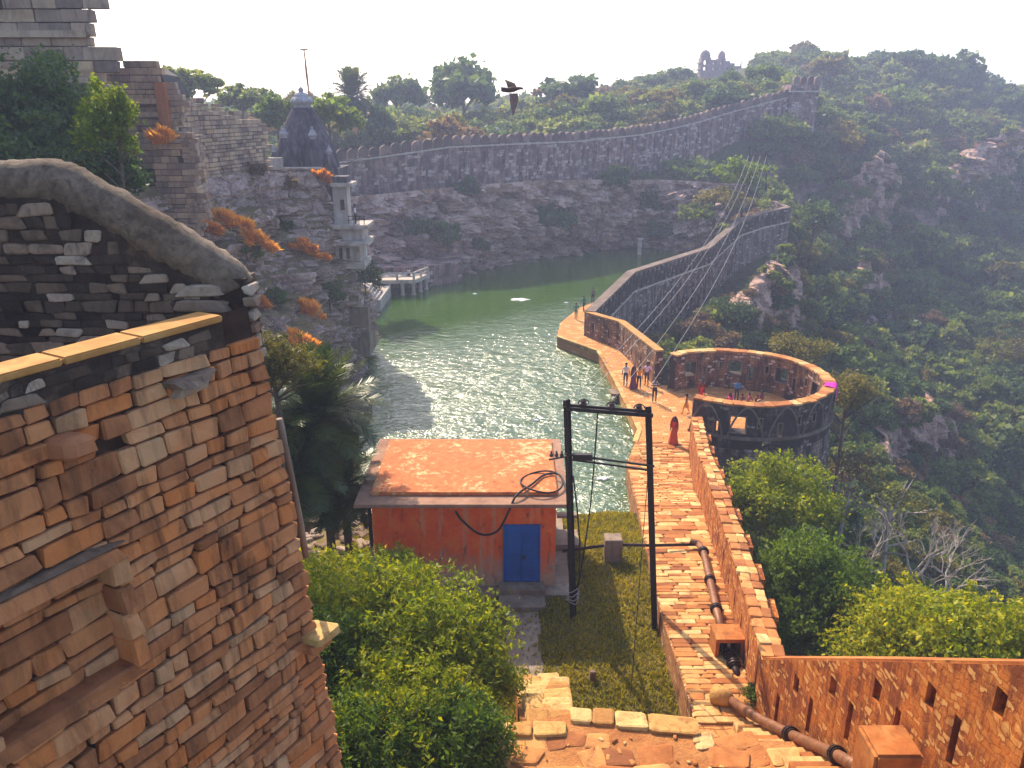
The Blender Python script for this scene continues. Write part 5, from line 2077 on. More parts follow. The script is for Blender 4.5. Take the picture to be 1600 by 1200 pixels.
for f in (0.15, 0.45, 0.8):
    flange(vp[0].lerp(vp[2], f), vp[2] - vp[0], 0.2, vv)
mb = MB()
mb.tube([vp[0] + Vector((0, -0.35, 0.1)), vp[0] + Vector((0, -0.35, 0.4))], 0.05, 8)
mb.build('stem', M['wire'], vv)

# ---- stairs at lower right, with the block over the pipe
sr = thing('stone_stairs', (6, 14, 4.4), 'narrow stone steps climbing beside the loopholed wall', 'stairs')
for k in range(22):
    y0 = 16.6 - 0.36 * k
    z0 = 4.33 + 0.222 * (k + 1)
    xl, xr = 5.72, RX(y0) - 0.02
    if y0 < 8.8:
        break
    me_ = MB()
    me_.box(((xl + xr) / 2, y0 - 0.19, z0 - 0.16), (xr - xl, 0.4, 0.32))
    mm = me_.mesh('step')
    bevel_mesh(mm, 0.02)
    mm.materials.append(M['orange_stone'])
    put('step', mm, None, sr)
bk = thing('pipe_block', (6.5, 11.4, 8), 'large rusty masonry block straddling the pipe on the steps', 'block')
me_ = MB()
me_.box((6.32, 10.62, 8.6), (0.8, 0.75, 1.9))
mm = me_.mesh('block')
bevel_mesh(mm, 0.05, 2)
mm.materials.append(M['rust_concrete'])
put('body', mm, None, bk)

# ---- rubble platform in the foreground, coping slabs and steps down to the yard
pl = thing('rubble_platform', (3, 12, 3), 'low sunlit rubble platform in the foreground edged with pale slabs', 'platform')
mb = MB()
poly = [(-0.42, 9), (6.2, 9), (6.15, 13.9), (4.05, 14.0), (4.0, 14.35), (1.3, 14.75), (-0.35, 14.3)]
mb.prism(poly, 2.0, 6.42)
M['rubble_top'] = stone_mat('rubble_top', [(0.2, (0.30, 0.10, 0.03)), (0.5, (0.48, 0.20, 0.06)), (0.8, (0.6, 0.32, 0.12))], 'none', 2.2, 0.5, (0.2, 0.06, 0.02), 1.0, 0.08, streak=(1, 1, 1))
mb.build('fill', [M['rubble_top']], pl)
V_RUB = variants(M['orange_stone'], 8, 0.2, 0.2, 800)
V_SLAB = variants(M['orange_stone'], 10, 0.16, 0.10, 820)
yy = 10.6
while yy < 13.9:
    dd = random.uniform(0.35, 0.6)
    xx = 0.02
    while xx < 6.0:
        L = random.uniform(0.35, 0.95)
        if random.random() < 0.72:
            put('paving_slab', random.choice(V_SLAB), None, pl, Matrix.Translation((xx + L / 2, yy + dd / 2 + random.uniform(-.06, .06), 6.405 + random.uniform(-.015, .02))) @ Matrix.Rotation(random.uniform(-.25, .25), 4, 'Z') @ Matrix.Rotation(random.uniform(-.03, .03), 4, 'X') @ Matrix.Diagonal((L * 1.02, dd * 1.02, 0.10, 1)))
        xx += L
    yy += dd
for k in range(50):
    x_, y_ = random.uniform(-0.1, 6.0), random.uniform(11.6, 14.1)
    sz = random.uniform(0.05, 0.16)
    put('rubble_stone', random.choice(V_RUB), None, pl, Matrix.Translation((x_, y_, 6.44)) @ Matrix.Rotation(random.uniform(0, 6.28), 4, 'Z') @ Matrix.Diagonal((sz, sz * random.uniform(.5, .9), sz * .5, 1)))
for x0, x1, y_, d_ in ((1.35, 1.78, 14.62, 0.42), (1.8, 2.3, 14.6, 0.46), (2.32, 3.05, 14.5, 0.5), (3.07, 4.12, 14.35, 0.5)):
    put('edge_slab', random.choice(V_YEL), None, pl, Matrix.Translation(((x0 + x1) / 2, y_, 6.44)) @ Matrix.Rotation(-0.1, 4, 'Z') @ Matrix.Diagonal((x1 - x0, d_, 0.16, 1)))
for k in range(7):
    y_ = 14.15 - k * 0.42
    put('edge_slab', random.choice(V_YEL), None, pl, Matrix.Translation((-0.24, y_, 6.45)) @ Matrix.Diagonal((0.42, 0.4, 0.15, 1)))
for x0, x1 in ((0.02, 0.45), (0.48, 1.2)):
    put('edge_slab', random.choice(V_YEL), None, pl, Matrix.Translation(((x0 + x1) / 2, 14.2, 6.46)) @ Matrix.Diagonal((x1 - x0, 0.4, 0.15, 1)))
ys_ = thing('yard_steps', (0.9, 17, 3.3), 'short flight of pale slab steps from the platform to the yard', 'steps')
for k in range(9):
    f = k / 8
    y_ = 14.7 + f * 4.6
    z_ = 6.25 - f * 2.75
    x0, x1 = 0.35 - 0.25 * f, 1.38 + 0.3 * f * (k < 8)
    n = 2
    cut = random.uniform(0.35, 0.65)
    for a, b in ((x0, x0 + (x1 - x0) * cut), (x0 + (x1 - x0) * cut, x1)):
        put('step_slab', random.choice(V_YEL), None, ys_, Matrix.Translation(((a + b) / 2, y_, z_)) @ Matrix.Rotation(random.uniform(-.03, .03), 4, 'Z') @ Matrix.Diagonal((b - a - 0.02, 0.66, 0.2, 1)))
mb = MB()
mb.prism([(0.2, 14.6), (1.3, 14.6), (1.55, 19.0), (0.1, 19.0)], 2.5, lambda x, y: 6.12 - (y - 14.7) / 4.6 * 2.75)
mb.build('core', M['rubble_top'], ys_)
# little marker stone in the grass
mb = MB()
q = AZ(926, 1064, 3.2)
mb.box((q.x, q.y, 3.36), (0.2, 0.2, 0.42), taper=0.85)
mm = mb.mesh('marker_stone')
bevel_mesh(mm, 0.025)
mm.materials.append(M['pale_stone'])
o = put('marker_stone', mm, None)
tag(o, 'small upright marker stone alone in the grass', 'stone')
# rubble bank left of the hut
rbk = thing('rubble_bank', (-7, 29, 1.5), 'heap of pale broken stones on the bank left of the hut', 'rubble')
V_GR = variants(M['pale_stone'], 6, 0.2, 0.2, 900)
for k in range(110):
    x_, y_ = random.uniform(-9.5, -5.2), random.uniform(27.0, 32)
    sz = random.uniform(0.15, 0.5)
    put('rubble_stone', random.choice(V_GR), None, rbk, Matrix.Translation((x_, y_, yard_z(x_, y_) + sz * 0.15)) @ Matrix.Rotation(random.uniform(0, 6.28), 4, 'Z') @ Matrix.Rotation(random.uniform(-.4, .4), 4, 'X') @ Matrix.Diagonal((sz, sz * 0.7, sz * 0.5, 1)))
mb = MB()
mb.box((-7.6, 32.3, 1.35), (4.6, 0.5, 0.9))
o = mb.build('bank_wall', M['concrete'])
tag(o, 'low grey wall on the bank under the palm', 'wall')
mb = MB()
mb.box((3.9, 33.1, 0.85), (3.6, 0.45, 0.75))
o = mb.build('bank_kerb', M['yellow_stone'])
tag(o, 'low pale kerb between grassy bank and water near the walkway', 'kerb')
# crumpled red cloth and litter on the bank
me_ = MB()
n = 14
for j in range(n):
    for i in range(n):
        x_, y_ = (i / (n - 1) - .5) * 1.3, (j / (n - 1) - .5) * 0.8
        z_ = 0.16 * noise.noise(Vector((x_ * 4, y_ * 4, 1))) + 0.22 * max(0, 1 - (x_ / .6) ** 2 - (y_ / .4) ** 2)
        me_.vert((x_ + 0.1 * noise.noise(Vector((x_ * 3, y_ * 3, 5))), y_, z_))
for j in range(n - 1):
    for i in range(n - 1):
        k = j * n + i
        me_.face((k, k + 1, k + n + 1, k + n))
M['red_cloth'] = plain('red_cloth', (0.35, 0.07, 0.06), 0.9, 0.6, scale=6)
q = AZ(962, 824, 1.35)
o = me_.build('cloth_heap', M['red_cloth'], smooth=True, M=Matrix.Translation((q.x, q.y, 1.3)))
tag(o, 'crumpled reddish cloth heap dumped on the bank by the walkway', 'cloth')
# magenta cloth hung over the bastion parapet
me_ = MB()
M['magenta_cloth'] = plain('magenta_cloth', (0.62, 0.02, 0.32), 0.8, 0.25, scale=5)
ta = R(-24)
n = 9
for j in range(10):
    for i in range(n):
        a = ta + (i / (n - 1) - .5) * 0.17
        sst = j / 9
        if sst < 0.5:
            r_, z_ = BR - 0.6 + sst * 1.4, 3.72 + 0.03 * math.sin(i * 2 + j)
        else:
            r_, z_ = BR + 0.12 + 0.04 * math.sin(i * 1.7), 3.7 - (sst - 0.5) * 1.9 * (0.8 + 0.2 * math.sin(i))
        me_.vert((BC.x + r_ * math.cos(a), BC.y + r_ * math.sin(a), z_))
for j in range(9):
    for i in range(n - 1):
        k = j * n + i
        me_.face((k, k + 1, k + n + 1, k + n))
o = me_.build('hanging_cloth', M['magenta_cloth'], smooth=True)
tag(o, 'magenta cloth draped over the bastion parapet', 'cloth')

# ---- ruined palace on the skyline
pa = thing('ruined_palace', (64, 260, 26), 'ruined domed palace standing on the skyline above the trees', 'palace')
pw0 = 57.3


def pbox(name, x, z0, z1, wd, y=260, dep=4, m='palace_stone'):
    mb = MB()
    mb.box((x, y + dep / 2, (z0 + z1) / 2), (wd, dep, z1 - z0))
    return mb.build(name, M[m], pa)


pbox('wall', 64, 25, 30.6, 13.2)
for k, (x0, x1, zt) in enumerate(((57.3, 60.4, 34.2), (60.4, 62.6, 33.6), (62.6, 64.8, 34.0), (64.8, 66.2, 33.2), (66.2, 67.6, 32.6), (67.6, 69.2, 31.8), (69.2, 70.4, 31.2))):
    # upper storey with open windows: piers and lintel
    wd = x1 - x0
    pbox('pier', x0 + wd * 0.14, 30.6, zt, wd * 0.27)
    pbox('pier', x1 - wd * 0.14, 30.6, zt, wd * 0.27)
    if k < 6:
        pbox('lintel', (x0 + x1) / 2, zt - 0.7, zt, wd * 0.46)
    if zt - 30.6 > 2.6:
        pbox('spandrel', (x0 + x1) / 2, 31.6, 32.2, wd * 0.46)
for z_ in (30.6, 32.4, 28.4):
    pbox('balcony', 57.2, z_, z_ + 0.4, 0.9, 259.7)
for cx, r_, z_ in ((58.9, 1.55, 34.2), (63.9, 1.1, 34.0)):
    mb = MB()
    mb.lathe([(r_, z_ - 0.1), (r_, z_ + 0.55), (r_ * 1.15, z_ + 0.6), (r_ * 1.02, z_ + 0.8), (r_ * 0.95, z_ + 1.2), (r_ * 0.72, z_ + 1.75), (r_ * 0.35, z_ + 2.1), (0.08, z_ + 2.25), (0.03, z_ + 2.9)], 16, (cx, 262, 0))
    mb.build('dome', M['palace_stone'], pa)
mb = MB()
mb.lathe([(0.35, 30.8), (0.2, 32.5), (0.03, 34.3)], 6, (70.0, 262, 0))
mb.build('broken_spike', M['palace_stone'], pa)
# low flat-roofed ruins on the ridge
for k, (px, py, y_, w_, h_, lab) in enumerate(((1362, 92, 236, 6.5, 3.2, 'small square ruin on the top of the wooded hill'), (1425, 112, 232, 12.5, 2.4, 'long low terrace wall near the hill top'))):
    q = AY(px, py, y_)
    rt = thing('hilltop_ruin', (q.x, q.y, q.z - h_), lab, 'ruin')
    mb = MB()
    mb.box((q.x, q.y, q.z - h_ / 2 - 1), (w_, 4, h_ + 2))
    mb.build('wall', M['ruin_wall'], rt)
    mb = MB()
    mb.box((q.x, q.y, q.z + 0.12), (w_ + 0.5, 4.4, 0.24))
    mb.build('parapet', M['light_trim'], rt)
# small white kiosk and flag beyond the rampart
kq = AY(775, 206, 126)
kr = thing('garden_kiosk', (kq.x, kq.y, kq.z - 1.5), 'small pale kiosk with low roof peeking over the rampart', 'kiosk')
mb = MB()
mb.box((kq.x, kq.y + 1.5, kq.z - 1.2), (1.3, 1.3, 2.4))
mb.build('body', M['shrine_stone'], kr)
mb = MB()
mb.lathe([(1.05, kq.z), (0.9, kq.z + 0.2), (0.5, kq.z + 0.5), (0.1, kq.z + 0.7)], 4, (kq.x, kq.y + 1.5, 0), rot=R(45))
mb.build('roof', M['light_trim'], kr)
fq = AY(555, 206, 112)
fl = thing('pennant', (fq.x, fq.y, fq.z - 1), 'small orange pennant on a stick behind the rampart', 'flag')
mb = MB()
mb.tube([(fq.x, fq.y, fq.z - 3), (fq.x, fq.y, fq.z + 0.7)], 0.04, 6)
mb.build('stick', M['bark'], fl)
mb = MB()
M['pennant_cloth'] = plain('pennant_cloth', (0.6, 0.25, 0.15), 0.9, 0.2)
a, b, c = Vector((fq.x - 0.35, fq.y, fq.z + 0.6)), Vector((fq.x + 0.45, fq.y, fq.z + 0.6)), Vector((fq.x + 0.02, fq.y, fq.z - 0.5))
i0 = [mb.vert(p + Vector((0, d, 0))) for d in (0, 0.03) for p in (a, b, c)]
mb.face((0, 1, 2))
mb.face((5, 4, 3))
for k in range(3):
    j = (k + 1) % 3
    mb.face((k, k + 3, j + 3, j))
mb.build('cloth', M['pennant_cloth'], fl)


# ================================================================== VEGETATION
def mesh_np(name, V, Fq):
    me = bpy.data.meshes.new(name)
    nv, nf = len(V), len(Fq)
    me.vertices.add(nv)
    me.vertices.foreach_set('co', np.asarray(V, dtype=np.float32).ravel())
    k = Fq.shape[1]
    me.loops.add(nf * k)
    me.loops.foreach_set('vertex_index', Fq.astype(np.int32).ravel())
    me.polygons.add(nf)
    me.polygons.foreach_set('loop_start', np.arange(0, nf * k, k, dtype=np.int32))
    me.update(calc_edges=True)
    return me


def leaf_cards(rng, C, size, nrm=None, spread=1.0, aspect=0.5, direction=None):
    """diamond leaves at centres C"""
    n = len(C)
    a = rng.normal(size=(n, 3)) if direction is None else direction + rng.normal(size=(n, 3)) * spread
    a /= np.linalg.norm(a, axis=1)[:, None] + 1e-9
    b = rng.normal(size=(n, 3))
    b -= a * (a * b).sum(1)[:, None]
    b /= np.linalg.norm(b, axis=1)[:, None] + 1e-9
    s = size * (0.45 + 1.3 * rng.random(n) ** 1.5)[:, None]
    nrm_ = np.cross(a, b)
    V = np.stack([C - a * s * 0.5, C + b * s * aspect * 0.5 + nrm_ * s * 0.08, C + a * s * 0.5, C - b * s * aspect * 0.5 + nrm_ * s * 0.08], 1).reshape(-1, 3)
    F = np.arange(n * 4).reshape(n, 4)
    return V, F


def crown_points(rng, n, rad, clumps, inner=0.35, flat=0.75, shell=0.8):
    """leaf positions grouped in clumps spread through an ellipsoid"""
    rad = np.array(rad)
    d = rng.normal(size=(clumps, 3))
    d /= np.linalg.norm(d, axis=1)[:, None]
    d[:, 2] = np.where(d[:, 2] < -0.35, -d[:, 2] * 0.5, d[:, 2])
    r = rng.uniform(inner, 1.12, clumps) ** 0.7
    cc = d * r[:, None] * 0.82
    cr = rng.uniform(0.13, 0.38, clumps)
    w_ = cr ** 2
    k = rng.choice(clumps, n, p=w_ / w_.sum())
    q = rng.normal(size=(n, 3))
    q /= np.linalg.norm(q, axis=1)[:, None]
    q *= (rng.uniform(0, 1, n) ** 0.38 * cr[k])[:, None]
    q[:, 2] *= flat
    spray = rng.random(n) < 0.10
    q = np.where(spray[:, None], q * rng.uniform(1.2, 1.9, n)[:, None], q)
    return (cc[k] + q) * rad, q


def crown(name, seed, rad, n, leaf, clumps, m, aspect=0.5, shoots=0, **kw):
    rng = np.random.default_rng(seed)
    C, q = crown_points(rng, n, rad, clumps, **kw)
    if shoots:
        d = rng.normal(size=(shoots, 3))
        d[:, 2] = np.abs(d[:, 2]) * 0.9
        d /= np.linalg.norm(d, axis=1)[:, None]
        st = d * np.array(rad) * rng.uniform(0.7, 0.95, shoots)[:, None]
        dr_ = d + rng.normal(size=(shoots, 3)) * 0.45
        dr_ /= np.linalg.norm(dr_, axis=1)[:, None]
        ln = rng.uniform(0.25, 0.6, shoots) * rad[0] * 0.6
        k = 26
        tt = np.linspace(0, 1, k)
        P = st[:, None, :] + dr_[:, None, :] * (ln[:, None] * tt[None])[:, :, None]
        P[:, :, 2] -= (tt ** 2)[None] * ln[:, None] * 0.45
        P = P.reshape(-1, 3) + rng.normal(size=(shoots * k, 3)) * leaf * 0.45
        C = np.concatenate([C, P])
    V, F = leaf_cards(rng, C, leaf, aspect=aspect)
    me = mesh_np(name, V, F)
    me.materials.append(m)
    return me


def trunk(seed, h, r, crown_r, limbs=6, bend=0.3):
    rr = random.Random(seed)
    mb = MB()
    top = Vector((rr.uniform(-bend, bend), rr.uniform(-bend, bend), h))
    pts = [Vector((0, 0, -1.2)), Vector((0, 0, 0)), Vector((top.x * 0.3, top.y * 0.2, h * 0.4)), top * 0.75, top]
    mb.tube(pts, [r * 1.3, r * 1.15, r * 0.85, r * 0.6, r * 0.35], 7)
    for k in range(limbs):
        a = 6.28 * k / limbs + rr.uniform(-.4, .4)
        st = pts[2].lerp(pts[4], rr.uniform(0.1, 0.9))
        e = st + Vector((math.cos(a), math.sin(a), rr.uniform(0.4, 1.1))) * crown_r * rr.uniform(0.5, 0.95)
        m_ = st.lerp(e, 0.5) + Vector((0, 0, rr.uniform(-.1, .3) * crown_r * 0.3))
        mb.tube([st, m_, e], [r * 0.45, r * 0.3, r * 0.1], 5)
    return mb.mesh('trunk')


# base shapes for trees seen at distance (unit crown radius = 1)
HILL = []
for k in range(5):
    HILL.append(crown('crown', 40 + k, (1.0, 1.0, 0.82), 2600, 0.155, 30, M['leaf_hill'], aspect=0.7))
TRK = []
for k in range(3):
    t_ = trunk(k, 1.1, 0.075, 1.0)
    t_.materials.append(M['bark'])
    TRK.append(t_)


def tree(name, label, base, R_, hgt, m, seed, cat='tree', group=None, n=1500, leaf=0.13, clumps=22, flat=0.85, aspect=0.6, me=None, bark='bark', limbs=6, inner=0.35, shoots=0):
    """crown of radius R_ centred hgt above base"""
    root = thing(name, base, label, cat, group)
    if me is None:
        me = crown('crown', seed, (R_, R_, R_ * flat), n, leaf, clumps, M[m], aspect=aspect, inner=inner, shoots=shoots)
        cr = put('crown', me, None, root, Matrix.Translation((0, 0, hgt)), local=True)
    else:
        m2 = me.copy()
        m2.materials.clear()
        m2.materials.append(M[m])
        cr = put('crown', m2, None, root, Matrix.Translation((0, 0, hgt)) @ Matrix.Rotation(seed * 1.7, 4, 'Z') @ Matrix.Diagonal((R_, R_, R_ * flat / 0.82, 1)), local=True)
    t_ = trunk(seed, hgt, 0.05 * R_ + 0.04, R_, limbs)
    t_.materials.append(M[bark])
    put('trunk', t_, None, root, None, local=True)
    return root, cr


# -- distinct far trees on the plateau (pixel of crown centre, distance, crown radius)
protos = []
FT = [
    ('rounded_tree', 'broad spreading dark tree on the skyline left of the flying bird', 725, 146, 150, 7.6, 'leaf_dark', 0.8),
    ('rounded_tree', 'rounded hazy tree on the skyline right of the tall palm', 620, 152, 150, 5.2, 'leaf_hill', 0.85),
    ('rounded_tree', 'hazy broad tree on the skyline right of the flying bird', 885, 150, 165, 6.8, 'leaf_dark', 0.7),
    ('rounded_tree', 'bright lime green tree directly behind the temple spire', 515, 188, 92, 3.6, 'leaf_lime', 0.8),
    ('rounded_tree', 'green tree behind the left flank of the temple spire', 432, 182, 90, 3.0, 'leaf_green', 0.8),
    ('rounded_tree', 'dark round tree behind the rampart under the palm', 600, 200, 122, 3.6, 'leaf_dark', 0.9),
    ('rounded_tree', 'dark bushy tree over the rampart right of the temple', 640, 205, 122, 3.0, 'leaf_hill', 0.9),
    ('rounded_tree', 'grey green tree rising behind the ruined building roof', 300, 135, 90, 3.4, 'leaf_hill', 0.7),
    ('rounded_tree', 'hazy low tree behind the long crumbling wall', 375, 160, 100, 3.6, 'leaf_hill', 0.6),
    ('rounded_tree', 'olive yellow tree over the middle of the far rampart', 880, 178, 150, 4.6, 'leaf_olive', 0.7),
    ('rounded_tree', 'green tree below the palace beside the rampart climb', 1130, 140, 178, 5.0, 'leaf_green', 0.8),
    ('rounded_tree', 'pale green tree just left of the rampart corner tower', 1195, 125, 172, 4.6, 'leaf_green', 0.8),
    ('rounded_tree', 'yellowish tree topping the rampart corner tower', 1290, 108, 200, 5.0, 'leaf_olive', 0.6),
    ('rounded_tree', 'big dark tree on the right shoulder of the hill', 1500, 125, 228, 8.5, 'leaf_dark', 0.9),
    ('rounded_tree', 'spreading dark tree beside the low terrace wall on the hill', 1425, 100, 226, 6.0, 'leaf_dark', 0.6),
    ('rounded_tree', 'pale crowned tree in the middle of the right hillside', 1410, 165, 196, 6.2, 'leaf_green', 0.7),
    ('rounded_tree', 'dark tree at the far right end of the hill skyline', 1565, 165, 214, 6.4, 'leaf_dark', 0.8),
    ('rounded_tree', 'blue green tree below the big hill shoulder tree', 1480, 200, 196, 6.0, 'leaf_hill', 0.8),
]
for k, (nm, lab, px, py, y_, R_, m, fl_) in enumerate(FT):
    q = AY(px, py, y_)
    g_ = drop(q.x, q.y)
    hgt = max(1.2, q.z - g_)
    rt, cr = tree(nm, lab, (q.x, q.y, q.z - hgt), R_, hgt, m, 60 + k, me=HILL[k % 5], flat=fl_)
    protos.append(cr)
# sparse, nearly leafless tree on the skyline
q = AY(838, 160, 160)
rt, cr = tree('sparse_tree', 'thin nearly leafless small tree right of the bird on skyline', (q.x, q.y, q.z - 3), 1.7, 4.4, 'leaf_brown', 99, n=160, leaf=0.5, clumps=9, bark='bark')

# -- forest mass: instanced crowns on points (geometry nodes), one stuff object
rng = np.random.default_rng(5)
pts = []
X = rng.uniform(-95, 190, 80000)
Y_ = rng.uniform(24, 262, 80000)


def poly_in(x, y, poly):
    c = False
    n = len(poly)
    for i in range(n):
        x0, y0 = poly[i]
        x1, y1 = poly[i - 1]
        if (y0 > y) != (y1 > y) and x < (x1 - x0) * (y - y0) / (y1 - y0) + x0:
            c = not c
    return c


fw2 = [(a, b) for a, b, c, d in fwp]


def far_y(x):
    return interp(fw2, x)


dwxy = [(a, b) for a, b, c, d in dw]
grid = {}
P3, SCv, VAR = [], [], []
for x, y in zip(X, Y_):
    if abs(x) > 0.85 * y + 16:
        continue
    # keep clear: reservoir, walls, walkway, bastion, left side structures
    if x < 60 and y < 155:
        fy = far_y(x)
        if y < fy + 4.5 and x < 51:
            # inside: only the gorge side or the wooded bank right of the water
            if x < 7.5:
                continue
            if y < 66:
                if x < interp([(24, 10.5), (40, 13.5), (41, 21.5), (55, 21.5), (56, 15), (66, 14)], y):
                    continue
            elif y < 109.5:
                wx = interp([(b, a) for a, b in dwxy], y)
                if x < wx + 4.2 + 3.0 * random.random() + (2.5 if noise.noise(Vector((x * .2, y * .2, 9))) > 0 else 0):
                    continue
            else:
                if poly_in(x, y, lake_poly):
                    continue
                if y > fy - 2.8:
                    continue
                if x < 20:
                    continue
        elif y < fy + 4.5:
            if abs(x - 52) < 4 and abs(y - 153) < 6:
                continue
    if x < -10 and y < 118:
        if not (y > 72 and x < -26):
            continue
    h = T_BVH.ray_cast(Vector((x, y, 120)), Vector((0, 0, -1)))
    if not h[0]:
        continue
    nz = h[1].z
    if nz < 0.42:
        continue
    if nz < 0.62 and random.random() < 0.55:
        continue
    sc_ = (random.uniform(1.4, 3.2) if random.random() < 0.85 else random.uniform(3.0, 4.8)) * (1.0 if y < 120 else 1.15)
    if y < 75:
        sc_ = min(sc_, random.uniform(1.2, 2.0))
    cell = (int(x // 4), int(y // 4))
    ok = True
    for a in (-1, 0, 1):
        for b in (-1, 0, 1):
            for (xx, yy, ss) in grid.get((cell[0] + a, cell[1] + b), ()):
                if (xx - x) ** 2 + (yy - y) ** 2 < (0.41 * (ss + sc_)) ** 2:
                    ok = False
    if not ok:
        continue
    # bare rocky patches
    if noise.noise(Vector((x * 0.045, y * 0.045, 3.3))) > 0.38 and y > 70 and x > 25 and y < 185:
        continue
    if y > 150 and abs(x - 64 * y / 260) < 9.5 and h[0].z + sc_ * 1.3 > CZ + (28.5 - CZ) * y / 260:
        continue
    if any(in_outcrop(h[0] + Vector((0, 0, e_ * sc_))) for e_ in (0.4, 0.9, 1.3)) and random.random() < 0.88:
        continue
    grid.setdefault(cell, []).append((x, y, sc_))
    P3.append((x, y, h[0].z + sc_ * 0.55))
    SCv.append(sc_)
    VAR.append(random.choice((0, 0, 0, 0, 0, 1, 1, 1, 1, 1, 2, 2, 2, 2, 2, 2, 4, 4, 3)))
for p in CRAG_PTS:
    sc_ = random.uniform(0.8, 2.0)
    P3.append((p.x, p.y - 0.3, p.z + sc_ * 0.3))
    SCv.append(sc_)
    VAR.append(random.choice((0, 1, 2, 2, 4, 3)))
me = bpy.data.meshes.new('forest')
me.from_pydata(P3, [], [])
for nm, dt, vals in (('tsize', 'FLOAT', SCv), ('trot', 'FLOAT', [random.uniform(0, 6.28) for _ in SCv]), ('tvar', 'INT', VAR)):
    at = me.attributes.new(nm, dt, 'POINT')
    at.data.foreach_set('value', vals)
forest = bpy.data.objects.new('forest', me)
COL.objects.link(forest)
tag(forest, 'dense scrub forest covering the hillside, gorge and plateau', 'forest', kind='stuff')
# five crown kinds on real trees of the wood serve as the instanced shapes
kinds = []
mats5 = ['leaf_hill', 'leaf_dark', 'leaf_hill', 'leaf_brown', 'leaf_olive']
K5 = [(1450, 300, 'leaf_hill', 'grey green scrub tree below the right cliff ledge'), (1560, 420, 'leaf_dark', 'dark scrub tree on the right slope under the far cliffs'), (1380, 400, 'leaf_hill', 'soft green scrub tree on the slope below the split rock'),
      (1450, 520, 'leaf_brown', 'brownish dry tree on the spur in the gorge'), (1580, 540, 'leaf_olive', 'olive tree at the right edge of the gorge')]
for k, (px, py, m, lab) in enumerate(K5):
    p, nrm = hit_terrain(px, py)
    if p is None:
        p = AY(px, py, 120)
    root = thing('scrub_tree', p, lab, 'tree')
    HILL_k = HILL[k].copy()
    HILL_k.materials.clear()
    HILL_k.materials.append(M[m])
    cr = put('crown', HILL_k, None, root, Matrix.Translation((0, 0, 1.7)) @ Matrix.Scale(2.3, 4), local=True)
    t_ = trunk(k, 1.8, 0.16, 2.0)
    t_.materials.append(M['bark'])
    put('trunk', t_, None, root, None, local=True)
    kinds.append(cr)
ng = bpy.data.node_groups.new('forest_nodes', 'GeometryNodeTree')
ng.interface.new_socket('Geometry', in_out='INPUT', socket_type='NodeSocketGeometry')
ng.interface.new_socket('Geometry', in_out='OUTPUT', socket_type='NodeSocketGeometry')
gi = ng.nodes.new('NodeGroupInput')
go = ng.nodes.new('NodeGroupOutput')
jn = ng.nodes.new('GeometryNodeJoinGeometry')


def gattr(nm, dt):
    a = ng.nodes.new('GeometryNodeInputNamedAttribute')
    a.data_type = dt
    a.inputs['Name'].default_value = nm
    return a.outputs[0]


for k, cr in enumerate(kinds):
    oi = ng.nodes.new('GeometryNodeObjectInfo')
    oi.transform_space = 'ORIGINAL'
    oi.inputs['Object'].default_value = cr
    oi.inputs['As Instance'].default_value = True
    cmp_ = ng.nodes.new('FunctionNodeCompare')
    cmp_.data_type = 'INT'
    cmp_.operation = 'EQUAL'
    ins_ = [s_ for s_ in cmp_.inputs if s_.type == 'INT']
    ng.links.new(gattr('tvar', 'INT'), ins_[0])
    ins_[1].default_value = k
    ip = ng.nodes.new('GeometryNodeInstanceOnPoints')
    ng.links.new(gi.outputs[0], ip.inputs['Points'])
    ng.links.new(cmp_.outputs[0], ip.inputs['Selection'])
    ng.links.new(oi.outputs['Geometry'], ip.inputs['Instance'])
    cx = ng.nodes.new('ShaderNodeCombineXYZ')
    ng.links.new(gattr('trot', 'FLOAT'), cx.inputs[2])
    ng.links.new(cx.outputs[0], ip.inputs['Rotation'])
    ng.links.new(gattr('tsize', 'FLOAT'), ip.inputs['Scale'])
    ng.links.new(ip.outputs[0], jn.inputs[0])
ng.links.new(jn.outputs[0], go.inputs[0])
md = forest.modifiers.new('forest', 'NODES')
md.node_group = ng
print('forest trees', len(P3))

# -- bushes on the far cliff and the crag, each placed on the rock it grows from
CB = [
    (726, 296, 2.1, 'leaf_dark', 'dark round bush on the far cliff under the rampart'),
    (655, 358, 2.2, 'leaf_dark', 'dark bush low on the far cliff right of the shrine'),
    (700, 365, 2.4, 'leaf_dark', 'dark bush beside the far cliff ledge above the water'),
    (860, 352, 3.6, 'leaf_dark', 'large green bush hanging down the far cliff to the water'),
    (960, 285, 3.0, 'leaf_dark', 'dark bush on the upper right of the far cliff'),
    (1005, 320, 3.2, 'leaf_dark', 'dark green bush right of the red far cliff'),
    (750, 385, 1.6, 'leaf_dark', 'small dark bush at the foot of the far cliff'),
    (1030, 360, 2.4, 'leaf_dark', 'dark bush by the water post at the far shore'),
]
for k, (px, py, R_, m, lab) in enumerate(CB):
    p, nrm = hit(FC_BVH, px, py)
    if p is None:
        p, nrm = hit_terrain(px, py)
    if p is None:
        continue
    root = thing('cliff_bush', p - Vector((0, 0, R_ * 0.5)), lab, 'bush')
    m2 = HILL[k % 5].copy()
    m2.materials.clear()
    m2.materials.append(M[m])
    put('crown', m2, None, root, Matrix.Translation((0, 0, R_ * 0.5)) @ Matrix.Rotation(k, 4, 'Z') @ Matrix.Diagonal((R_, R_ * 0.8, R_, 1)), local=True)
    t_ = trunk(k, R_ * 0.7, 0.06 * R_, R_ * 0.7, 4)
    t_.materials.append(M['bark'])
    put('stem', t_, None, root, None, local=True)

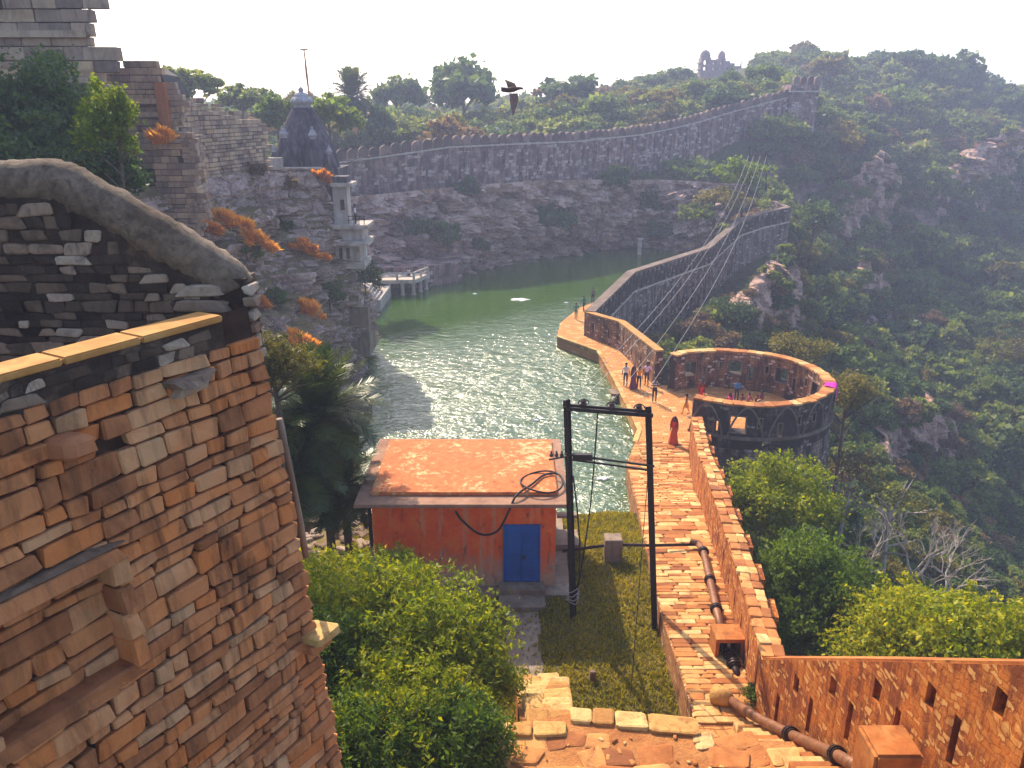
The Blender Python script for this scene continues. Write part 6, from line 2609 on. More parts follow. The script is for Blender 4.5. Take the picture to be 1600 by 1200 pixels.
# -- trees on the knoll above the diagonal rampart and round the bastion (crown centre pixel, distance, radius)
NT = [
    ('rounded_tree', 'bright yellow green tree on the knoll under the twin poles', 1165, 272, 110, 4.2, 'leaf_lime', 0.62, 2600, 0.38),
    ('rounded_tree', 'olive tree sloping down to the diagonal rampart', 1120, 312, 107, 3.8, 'leaf_olive', 0.6, 2600, 0.36),
    ('rounded_tree', 'grey green tree left of the knoll above the rampart', 1090, 335, 106, 2.6, 'leaf_hill', 0.8, 2000, 0.34),
    ('rounded_tree', 'dark tree on the crag at the rampart corner', 1275, 345, 112, 3.4, 'leaf_dark', 0.9, 2200, 0.36),
    ('rounded_tree', 'yellow olive tree behind the far side of the round bastion', 1250, 560, 62, 3.0, 'leaf_olive', 0.75, 3600, 0.22),
    ('rounded_tree', 'olive tree hugging the right side of the round bastion', 1325, 620, 50, 2.4, 'leaf_olive', 1.25, 4200, 0.19),
    ('rounded_tree', 'dark bush under the diagonal rampart face', 1150, 500, 78, 2.6, 'leaf_dark', 1.1, 2600, 0.26),
    ('rounded_tree', 'dark shrub on the crag right of the rampart face', 1185, 465, 86, 2.6, 'leaf_dark', 1.0, 2200, 0.26),
    ('rounded_tree', 'pale olive tree at the right photo edge over the gorge', 1570, 575, 70, 4.6, 'leaf_olive', 0.7, 3800, 0.28),
    ('rounded_tree', 'glossy bright green round tree at the foot of the bastion', 1213, 785, 34, 2.9, 'leaf_bright', 0.85, 22000, 0.14),
    ('leafy_tree', 'leafy green tree right below the path wall', 1275, 915, 26, 2.3, 'leaf_green', 0.95, 18000, 0.13),
    ('leafy_tree', 'dark lower tree outside the path wall near the valve box', 1255, 990, 24.0, 1.5, 'leaf_green', 0.9, 8000, 0.12),
    ('leafy_tree', 'wide bright bushy tree behind the loopholed wall', 1430, 1000, 22, 2.6, 'leaf_bright', 0.6, 20000, 0.13),
    ('leafy_tree', 'bright bushy tree behind the right end of the loopholed wall', 1565, 1015, 20, 2.4, 'leaf_bright', 0.62, 18000, 0.13),
    ('leafy_tree', 'dark green tree filling the gap over the loopholed wall corner', 1350, 1000, 23.5, 2.0, 'leaf_green', 0.75, 12000, 0.13),
    ('dry_tree', 'half bare pale tree on the slope right of the bastion tree', 1400, 790, 42, 3.0, 'leaf_olive', 0.7, 700, 0.2),
    ('dry_tree', 'grey thorny thicket under the bastion wall', 1325, 745, 44, 2.4, 'leaf_brown', 0.9, 1300, 0.16),
]
for k, (nm, lab, px, py, y_, R_, m, fl_, n_, lf) in enumerate(NT):
    q = AY(px, py, y_)
    g_ = drop(q.x, q.y)
    hgt = min(max(R_ * 0.8, q.z - g_), R_ * 3.4)
    if px == 1570:
        p_, _n = hit_terrain(px, py + 15)
        if p_ is not None:
            q = p_ + Vector((0, 0, R_ * 0.7))
            hgt = R_ * 0.8
    tree(nm, lab, (q.x, q.y, q.z - hgt), R_, hgt, m, 200 + k, n=n_, leaf=lf, clumps=30 if n_ < 5000 else 64, flat=fl_, limbs=12 if nm == 'dry_tree' else 7, bark='pale_bark' if nm == 'dry_tree' else 'bark', inner=0.25, shoots=int(40 * R_) if y_ < 36 else 0)


# -- bare branched tree
def bare_tree(seed, h):
    rr = random.Random(seed)
    mb = MB()

    def grow(p, d, L, r, lev):
        e = p + d * L
        mid = p + d * L * 0.5 + Vector((rr.uniform(-1, 1), rr.uniform(-1, 1), rr.uniform(-.5, 1))) * L * 0.12
        mb.tube([p, mid, e], [r, r * 0.8, r * 0.6], 5, cap=False)
        if lev == 0:
            return
        for _ in range(rr.choice((2, 3, 3))):
            nd = (d + Vector((rr.uniform(-1, 1), rr.uniform(-1, 1), rr.uniform(-.35, .75))) * 0.75).normalized()
            grow(e, nd, L * rr.uniform(0.55, 0.85), r * 0.58, lev - 1)
    for _ in range(3):
        grow(Vector((0, 0, -0.4)), Vector((rr.uniform(-.7, .7), rr.uniform(-.7, .7), 1)).normalized(), h * 0.32, 0.075, 4)
    me = mb.mesh('branches')
    me.materials.append(M['pale_bark'])
    return me


for k, (px, py, y_, lab) in enumerate(((1440, 850, 34, 'bare pale branched tree above the bushes outside the path wall'), (1370, 880, 30, 'bare grey twiggy tree between leafy tree and gorge'), (1480, 900, 30, 'dry leafless shrub behind the bright bushes'))):
    q = AY(px, py, y_)
    o = put('bare_tree', bare_tree(30 + k, 4.2), None, None, Matrix.Translation(q - Vector((0, 0, 1.6))))
    tag(o, lab, 'tree')

# -- the dark trees and the lime shrub at the left under the tower
LT_ = [
    ('leafy_tree', 'large dark tree at the left edge under the stone tower', 20, 175, 30, 2.6, 'leaf_dark', 0.95, 14000, 0.17),
    ('leafy_tree', 'dark tree directly below the tower base', 95, 205, 31, 2.4, 'leaf_dark', 1.0, 13000, 0.17),
    ('leafy_tree', 'bright lime shrub glowing in front of the ruined building', 172, 212, 27.5, 1.15, 'leaf_lime', 1.75, 9000, 0.12),
    ('leafy_tree', 'shaded lower tree behind the sloping coping', 150, 275, 29, 1.7, 'leaf_dark', 1.0, 9000, 0.15),
    ('leafy_tree', 'dim tree low behind the level coping of the stair wall', 40, 255, 27, 2.0, 'leaf_dark', 0.9, 9000, 0.15),
]
for k, (nm, lab, px, py, y_, R_, m, fl_, n_, lf) in enumerate(LT_):
    q = AY(px, py, y_)
    tree(nm, lab, (q.x, q.y, q.z - 2.6 * fl_), R_, 2.6 * fl_, m, 300 + k, n=n_, leaf=lf, clumps=40, flat=fl_, inner=0.25)

# -- big bush in the foreground and its neighbours
FB = [
    ('leafy_bush', 'big yellow green bush in front of the hut', 635, 1010, 17.2, 2.7, 'leaf_bright', 0.72, 36000, 0.14),
    ('leafy_bush', 'bright bush spilling against the left wall foot', 540, 960, 18.3, 2.1, 'leaf_bright', 0.8, 20000, 0.13),
    ('leafy_bush', 'dark lower bush under the foreground platform edge', 640, 1145, 14.2, 2.1, 'leaf_bright', 0.8, 26000, 0.12),
    ('leafy_bush', 'green bush at the bottom edge beside the battered wall', 570, 1190, 13.2, 1.6, 'leaf_green', 0.9, 16000, 0.11),
    ('leafy_bush', 'yellowish bush edge meeting the yard steps', 735, 1060, 16.8, 1.3, 'leaf_bright', 0.7, 11000, 0.12),
    ('leafy_bush', 'bush filling the corner between battered wall and front bush', 515, 1060, 16.0, 1.7, 'leaf_green', 1.0, 16000, 0.12),
    ('leafy_bush', 'low bush right under the platform side slabs', 715, 1160, 13.6, 1.2, 'leaf_green', 0.9, 10000, 0.11),
    ('leafy_bush', 'thin pale topped bush at the hut left corner', 600, 905, 21.5, 1.3, 'leaf_bright', 0.7, 8000, 0.13),
    ('leafy_bush', 'small weedy bush at the pipe bell end beside the path wall', 1186, 1088, 17.4, 0.42, 'leaf_green', 0.8, 2600, 0.075),
    ('leafy_bush', 'small shrub on the bank beside the electric frame', 922, 835, 31.5, 0.42, 'leaf_green', 0.9, 900, 0.09),
    ('leafy_bush', 'yellow green creeper bush at the wall corner under the orange shrubs', 432, 580, 22, 1.2, 'leaf_olive', 1.0, 5000, 0.12),
]
for k, (nm, lab, px, py, y_, R_, m, fl_, n_, lf) in enumerate(FB):
    q = AY(px, py, y_)
    h_ = max(R_ * 0.6, min(q.z - 3.0, R_ * 1.6)) if R_ > 0.6 else R_ * 0.7
    tree(nm, lab, (q.x, q.y, q.z - h_), R_, h_, m, 400 + k, cat='bush', n=n_, leaf=lf, clumps=80, flat=fl_, aspect=0.38, inner=0.3, limbs=16, shoots=int(60 * R_))


# -- palms
def frond_mesh(seed, L, m, leaflets=34, droop=0.5, width=0.5, lw=0.022):
    rr = np.random.default_rng(seed)
    mb = MB()
    pts = []
    for k in range(9):
        f = k / 8
        pts.append(Vector((L * (f - 0.18 * droop * f ** 2), 0, L * (0.28 * f - droop * 0.75 * f ** 2.2))))
    mb.tube(pts, [0.03 * (1 - 0.85 * k / 8) for k in range(9)], 4, cap=False)
    for k in range(leaflets):
        f = 0.12 + 0.87 * k / leaflets
        i = min(int(f * 8), 7)
        p = pts[i].lerp(pts[i + 1], f * 8 - i)
        t = (pts[i + 1] - pts[i]).normalized()
        ll = width * math.sin(math.pi * min(1, 0.12 + f * 0.85)) ** 0.6 * rr.uniform(0.85, 1.1)
        for sgn in (-1, 1):
            d = (t * 0.7 + Vector((0, sgn * 0.85, 0)) + Vector((0, 0, rr.uniform(-0.1, 0.35)))).normalized()
            e = p + d * ll + Vector((0, 0, -0.12 * ll))
            w_ = t * lw
            i0 = len(mb.v)
            mb.v += [tuple(p - w_), tuple(p + w_), tuple(p.lerp(e, 0.6) + w_), tuple(e), tuple(p.lerp(e, 0.6) - w_)]
            mb.face((i0, i0 + 1, i0 + 2, i0 + 3, i0 + 4))
    me = mb.mesh('frond')
    me.materials.append(m)
    return me


def palm(name, label, base, h, L, n, m, seed, r=0.16, leaflets=34, lw=0.022):
    root = thing(name, base, label, 'palm tree')
    fr_ = [frond_mesh(seed + k, L * s_, m, leaflets, d_, 0.26 * L, lw) for k, (s_, d_) in enumerate(((1.0, 0.5), (0.9, 0.75), (1.05, 0.3), (0.85, 0.95)))]
    mb = MB()
    mb.tube([(0, 0, -1), (0.1, 0, h * 0.3), (0.05, 0.05, h * 0.7), (0, 0, h)], [r * 1.3, r, r * 0.95, r * 1.25], 10)
    mb.build('trunk', M['bark'], root, local=True)
    rr = random.Random(seed)
    for k in range(n):
        f = k / n
        el = R(78 - 120 * f)
        a = k * 2.39996 + rr.uniform(-.15, .15)
        kind = 2 if f < 0.3 else (0 if f < 0.6 else (1 if f < 0.85 else 3))
        put('frond', fr_[kind], None, root, Matrix.Translation((0, 0, h)) @ Matrix.Rotation(a, 4, 'Z') @ Matrix.Rotation(-el, 4, 'Y'), local=True)
    return root


q = AY(497, 655, 26.5)
palm('date_palm', 'dark date palm beside the water behind the big left wall', (q.x, q.y, 2.0), q.z - 2.0, 2.8, 78, M['palm_leaf'], 10, leaflets=50)
q = AY(470, 740, 25.5)
palm('date_palm', 'second shaded date palm under the first at the wall corner', (q.x - 0.3, q.y, 1.6), q.z - 1.6, 2.5, 56, M['palm_leaf'], 20, leaflets=46)
q = AY(535, 765, 26.8)
palm('date_palm', 'low dark date palm nearest the hut roof corner', (q.x, q.y, 1.4), q.z - 1.4, 2.2, 50, M['palm_leaf'], 25, leaflets=44)
q = AY(550, 152, 120)
palm('date_palm', 'tall date palm on the skyline behind the temple', (q.x, q.y, q.z - 7), 7, 4.2, 54, M['palm_leaf'], 30, 0.45, 26, 0.09)


# -- dry orange shrubs and green tufts on the left rock face
def tuft(seed, n, L, m, up=0.6, wd=0.05, spread=1.0):
    rng = np.random.default_rng(seed)
    d = rng.normal(size=(n, 3)) * spread
    d[:, 2] = np.abs(d[:, 2]) + up
    d /= np.linalg.norm(d, axis=1)[:, None]
    ln_ = L * rng.uniform(0.45, 1.0, n)[:, None]
    b0 = rng.normal(size=(n, 3)) * L * 0.25
    b0[:, 2] = np.abs(b0[:, 2]) * 0.6
    C = b0 + d * ln_ * rng.uniform(0.3, 1.0, n)[:, None]
    V, F = leaf_cards(rng, C, L * wd * 4, direction=d, spread=0.25, aspect=0.22)
    me = mesh_np('tuft', V, F)
    me.materials.append(m)
    return me


ORANGE = [(280, 308, 0.95, 'dry orange shrub on the rock below the ruin buttress'), (362, 352, 1.0, 'dry orange shrub highest of the three in the middle of the rock face'),
          (395, 376, 0.85, 'dry orange shrub just above the green cliff tuft'), (480, 395, 1.15, 'large glowing orange shrub at the right edge of the rock face'), (475, 490, 1.2, 'rusty orange shrub hanging low on the rock face'),
          (470, 545, 1.1, 'orange shrub right above the palm crown'), (500, 280, 0.8, 'orange dry shrub just under the temple ledge'), (325, 360, 0.6, 'small pale orange shrub left on the rock face'), (392, 470, 0.7, 'small reddish dry shrub beside the pier top'), (248, 220, 0.7, 'tiny dry shrub on the ruined wall')]
for k, (px, py, sz, lab) in enumerate(ORANGE):
    p, nrm = hit(LC_BVH, px, py)
    if p is None:
        p = AY(px, py, 46)
    if k == 9:
        p = AY(px, py, 45.0)
    rng_ = np.random.default_rng(500 + k)
    rad_ = (sz * random.uniform(1.0, 1.5), sz * 0.8, sz * random.uniform(0.7, 1.1))
    C_, q_ = crown_points(rng_, 2200, rad_, 14, inner=0.2)
    C_[:, 2] -= 0.35 * C_[:, 0]
    dr0 = C_ / (np.linalg.norm(C_, axis=1)[:, None] + 1e-6) + np.array([0, 0, 0.7])
    V_, F_ = leaf_cards(rng_, C_, 0.42, direction=dr0, spread=0.45, aspect=0.16)
    me_t = mesh_np('dry_shrub', V_, F_)
    me_t.materials.append(M['leaf_orange'])
    o = put('dry_shrub', me_t, None, None, Matrix.Translation(p + Vector((0.25, -0.3, 0.1))))
    tag(o, lab, 'shrub', 'dry orange shrubs on the rock')
GREEN = [(385, 395, 1.2, 'leaf_green', 'green leafy tuft in the middle of the rock face'), (440, 360, 1.0, 'leaf_green', 'green shrub near the bulging rock'), (425, 470, 1.0, 'leaf_dark', 'dark green shrub on the lower rock face'),
         (515, 470, 1.5, 'leaf_dark', 'dark creeper hanging in the cleft beside the shrine'), (570, 440, 1.6, 'leaf_dark', 'dark bush at the water below the shrine'), (400, 270, 0.9, 'leaf_brown', 'brown dry bush on the upper rock'), (330, 270, 1.0, 'leaf_brown', 'brown bush under the crumbling wall'), (450, 290, 0.8, 'leaf_brown', 'withered bush below the temple wall')]
for k, (px, py, sz, m, lab) in enumerate(GREEN):
    p, nrm = hit(LC_BVH, px, py)
    if p is None:
        p = AY(px, py, 60)
    if px == 570:
        p = AY(px, py, 63)
    root = thing('rock_bush', p, lab, 'bush')
    me = crown('crown', 600 + k, (sz, sz * 0.8, sz * (1.5 if px in (515, 570) else 0.8)), 1800, 0.17, 18, M[m], aspect=0.45)
    put('crown', me, None, root, Matrix.Translation((0.1, -0.2, 0.2)), local=True)
    t_ = trunk(k, sz * 0.6, 0.04, sz * 0.6, 4)
    t_.materials.append(M['bark'])
    put('stem', t_, None, root, None, local=True)

# -- yard grass: short blades, one mass
rng = np.random.default_rng(77)
n = 90000
gx_ = rng.uniform(-6.5, 6.3, n)
gy_ = rng.uniform(14.5, 33.4, n)
keep = []
for i in range(n):
    x, y = gx_[i], gy_[i]
    if x > LX(y) - 0.05:
        continue
    if HX0 - 0.5 < x < HX1 + 0.5 and HY0 - 0.55 < y < HY1 + 0.6:
        continue
    if -0.25 < x < 0.95 and 19.5 < y < 24.6 and rng.random() < 0.85:
        continue
    if y < 19.3 and 0.1 < x < 1.6:
        continue
    keep.append(i)
keep = np.array(keep)
C = np.stack([gx_[keep], gy_[keep], np.array([yard_z(gx_[i], gy_[i]) for i in keep]) + 0.05], 1)
up = np.tile(np.array([[0, 0, 1.0]]), (len(C), 1))
V, F = leaf_cards(rng, C, 0.17, direction=up, spread=0.55, aspect=0.22)
me = mesh_np('yard_grass', V, F)
me.materials.append(M['grass'])
o = put('yard_grass', me, None)
tag(o, 'short yellow green grass covering the yard', 'grass', kind='stuff')


# ================================================================== PEOPLE
def skinned(name, verts, edges, radii, root_i, sub=1):
    me = bpy.data.meshes.new(name)
    me.from_pydata([tuple(v) for v in verts], edges, [])
    ob = bpy.data.objects.new(name, me)
    COL.objects.link(ob)
    md = ob.modifiers.new('skin', 'SKIN')
    md.use_smooth_shade = True
    sk = me.skin_vertices[0].data
    for i, r in enumerate(radii):
        r = r if isinstance(r, (tuple, list)) else (r, r)
        sk[i].radius = r
        sk[i].use_root = (i == root_i)
    s2 = ob.modifiers.new('sub', 'SUBSURF')
    s2.levels = sub
    s2.render_levels = sub
    dg = bpy.context.evaluated_depsgraph_get()
    new = bpy.data.meshes.new_from_object(ob.evaluated_get(dg))
    bpy.data.objects.remove(ob)
    new.name = name
    return new


CLOTH = {}


def cloth(c, tagn=''):
    k = tuple(c)
    if k not in CLOTH:
        CLOTH[k] = plain('cloth_%d' % len(CLOTH), c, 0.9, 0.25, scale=9)
    return CLOTH[k]


M['skin'] = plain('skin', (0.17, 0.075, 0.04), 0.6, 0.15)
M['hair'] = plain('hair', (0.008, 0.006, 0.006), 0.5, 0.2)
M['stripe'] = None


def stripe_mat():
    g = G('striped_shirt')
    sx = g.new('SeparateXYZ')
    g.link(g.pos(), sx.inputs[0])
    f = g.math('FRACT', g.math('MULTIPLY', sx.outputs[2], 6.0))
    g.col(g.mix(g.math('GREATER_THAN', f, 0.5), (0.02, 0.02, 0.02), (0.6, 0.58, 0.55)))
    return g.m


M['stripe'] = stripe_mat()


def person(loc, yaw, h, pose, top, bottom, label, skirt=None, long_hair=False, veil=None, group=None):
    """one continuous skinned body, hair and loose clothes as children"""
    k = h / 1.7
    Vv = []
    Ee = []
    Rr = []
    zone = []

    def v(p, r, parent=None, z='skin'):
        Vv.append(Vector(p) * k)
        Rr.append(tuple(x * k for x in r) if isinstance(r, tuple) else r * k)
        zone.append(z)
        if parent is not None:
            Ee.append((parent, len(Vv) - 1))
        return len(Vv) - 1
    sit = pose == 'sit'
    dz = -0.80 if sit else 0.0
    pel = v((0, 0, 0.93 + dz), (0.15, 0.11), None, 'bottom')
    wst = v((0, -0.01, 1.06 + dz), (0.125, 0.09), pel, 'top')
    lean = 0.10 if sit else (0.03 if pose == 'walk' else 0.0)
    chs = v((0, 0.01 + lean, 1.27 + dz), (0.155, 0.105), wst, 'top')
    nb = v((0, 0.0 + lean, 1.42 + dz), (0.075, 0.065), chs, 'top')
    nk = v((0, 0.01 + lean, 1.48 + dz), (0.052, 0.052), nb, 'skin')
    jaw = v((0, 0.035 + lean, 1.545 + dz), (0.062, 0.075), nk, 'skin')
    hd = v((0, 0.025 + lean, 1.62 + dz), (0.076, 0.092), jaw, 'skin')
    tp_ = v((0, 0.01 + lean, 1.68 + dz), (0.052, 0.065), hd, 'hair')
    for s_ in (-1, 1):
        sh_ = v((0.17 * s_, lean, 1.385 + dz), 0.062, chs, 'top')
        if pose == 'hips':
            el = ((0.34 * s_, -0.06, 1.16), (0.19 * s_, 0.08, 1.0))
        elif pose == 'fold':
            el = ((0.27 * s_, 0.03, 1.15), (0.06 * s_, 0.2, 1.2))
        elif pose == 'walk':
            el = ((0.24 * s_, -0.08 * s_, 1.13), (0.25 * s_, 0.12 * -s_ + 0.08, 0.92))
        elif sit:
            el = ((0.26 * s_, 0.16, 1.14 + dz), (0.12 * s_, 0.34, 1.06 + dz))
        else:
            el = ((0.235 * s_, -0.02, 1.12), (0.245 * s_, 0.06, 0.88))
        e_ = v(el[0], 0.044, sh_, 'top' if skirt is None else 'skin')
        w_ = v(el[1], 0.031, e_, 'skin')
        d = (Vector(el[1]) - Vector(el[0])).normalized()
        hm = v(Vector(el[1]) + d * 0.08, (0.036, 0.022), w_, 'skin')
        # fingers (grouped tips) and thumb
        side = Vector((0, 1, 0)) if abs(d.y) < 0.8 else Vector((0, 0, 1))
        for q_, (off_, ln__) in enumerate(((-0.026, 0.075), (-0.009, 0.09), (0.009, 0.085), (0.026, 0.065))):
            v(Vector(el[1]) + d * (0.09 + ln__) + side * off_ + Vector((-0.015 * s_, 0, 0)), 0.0085, hm, 'skin')
        v(Vector(el[1]) + d * 0.07 + side * 0.055, 0.0095, w_, 'skin')
        st = 0.16 * s_ if pose == 'walk' else 0.0
        hp = v((0.095 * s_, 0, 0.88 + dz), (0.088, 0.092), pel, 'bottom')
        if sit:
            kn = v((0.2 * s_, 0.36, 0.42 + dz + 0.3 - 0.05), 0.062, hp, 'bottom')
            an = v((0.08 * s_, 0.46 if s_ > 0 else 0.38, 0.88 + dz), 0.042, kn, 'bottom')
            v((0.03 * s_, 0.56 if s_ > 0 else 0.5, 0.86 + dz), (0.04, 0.03), an, 'shoe')
        else:
            kn = v((0.10 * s_, 0.03 + st * 0.9, 0.49), 0.06, hp, 'bottom')
            an = v((0.10 * s_, -0.02 + st * 1.3 - (0.06 if pose == 'walk' and s_ < 0 else 0), 0.085 + (0.03 if pose == 'walk' and s_ < 0 else 0)), 0.04, kn, 'bottom')
            v((0.115 * s_, 0.15 + st * 1.3, 0.035), (0.042, 0.03), an, 'shoe')
    me = skinned('person', Vv, Ee, Rr, pel)
    slots = {'skin': 0, 'top': 1, 'bottom': 2, 'shoe': 3, 'hair': 4}
    for mm_ in (M['skin'], top, bottom, cloth((0.03, 0.02, 0.015)), M['hair']):
        me.materials.append(mm_)
    segs = [(Vv[a], Vv[b], zone[b]) for a, b in Ee]
    for p in me.polygons:
        c = p.center
        best, bz = 1e9, 'skin'
        for a, b, z in segs:
            ab = b - a
            t = max(0, min(1, (c - a).dot(ab) / ab.length_squared))
            dd = (c - a - ab * t).length
            if dd < best:
                best, bz = dd, z
        if bz == 'hair' or (c.z > (1.60 + dz) * k and c.y < (0.045 + lean) * k):
            bz = 'hair'
        p.material_index = slots[bz]
        p.use_smooth = True
    o = put('person', me, None, None, Matrix.Translation(loc) @ Matrix.Rotation(yaw, 4, 'Z'))
    tag(o, label, 'person', group)
    # hair
    mb = MB()
    c = Vector((0, 0.005 + lean, 1.63 + dz)) * k
    prof = [(0.085, -0.03), (0.096, 0.02), (0.088, 0.06), (0.06, 0.09), (0.015, 0.105)]
    mb.lathe([(a * k, b * k) for a, b in prof], 12, c - Vector((0, 0.02 * k, 0)))
    if long_hair:
        mb.tube([c + Vector((0, -0.07, 0.02)) * k, c + Vector((0, -0.11, -0.15)) * k, c + Vector((0, -0.12, -0.38)) * k], [0.06 * k, 0.065 * k, 0.02 * k], 8)
    ml = mb.mesh('hair', True)
    ml.materials.append(M['hair'])
    put('hair', ml, None, o, None, local=True)
    # nose and eyes
    mb = MB()
    fc = Vector((0, 0.115 + lean, 1.60 + dz)) * k
    mb.box(fc, (0.022 * k, 0.03 * k, 0.045 * k), taper=0.5)
    ml = mb.mesh('nose')
    ml.materials.append(M['skin'])
    put('nose', ml, None, o, None, local=True)
    for s_ in (-1, 1):
        mb = MB()
        mb.lathe([(0.004 * k, -0.008 * k), (0.012 * k, 0), (0.004 * k, 0.008 * k)], 6, Vector((0.03 * s_, 0.108 + lean, 1.625 + dz)) * k)
        ml = mb.mesh('eye')
        ml.materials.append(M['hair'])
        put('eye', ml, None, o, None, local=True)
    if skirt is not None:
        hem, mat_ = skirt
        mb = MB()
        n = 24
        rows = 7
        z0, z1 = 1.04 + dz, (hem if not sit else 0.03)
        for r_ in range(rows):
            f = r_ / (rows - 1)
            for j in range(n):
                a = 6.283 * j / n
                rad = 0.135 + f * (0.17 if not sit else 0.3) + 0.018 * f * math.sin(a * 7)
                yy = (0.14 if sit else 0.03) * f
                mb.vert(Vector((rad * math.cos(a), rad * 0.85 * math.sin(a) + yy, z0 + (z1 - z0) * f)) * k)
        for r_ in range(rows - 1):
            for j in range(n):
                j2 = (j + 1) % n
                mb.face((r_ * n + j, (r_ + 1) * n + j, (r_ + 1) * n + j2, r_ * n + j2))
        ml = mb.mesh('skirt', True)
        ml.materials.append(mat_)
        put('skirt', ml, None, o, None, local=True)
    if veil is not None:
        mb = MB()
        n = 14
        rows = 8
        for r_ in range(rows):
            f = r_ / (rows - 1)
            for j in range(n):
                a = math.pi * (0.98 + 1.04 * j / (n - 1))
                rad = (0.11 + 0.13 * min(1, f * 2.2)) * (0.3 + 0.7 * min(1, (f + 0.12) * 5))
                mb.vert(Vector((rad * math.cos(a) * 1.05, rad * 0.8 * math.sin(a) + lean * 0.8 - 0.01 + 0.04 * f, 1.745 + dz - f * 0.78 + 0.01 * math.sin(a * 6) * f)) * k)
        for r_ in range(rows - 1):
            for j in range(n - 1):
                mb.face((r_ * n + j, (r_ + 1) * n + j, (r_ + 1) * n + j + 1, r_ * n + j + 1))
        ml = mb.mesh('veil', True)
        ml.materials.append(veil)
        put('veil', ml, None, o, None, local=True)
    return o


white, lilac, black = cloth((0.8, 0.72, 0.74)), cloth((0.75, 0.55, 0.75)), cloth((0.015, 0.013, 0.016))
orange, red, maroon, blue = cloth((0.8, 0.27, 0.03)), cloth((0.6, 0.035, 0.02)), cloth((0.16, 0.03, 0.08)), cloth((0.04, 0.2, 0.42))
pink, cream, teal, navy = cloth((0.8, 0.1, 0.28)), cloth((0.75, 0.62, 0.35)), cloth((0.02, 0.2, 0.12)), cloth((0.025, 0.025, 0.045))


def at_floor(px, py):
    return AZ(px, py, 1.02)


GW = 'walkers on the terrace'
person(at_floor(977, 603), R(160), 1.7, 'stand', white, navy, 'man in pale pinkish shirt and dark trousers, nearest the water in the group')
person(at_floor(989, 607), R(200), 1.6, 'stand', maroon, maroon, 'woman in dark maroon sari within the walking group', (0.06, maroon), True, maroon)
person(at_floor(998, 607), R(170), 1.62, 'stand', orange, black, 'person in orange top in the middle of the walking group')
person(at_floor(1010, 602), R(150), 1.7, 'hips', lilac, navy, 'man in lilac shirt beside the terrace wall')
person(at_floor(1022, 628), R(180), 1.7, 'fold', M['stripe'], black, 'man in black and white striped shirt with arms folded')
person(at_floor(1071, 647), R(100), 1.4, 'walk', orange, orange, 'girl in short orange dress striding across the terrace', (0.62, orange), True)
person(at_floor(1094, 634), R(185), 1.6, 'stand', red, red, 'woman in red sari standing at the bastion mouth', (0.05, red), True, red)
person(AZ(1052, 693, 1.02), R(150), 1.65, 'walk', red, red, 'woman in red sari walking up the path by the wall end', (0.05, cloth((0.5, 0.07, 0.02))), True, red)
person(at_floor(1150, 627), R(170), 1.55, 'stand', blue, navy, 'child in blue shirt standing inside the bastion')
person(at_floor(1141, 632), R(120), 1.55, 'sit', pink, pink, 'woman in bright pink veil sitting in the bastion', (0.03, pink), True, pink)
person(at_floor(1158, 631), R(200), 1.35, 'sit', maroon, maroon, 'small dark clad child sitting beside the woman in pink', (0.03, maroon))
person(at_floor(1168, 630), R(230), 1.45, 'sit', cloth((0.5, 0.12, 0.2)), navy, 'seated child in rose top with back to the wall')
person(at_floor(1181, 629), R(200), 1.1, 'sit', cloth((0.3, 0.1, 0.06)), navy, 'smallest seated child next to the long haired woman')
person(at_floor(1190, 629), R(120), 1.6, 'sit', maroon, cream, 'long haired woman in cream skirt sitting in the bastion', (0.03, cream), True)
person(at_floor(1246, 612), R(100), 1.4, 'sit', black, black, 'dark figure sitting alone at the bastion right wall')
person(at_floor(900, 499), R(150), 1.55, 'hips', teal, teal, 'dark green clad youth at the tip of the walkway')
person(at_floor(912, 487), R(30), 1.55, 'walk', cloth((0.05, 0.2, 0.13)), black, 'youth in green climbing beside the rampart start')
person(at_floor(926, 474), R(180), 1.6, 'stand', cloth((0.12, 0.14, 0.13)), black, 'farthest dark figure beside the rampart')
q = AY(556, 352, 62.5)
person(q, R(-90), 1.6, 'stand', cloth((0.66, 0.62, 0.66)), navy, 'person in white shirt leaning at the shrine railing')
person(Vector((-11.6, 89.0, 1.78)), R(150), 1.6, 'sit', cloth((0.6, 0.56, 0.55)), navy, 'white clad person sitting on the bathing terrace')

# ---- bird in flight
bd = thing('bird', AY(800, 148, 21), 'brown bird of prey gliding with one wing raised and one lowered', 'bird')
B0 = AY(800, 148, 21)
sp = 1 / FPX * 21 * 1.06


def bp(px, py, dy=0.0):
    return Vector(((px - 800) * sp, dy, -(py - 148) * sp))


M['feather'] = plain('feather', (0.10, 0.055, 0.045), 0.8, 0.35, scale=20)
M['feather_pale'] = plain('feather_pale', (0.22, 0.13, 0.11), 0.8, 0.35, scale=20)
mb = MB()
body = [bp(785, 143), bp(788, 143), bp(795, 142, -.01), bp(802, 141, -.01), bp(808, 140), bp(811, 139.5), bp(814, 139.8), bp(816.5, 141.3)]
mb.tube(body, [0.012, 0.03, 0.062, 0.065, 0.04, 0.032, 0.026, 0.004], 10)
mb.build('body', M['feather'], bd, smooth=True, local=True)


def sheet(name, pts, th, m, dys):
    mb = MB()
    n = len(pts)
    for d in (-th / 2, th / 2):
        for (px, py), dy in zip(pts, dys):
            p = bp(px, py, dy)
            mb.vert(p + Vector((0, d, 0)))
    mb.face(list(range(n)))
    mb.face([n + k for k in range(n)][::-1])
    for k in range(n):
        j = (k + 1) % n
        mb.face((k, n + k, n + j, j))
    return mb.build(name, m, bd, local=True)


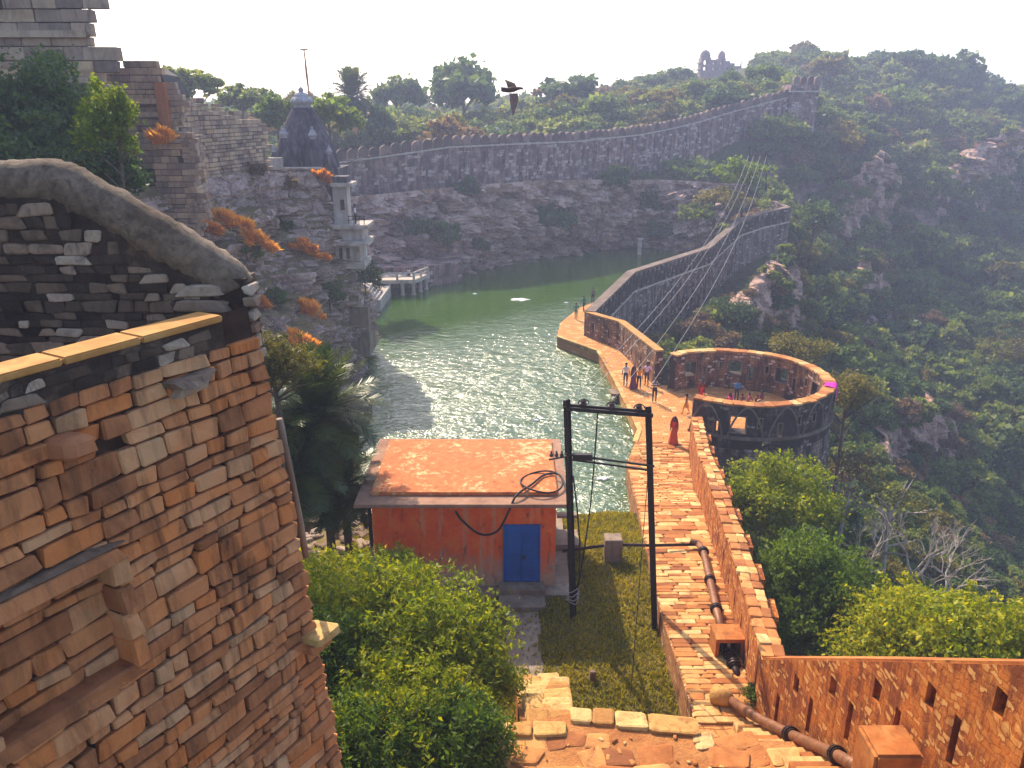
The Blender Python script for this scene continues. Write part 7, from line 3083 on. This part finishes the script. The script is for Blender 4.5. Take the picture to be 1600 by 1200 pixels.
sheet('wing', [(797, 147), (808, 146), (809, 155), (806, 164), (803, 174), (800.5, 175), (799, 166), (797, 156)], 0.02, M['feather_pale'], [0, 0, -.1, -.2, -.35, -.35, -.2, -.1])
sheet('wing', [(795, 142), (807, 139), (804, 133), (796, 130), (789, 127), (792, 133)], 0.02, M['feather'], [0, 0, .12, .2, .3, .15])
sheet('tail', [(797, 139), (797, 144), (787, 143.5), (785, 142.5), (784.5, 138)], 0.015, M['feather'], [0, 0, 0, 0, 0])

# ---- far twin poles and the wires over the terrace
tpl = thing('twin_poles', AY(1184, 300, 110), 'twin electric poles with cross arm on the knoll among the trees', 'electric poles')
PA, PB = AY(1171, 300, 110), AY(1197, 300, 110)
TA, TB_ = AY(1171, 228, 110), AY(1197, 240, 110)
for a, b in ((PA, TA), (PB, TB_)):
    mb = MB()
    mb.tube([a, b], 0.1, 7)
    mb.build('pole', M['dark_metal'], tpl)
mb = MB()
beam(mb, AY(1168, 243, 110), AY(1200, 243, 110), 0.12, 0.14)
mb.build('cross_arm', M['dark_metal'], tpl)
mb = MB()
mb.box(AY(1197, 239, 109.8), (0.6, 0.4, 0.6))
mb.build('transformer', M['dark_metal'], tpl)
W0 = [AY(px, 243, 109.8) for px in (1170, 1178, 1188, 1198)]
W1 = [on(LT, RT_, f) + Vector((0, 0.05, 0.25)) for f in (0.05, 0.2, 0.55, 0.88)]
for k, (a, b) in enumerate(zip(W0, W1)):
    mb = MB()
    pts = []
    for j in range(25):
        f = j / 24
        p = a.lerp(b, f)
        p.z -= 4 * f * (1 - f) * 2.4
        pts.append(p)
    mb.tube(pts, [0.017 - 0.010 * (j / 24) for j in range(25)], 5)
    o = mb.build('overhead_wire', M['wire'], smooth=True)
    tag(o, ('leftmost', 'second from left', 'third from left', 'rightmost')[k] + ' of the four overhead wires sagging to the electric frame', 'wire', 'overhead wires')
# ---- bits floating on the water
M['float_white'] = plain('float_white', (0.7, 0.7, 0.66), 0.7, 0.1)
for k, (px, py, r_, lab) in enumerate(((812, 468, 0.75, 'pale patch of floating scum on the far green water'), (941, 748, 0.28, 'white floating ornament on the water seen between the frame poles'), (838, 657, 0.16, 'small white bottle floating mid lake'), (742, 459, 0.2, 'tiny white scrap on the dark water by the far cliff'), (885, 473, 0.2, 'small pale scrap near the walkway tip'))):
    q = AZ(px, py, 0.02)
    mb = MB()
    n = 14
    prof = []
    mb.lathe([(r_ * 0.9, -0.03), (r_, 0.0), (r_ * 0.8, 0.05), (r_ * 0.2, 0.08)], n, (0, 0, 0), ribs=5, ribd=0.25)
    o = mb.build('floating_scrap', M['float_white'], M=Matrix.Translation(q) @ Matrix.Diagonal((1.3, 0.8, 1, 1)))
    tag(o, lab, 'litter')

# ================================================================== HAZE
hz = bpy.data.materials.new('haze')
hz.use_nodes = True
hn = hz.node_tree
hn.nodes.clear()
ho = hn.nodes.new('ShaderNodeOutputMaterial')
pv = hn.nodes.new('ShaderNodeVolumePrincipled')
pv.inputs['Color'].default_value = (0.62, 0.70, 1.0, 1)
pv.inputs['Density'].default_value = 0.0010
pv.inputs['Anisotropy'].default_value = 0.25
hn.links.new(pv.outputs[0], ho.inputs['Volume'])
mb = MB()
mb.box((100, 420, 0), (1040, 1000, 92))
hzo = mb.build('haze', hz)
tag(hzo, 'thin bluish haze filling the air over the gorge', kind='stuff')
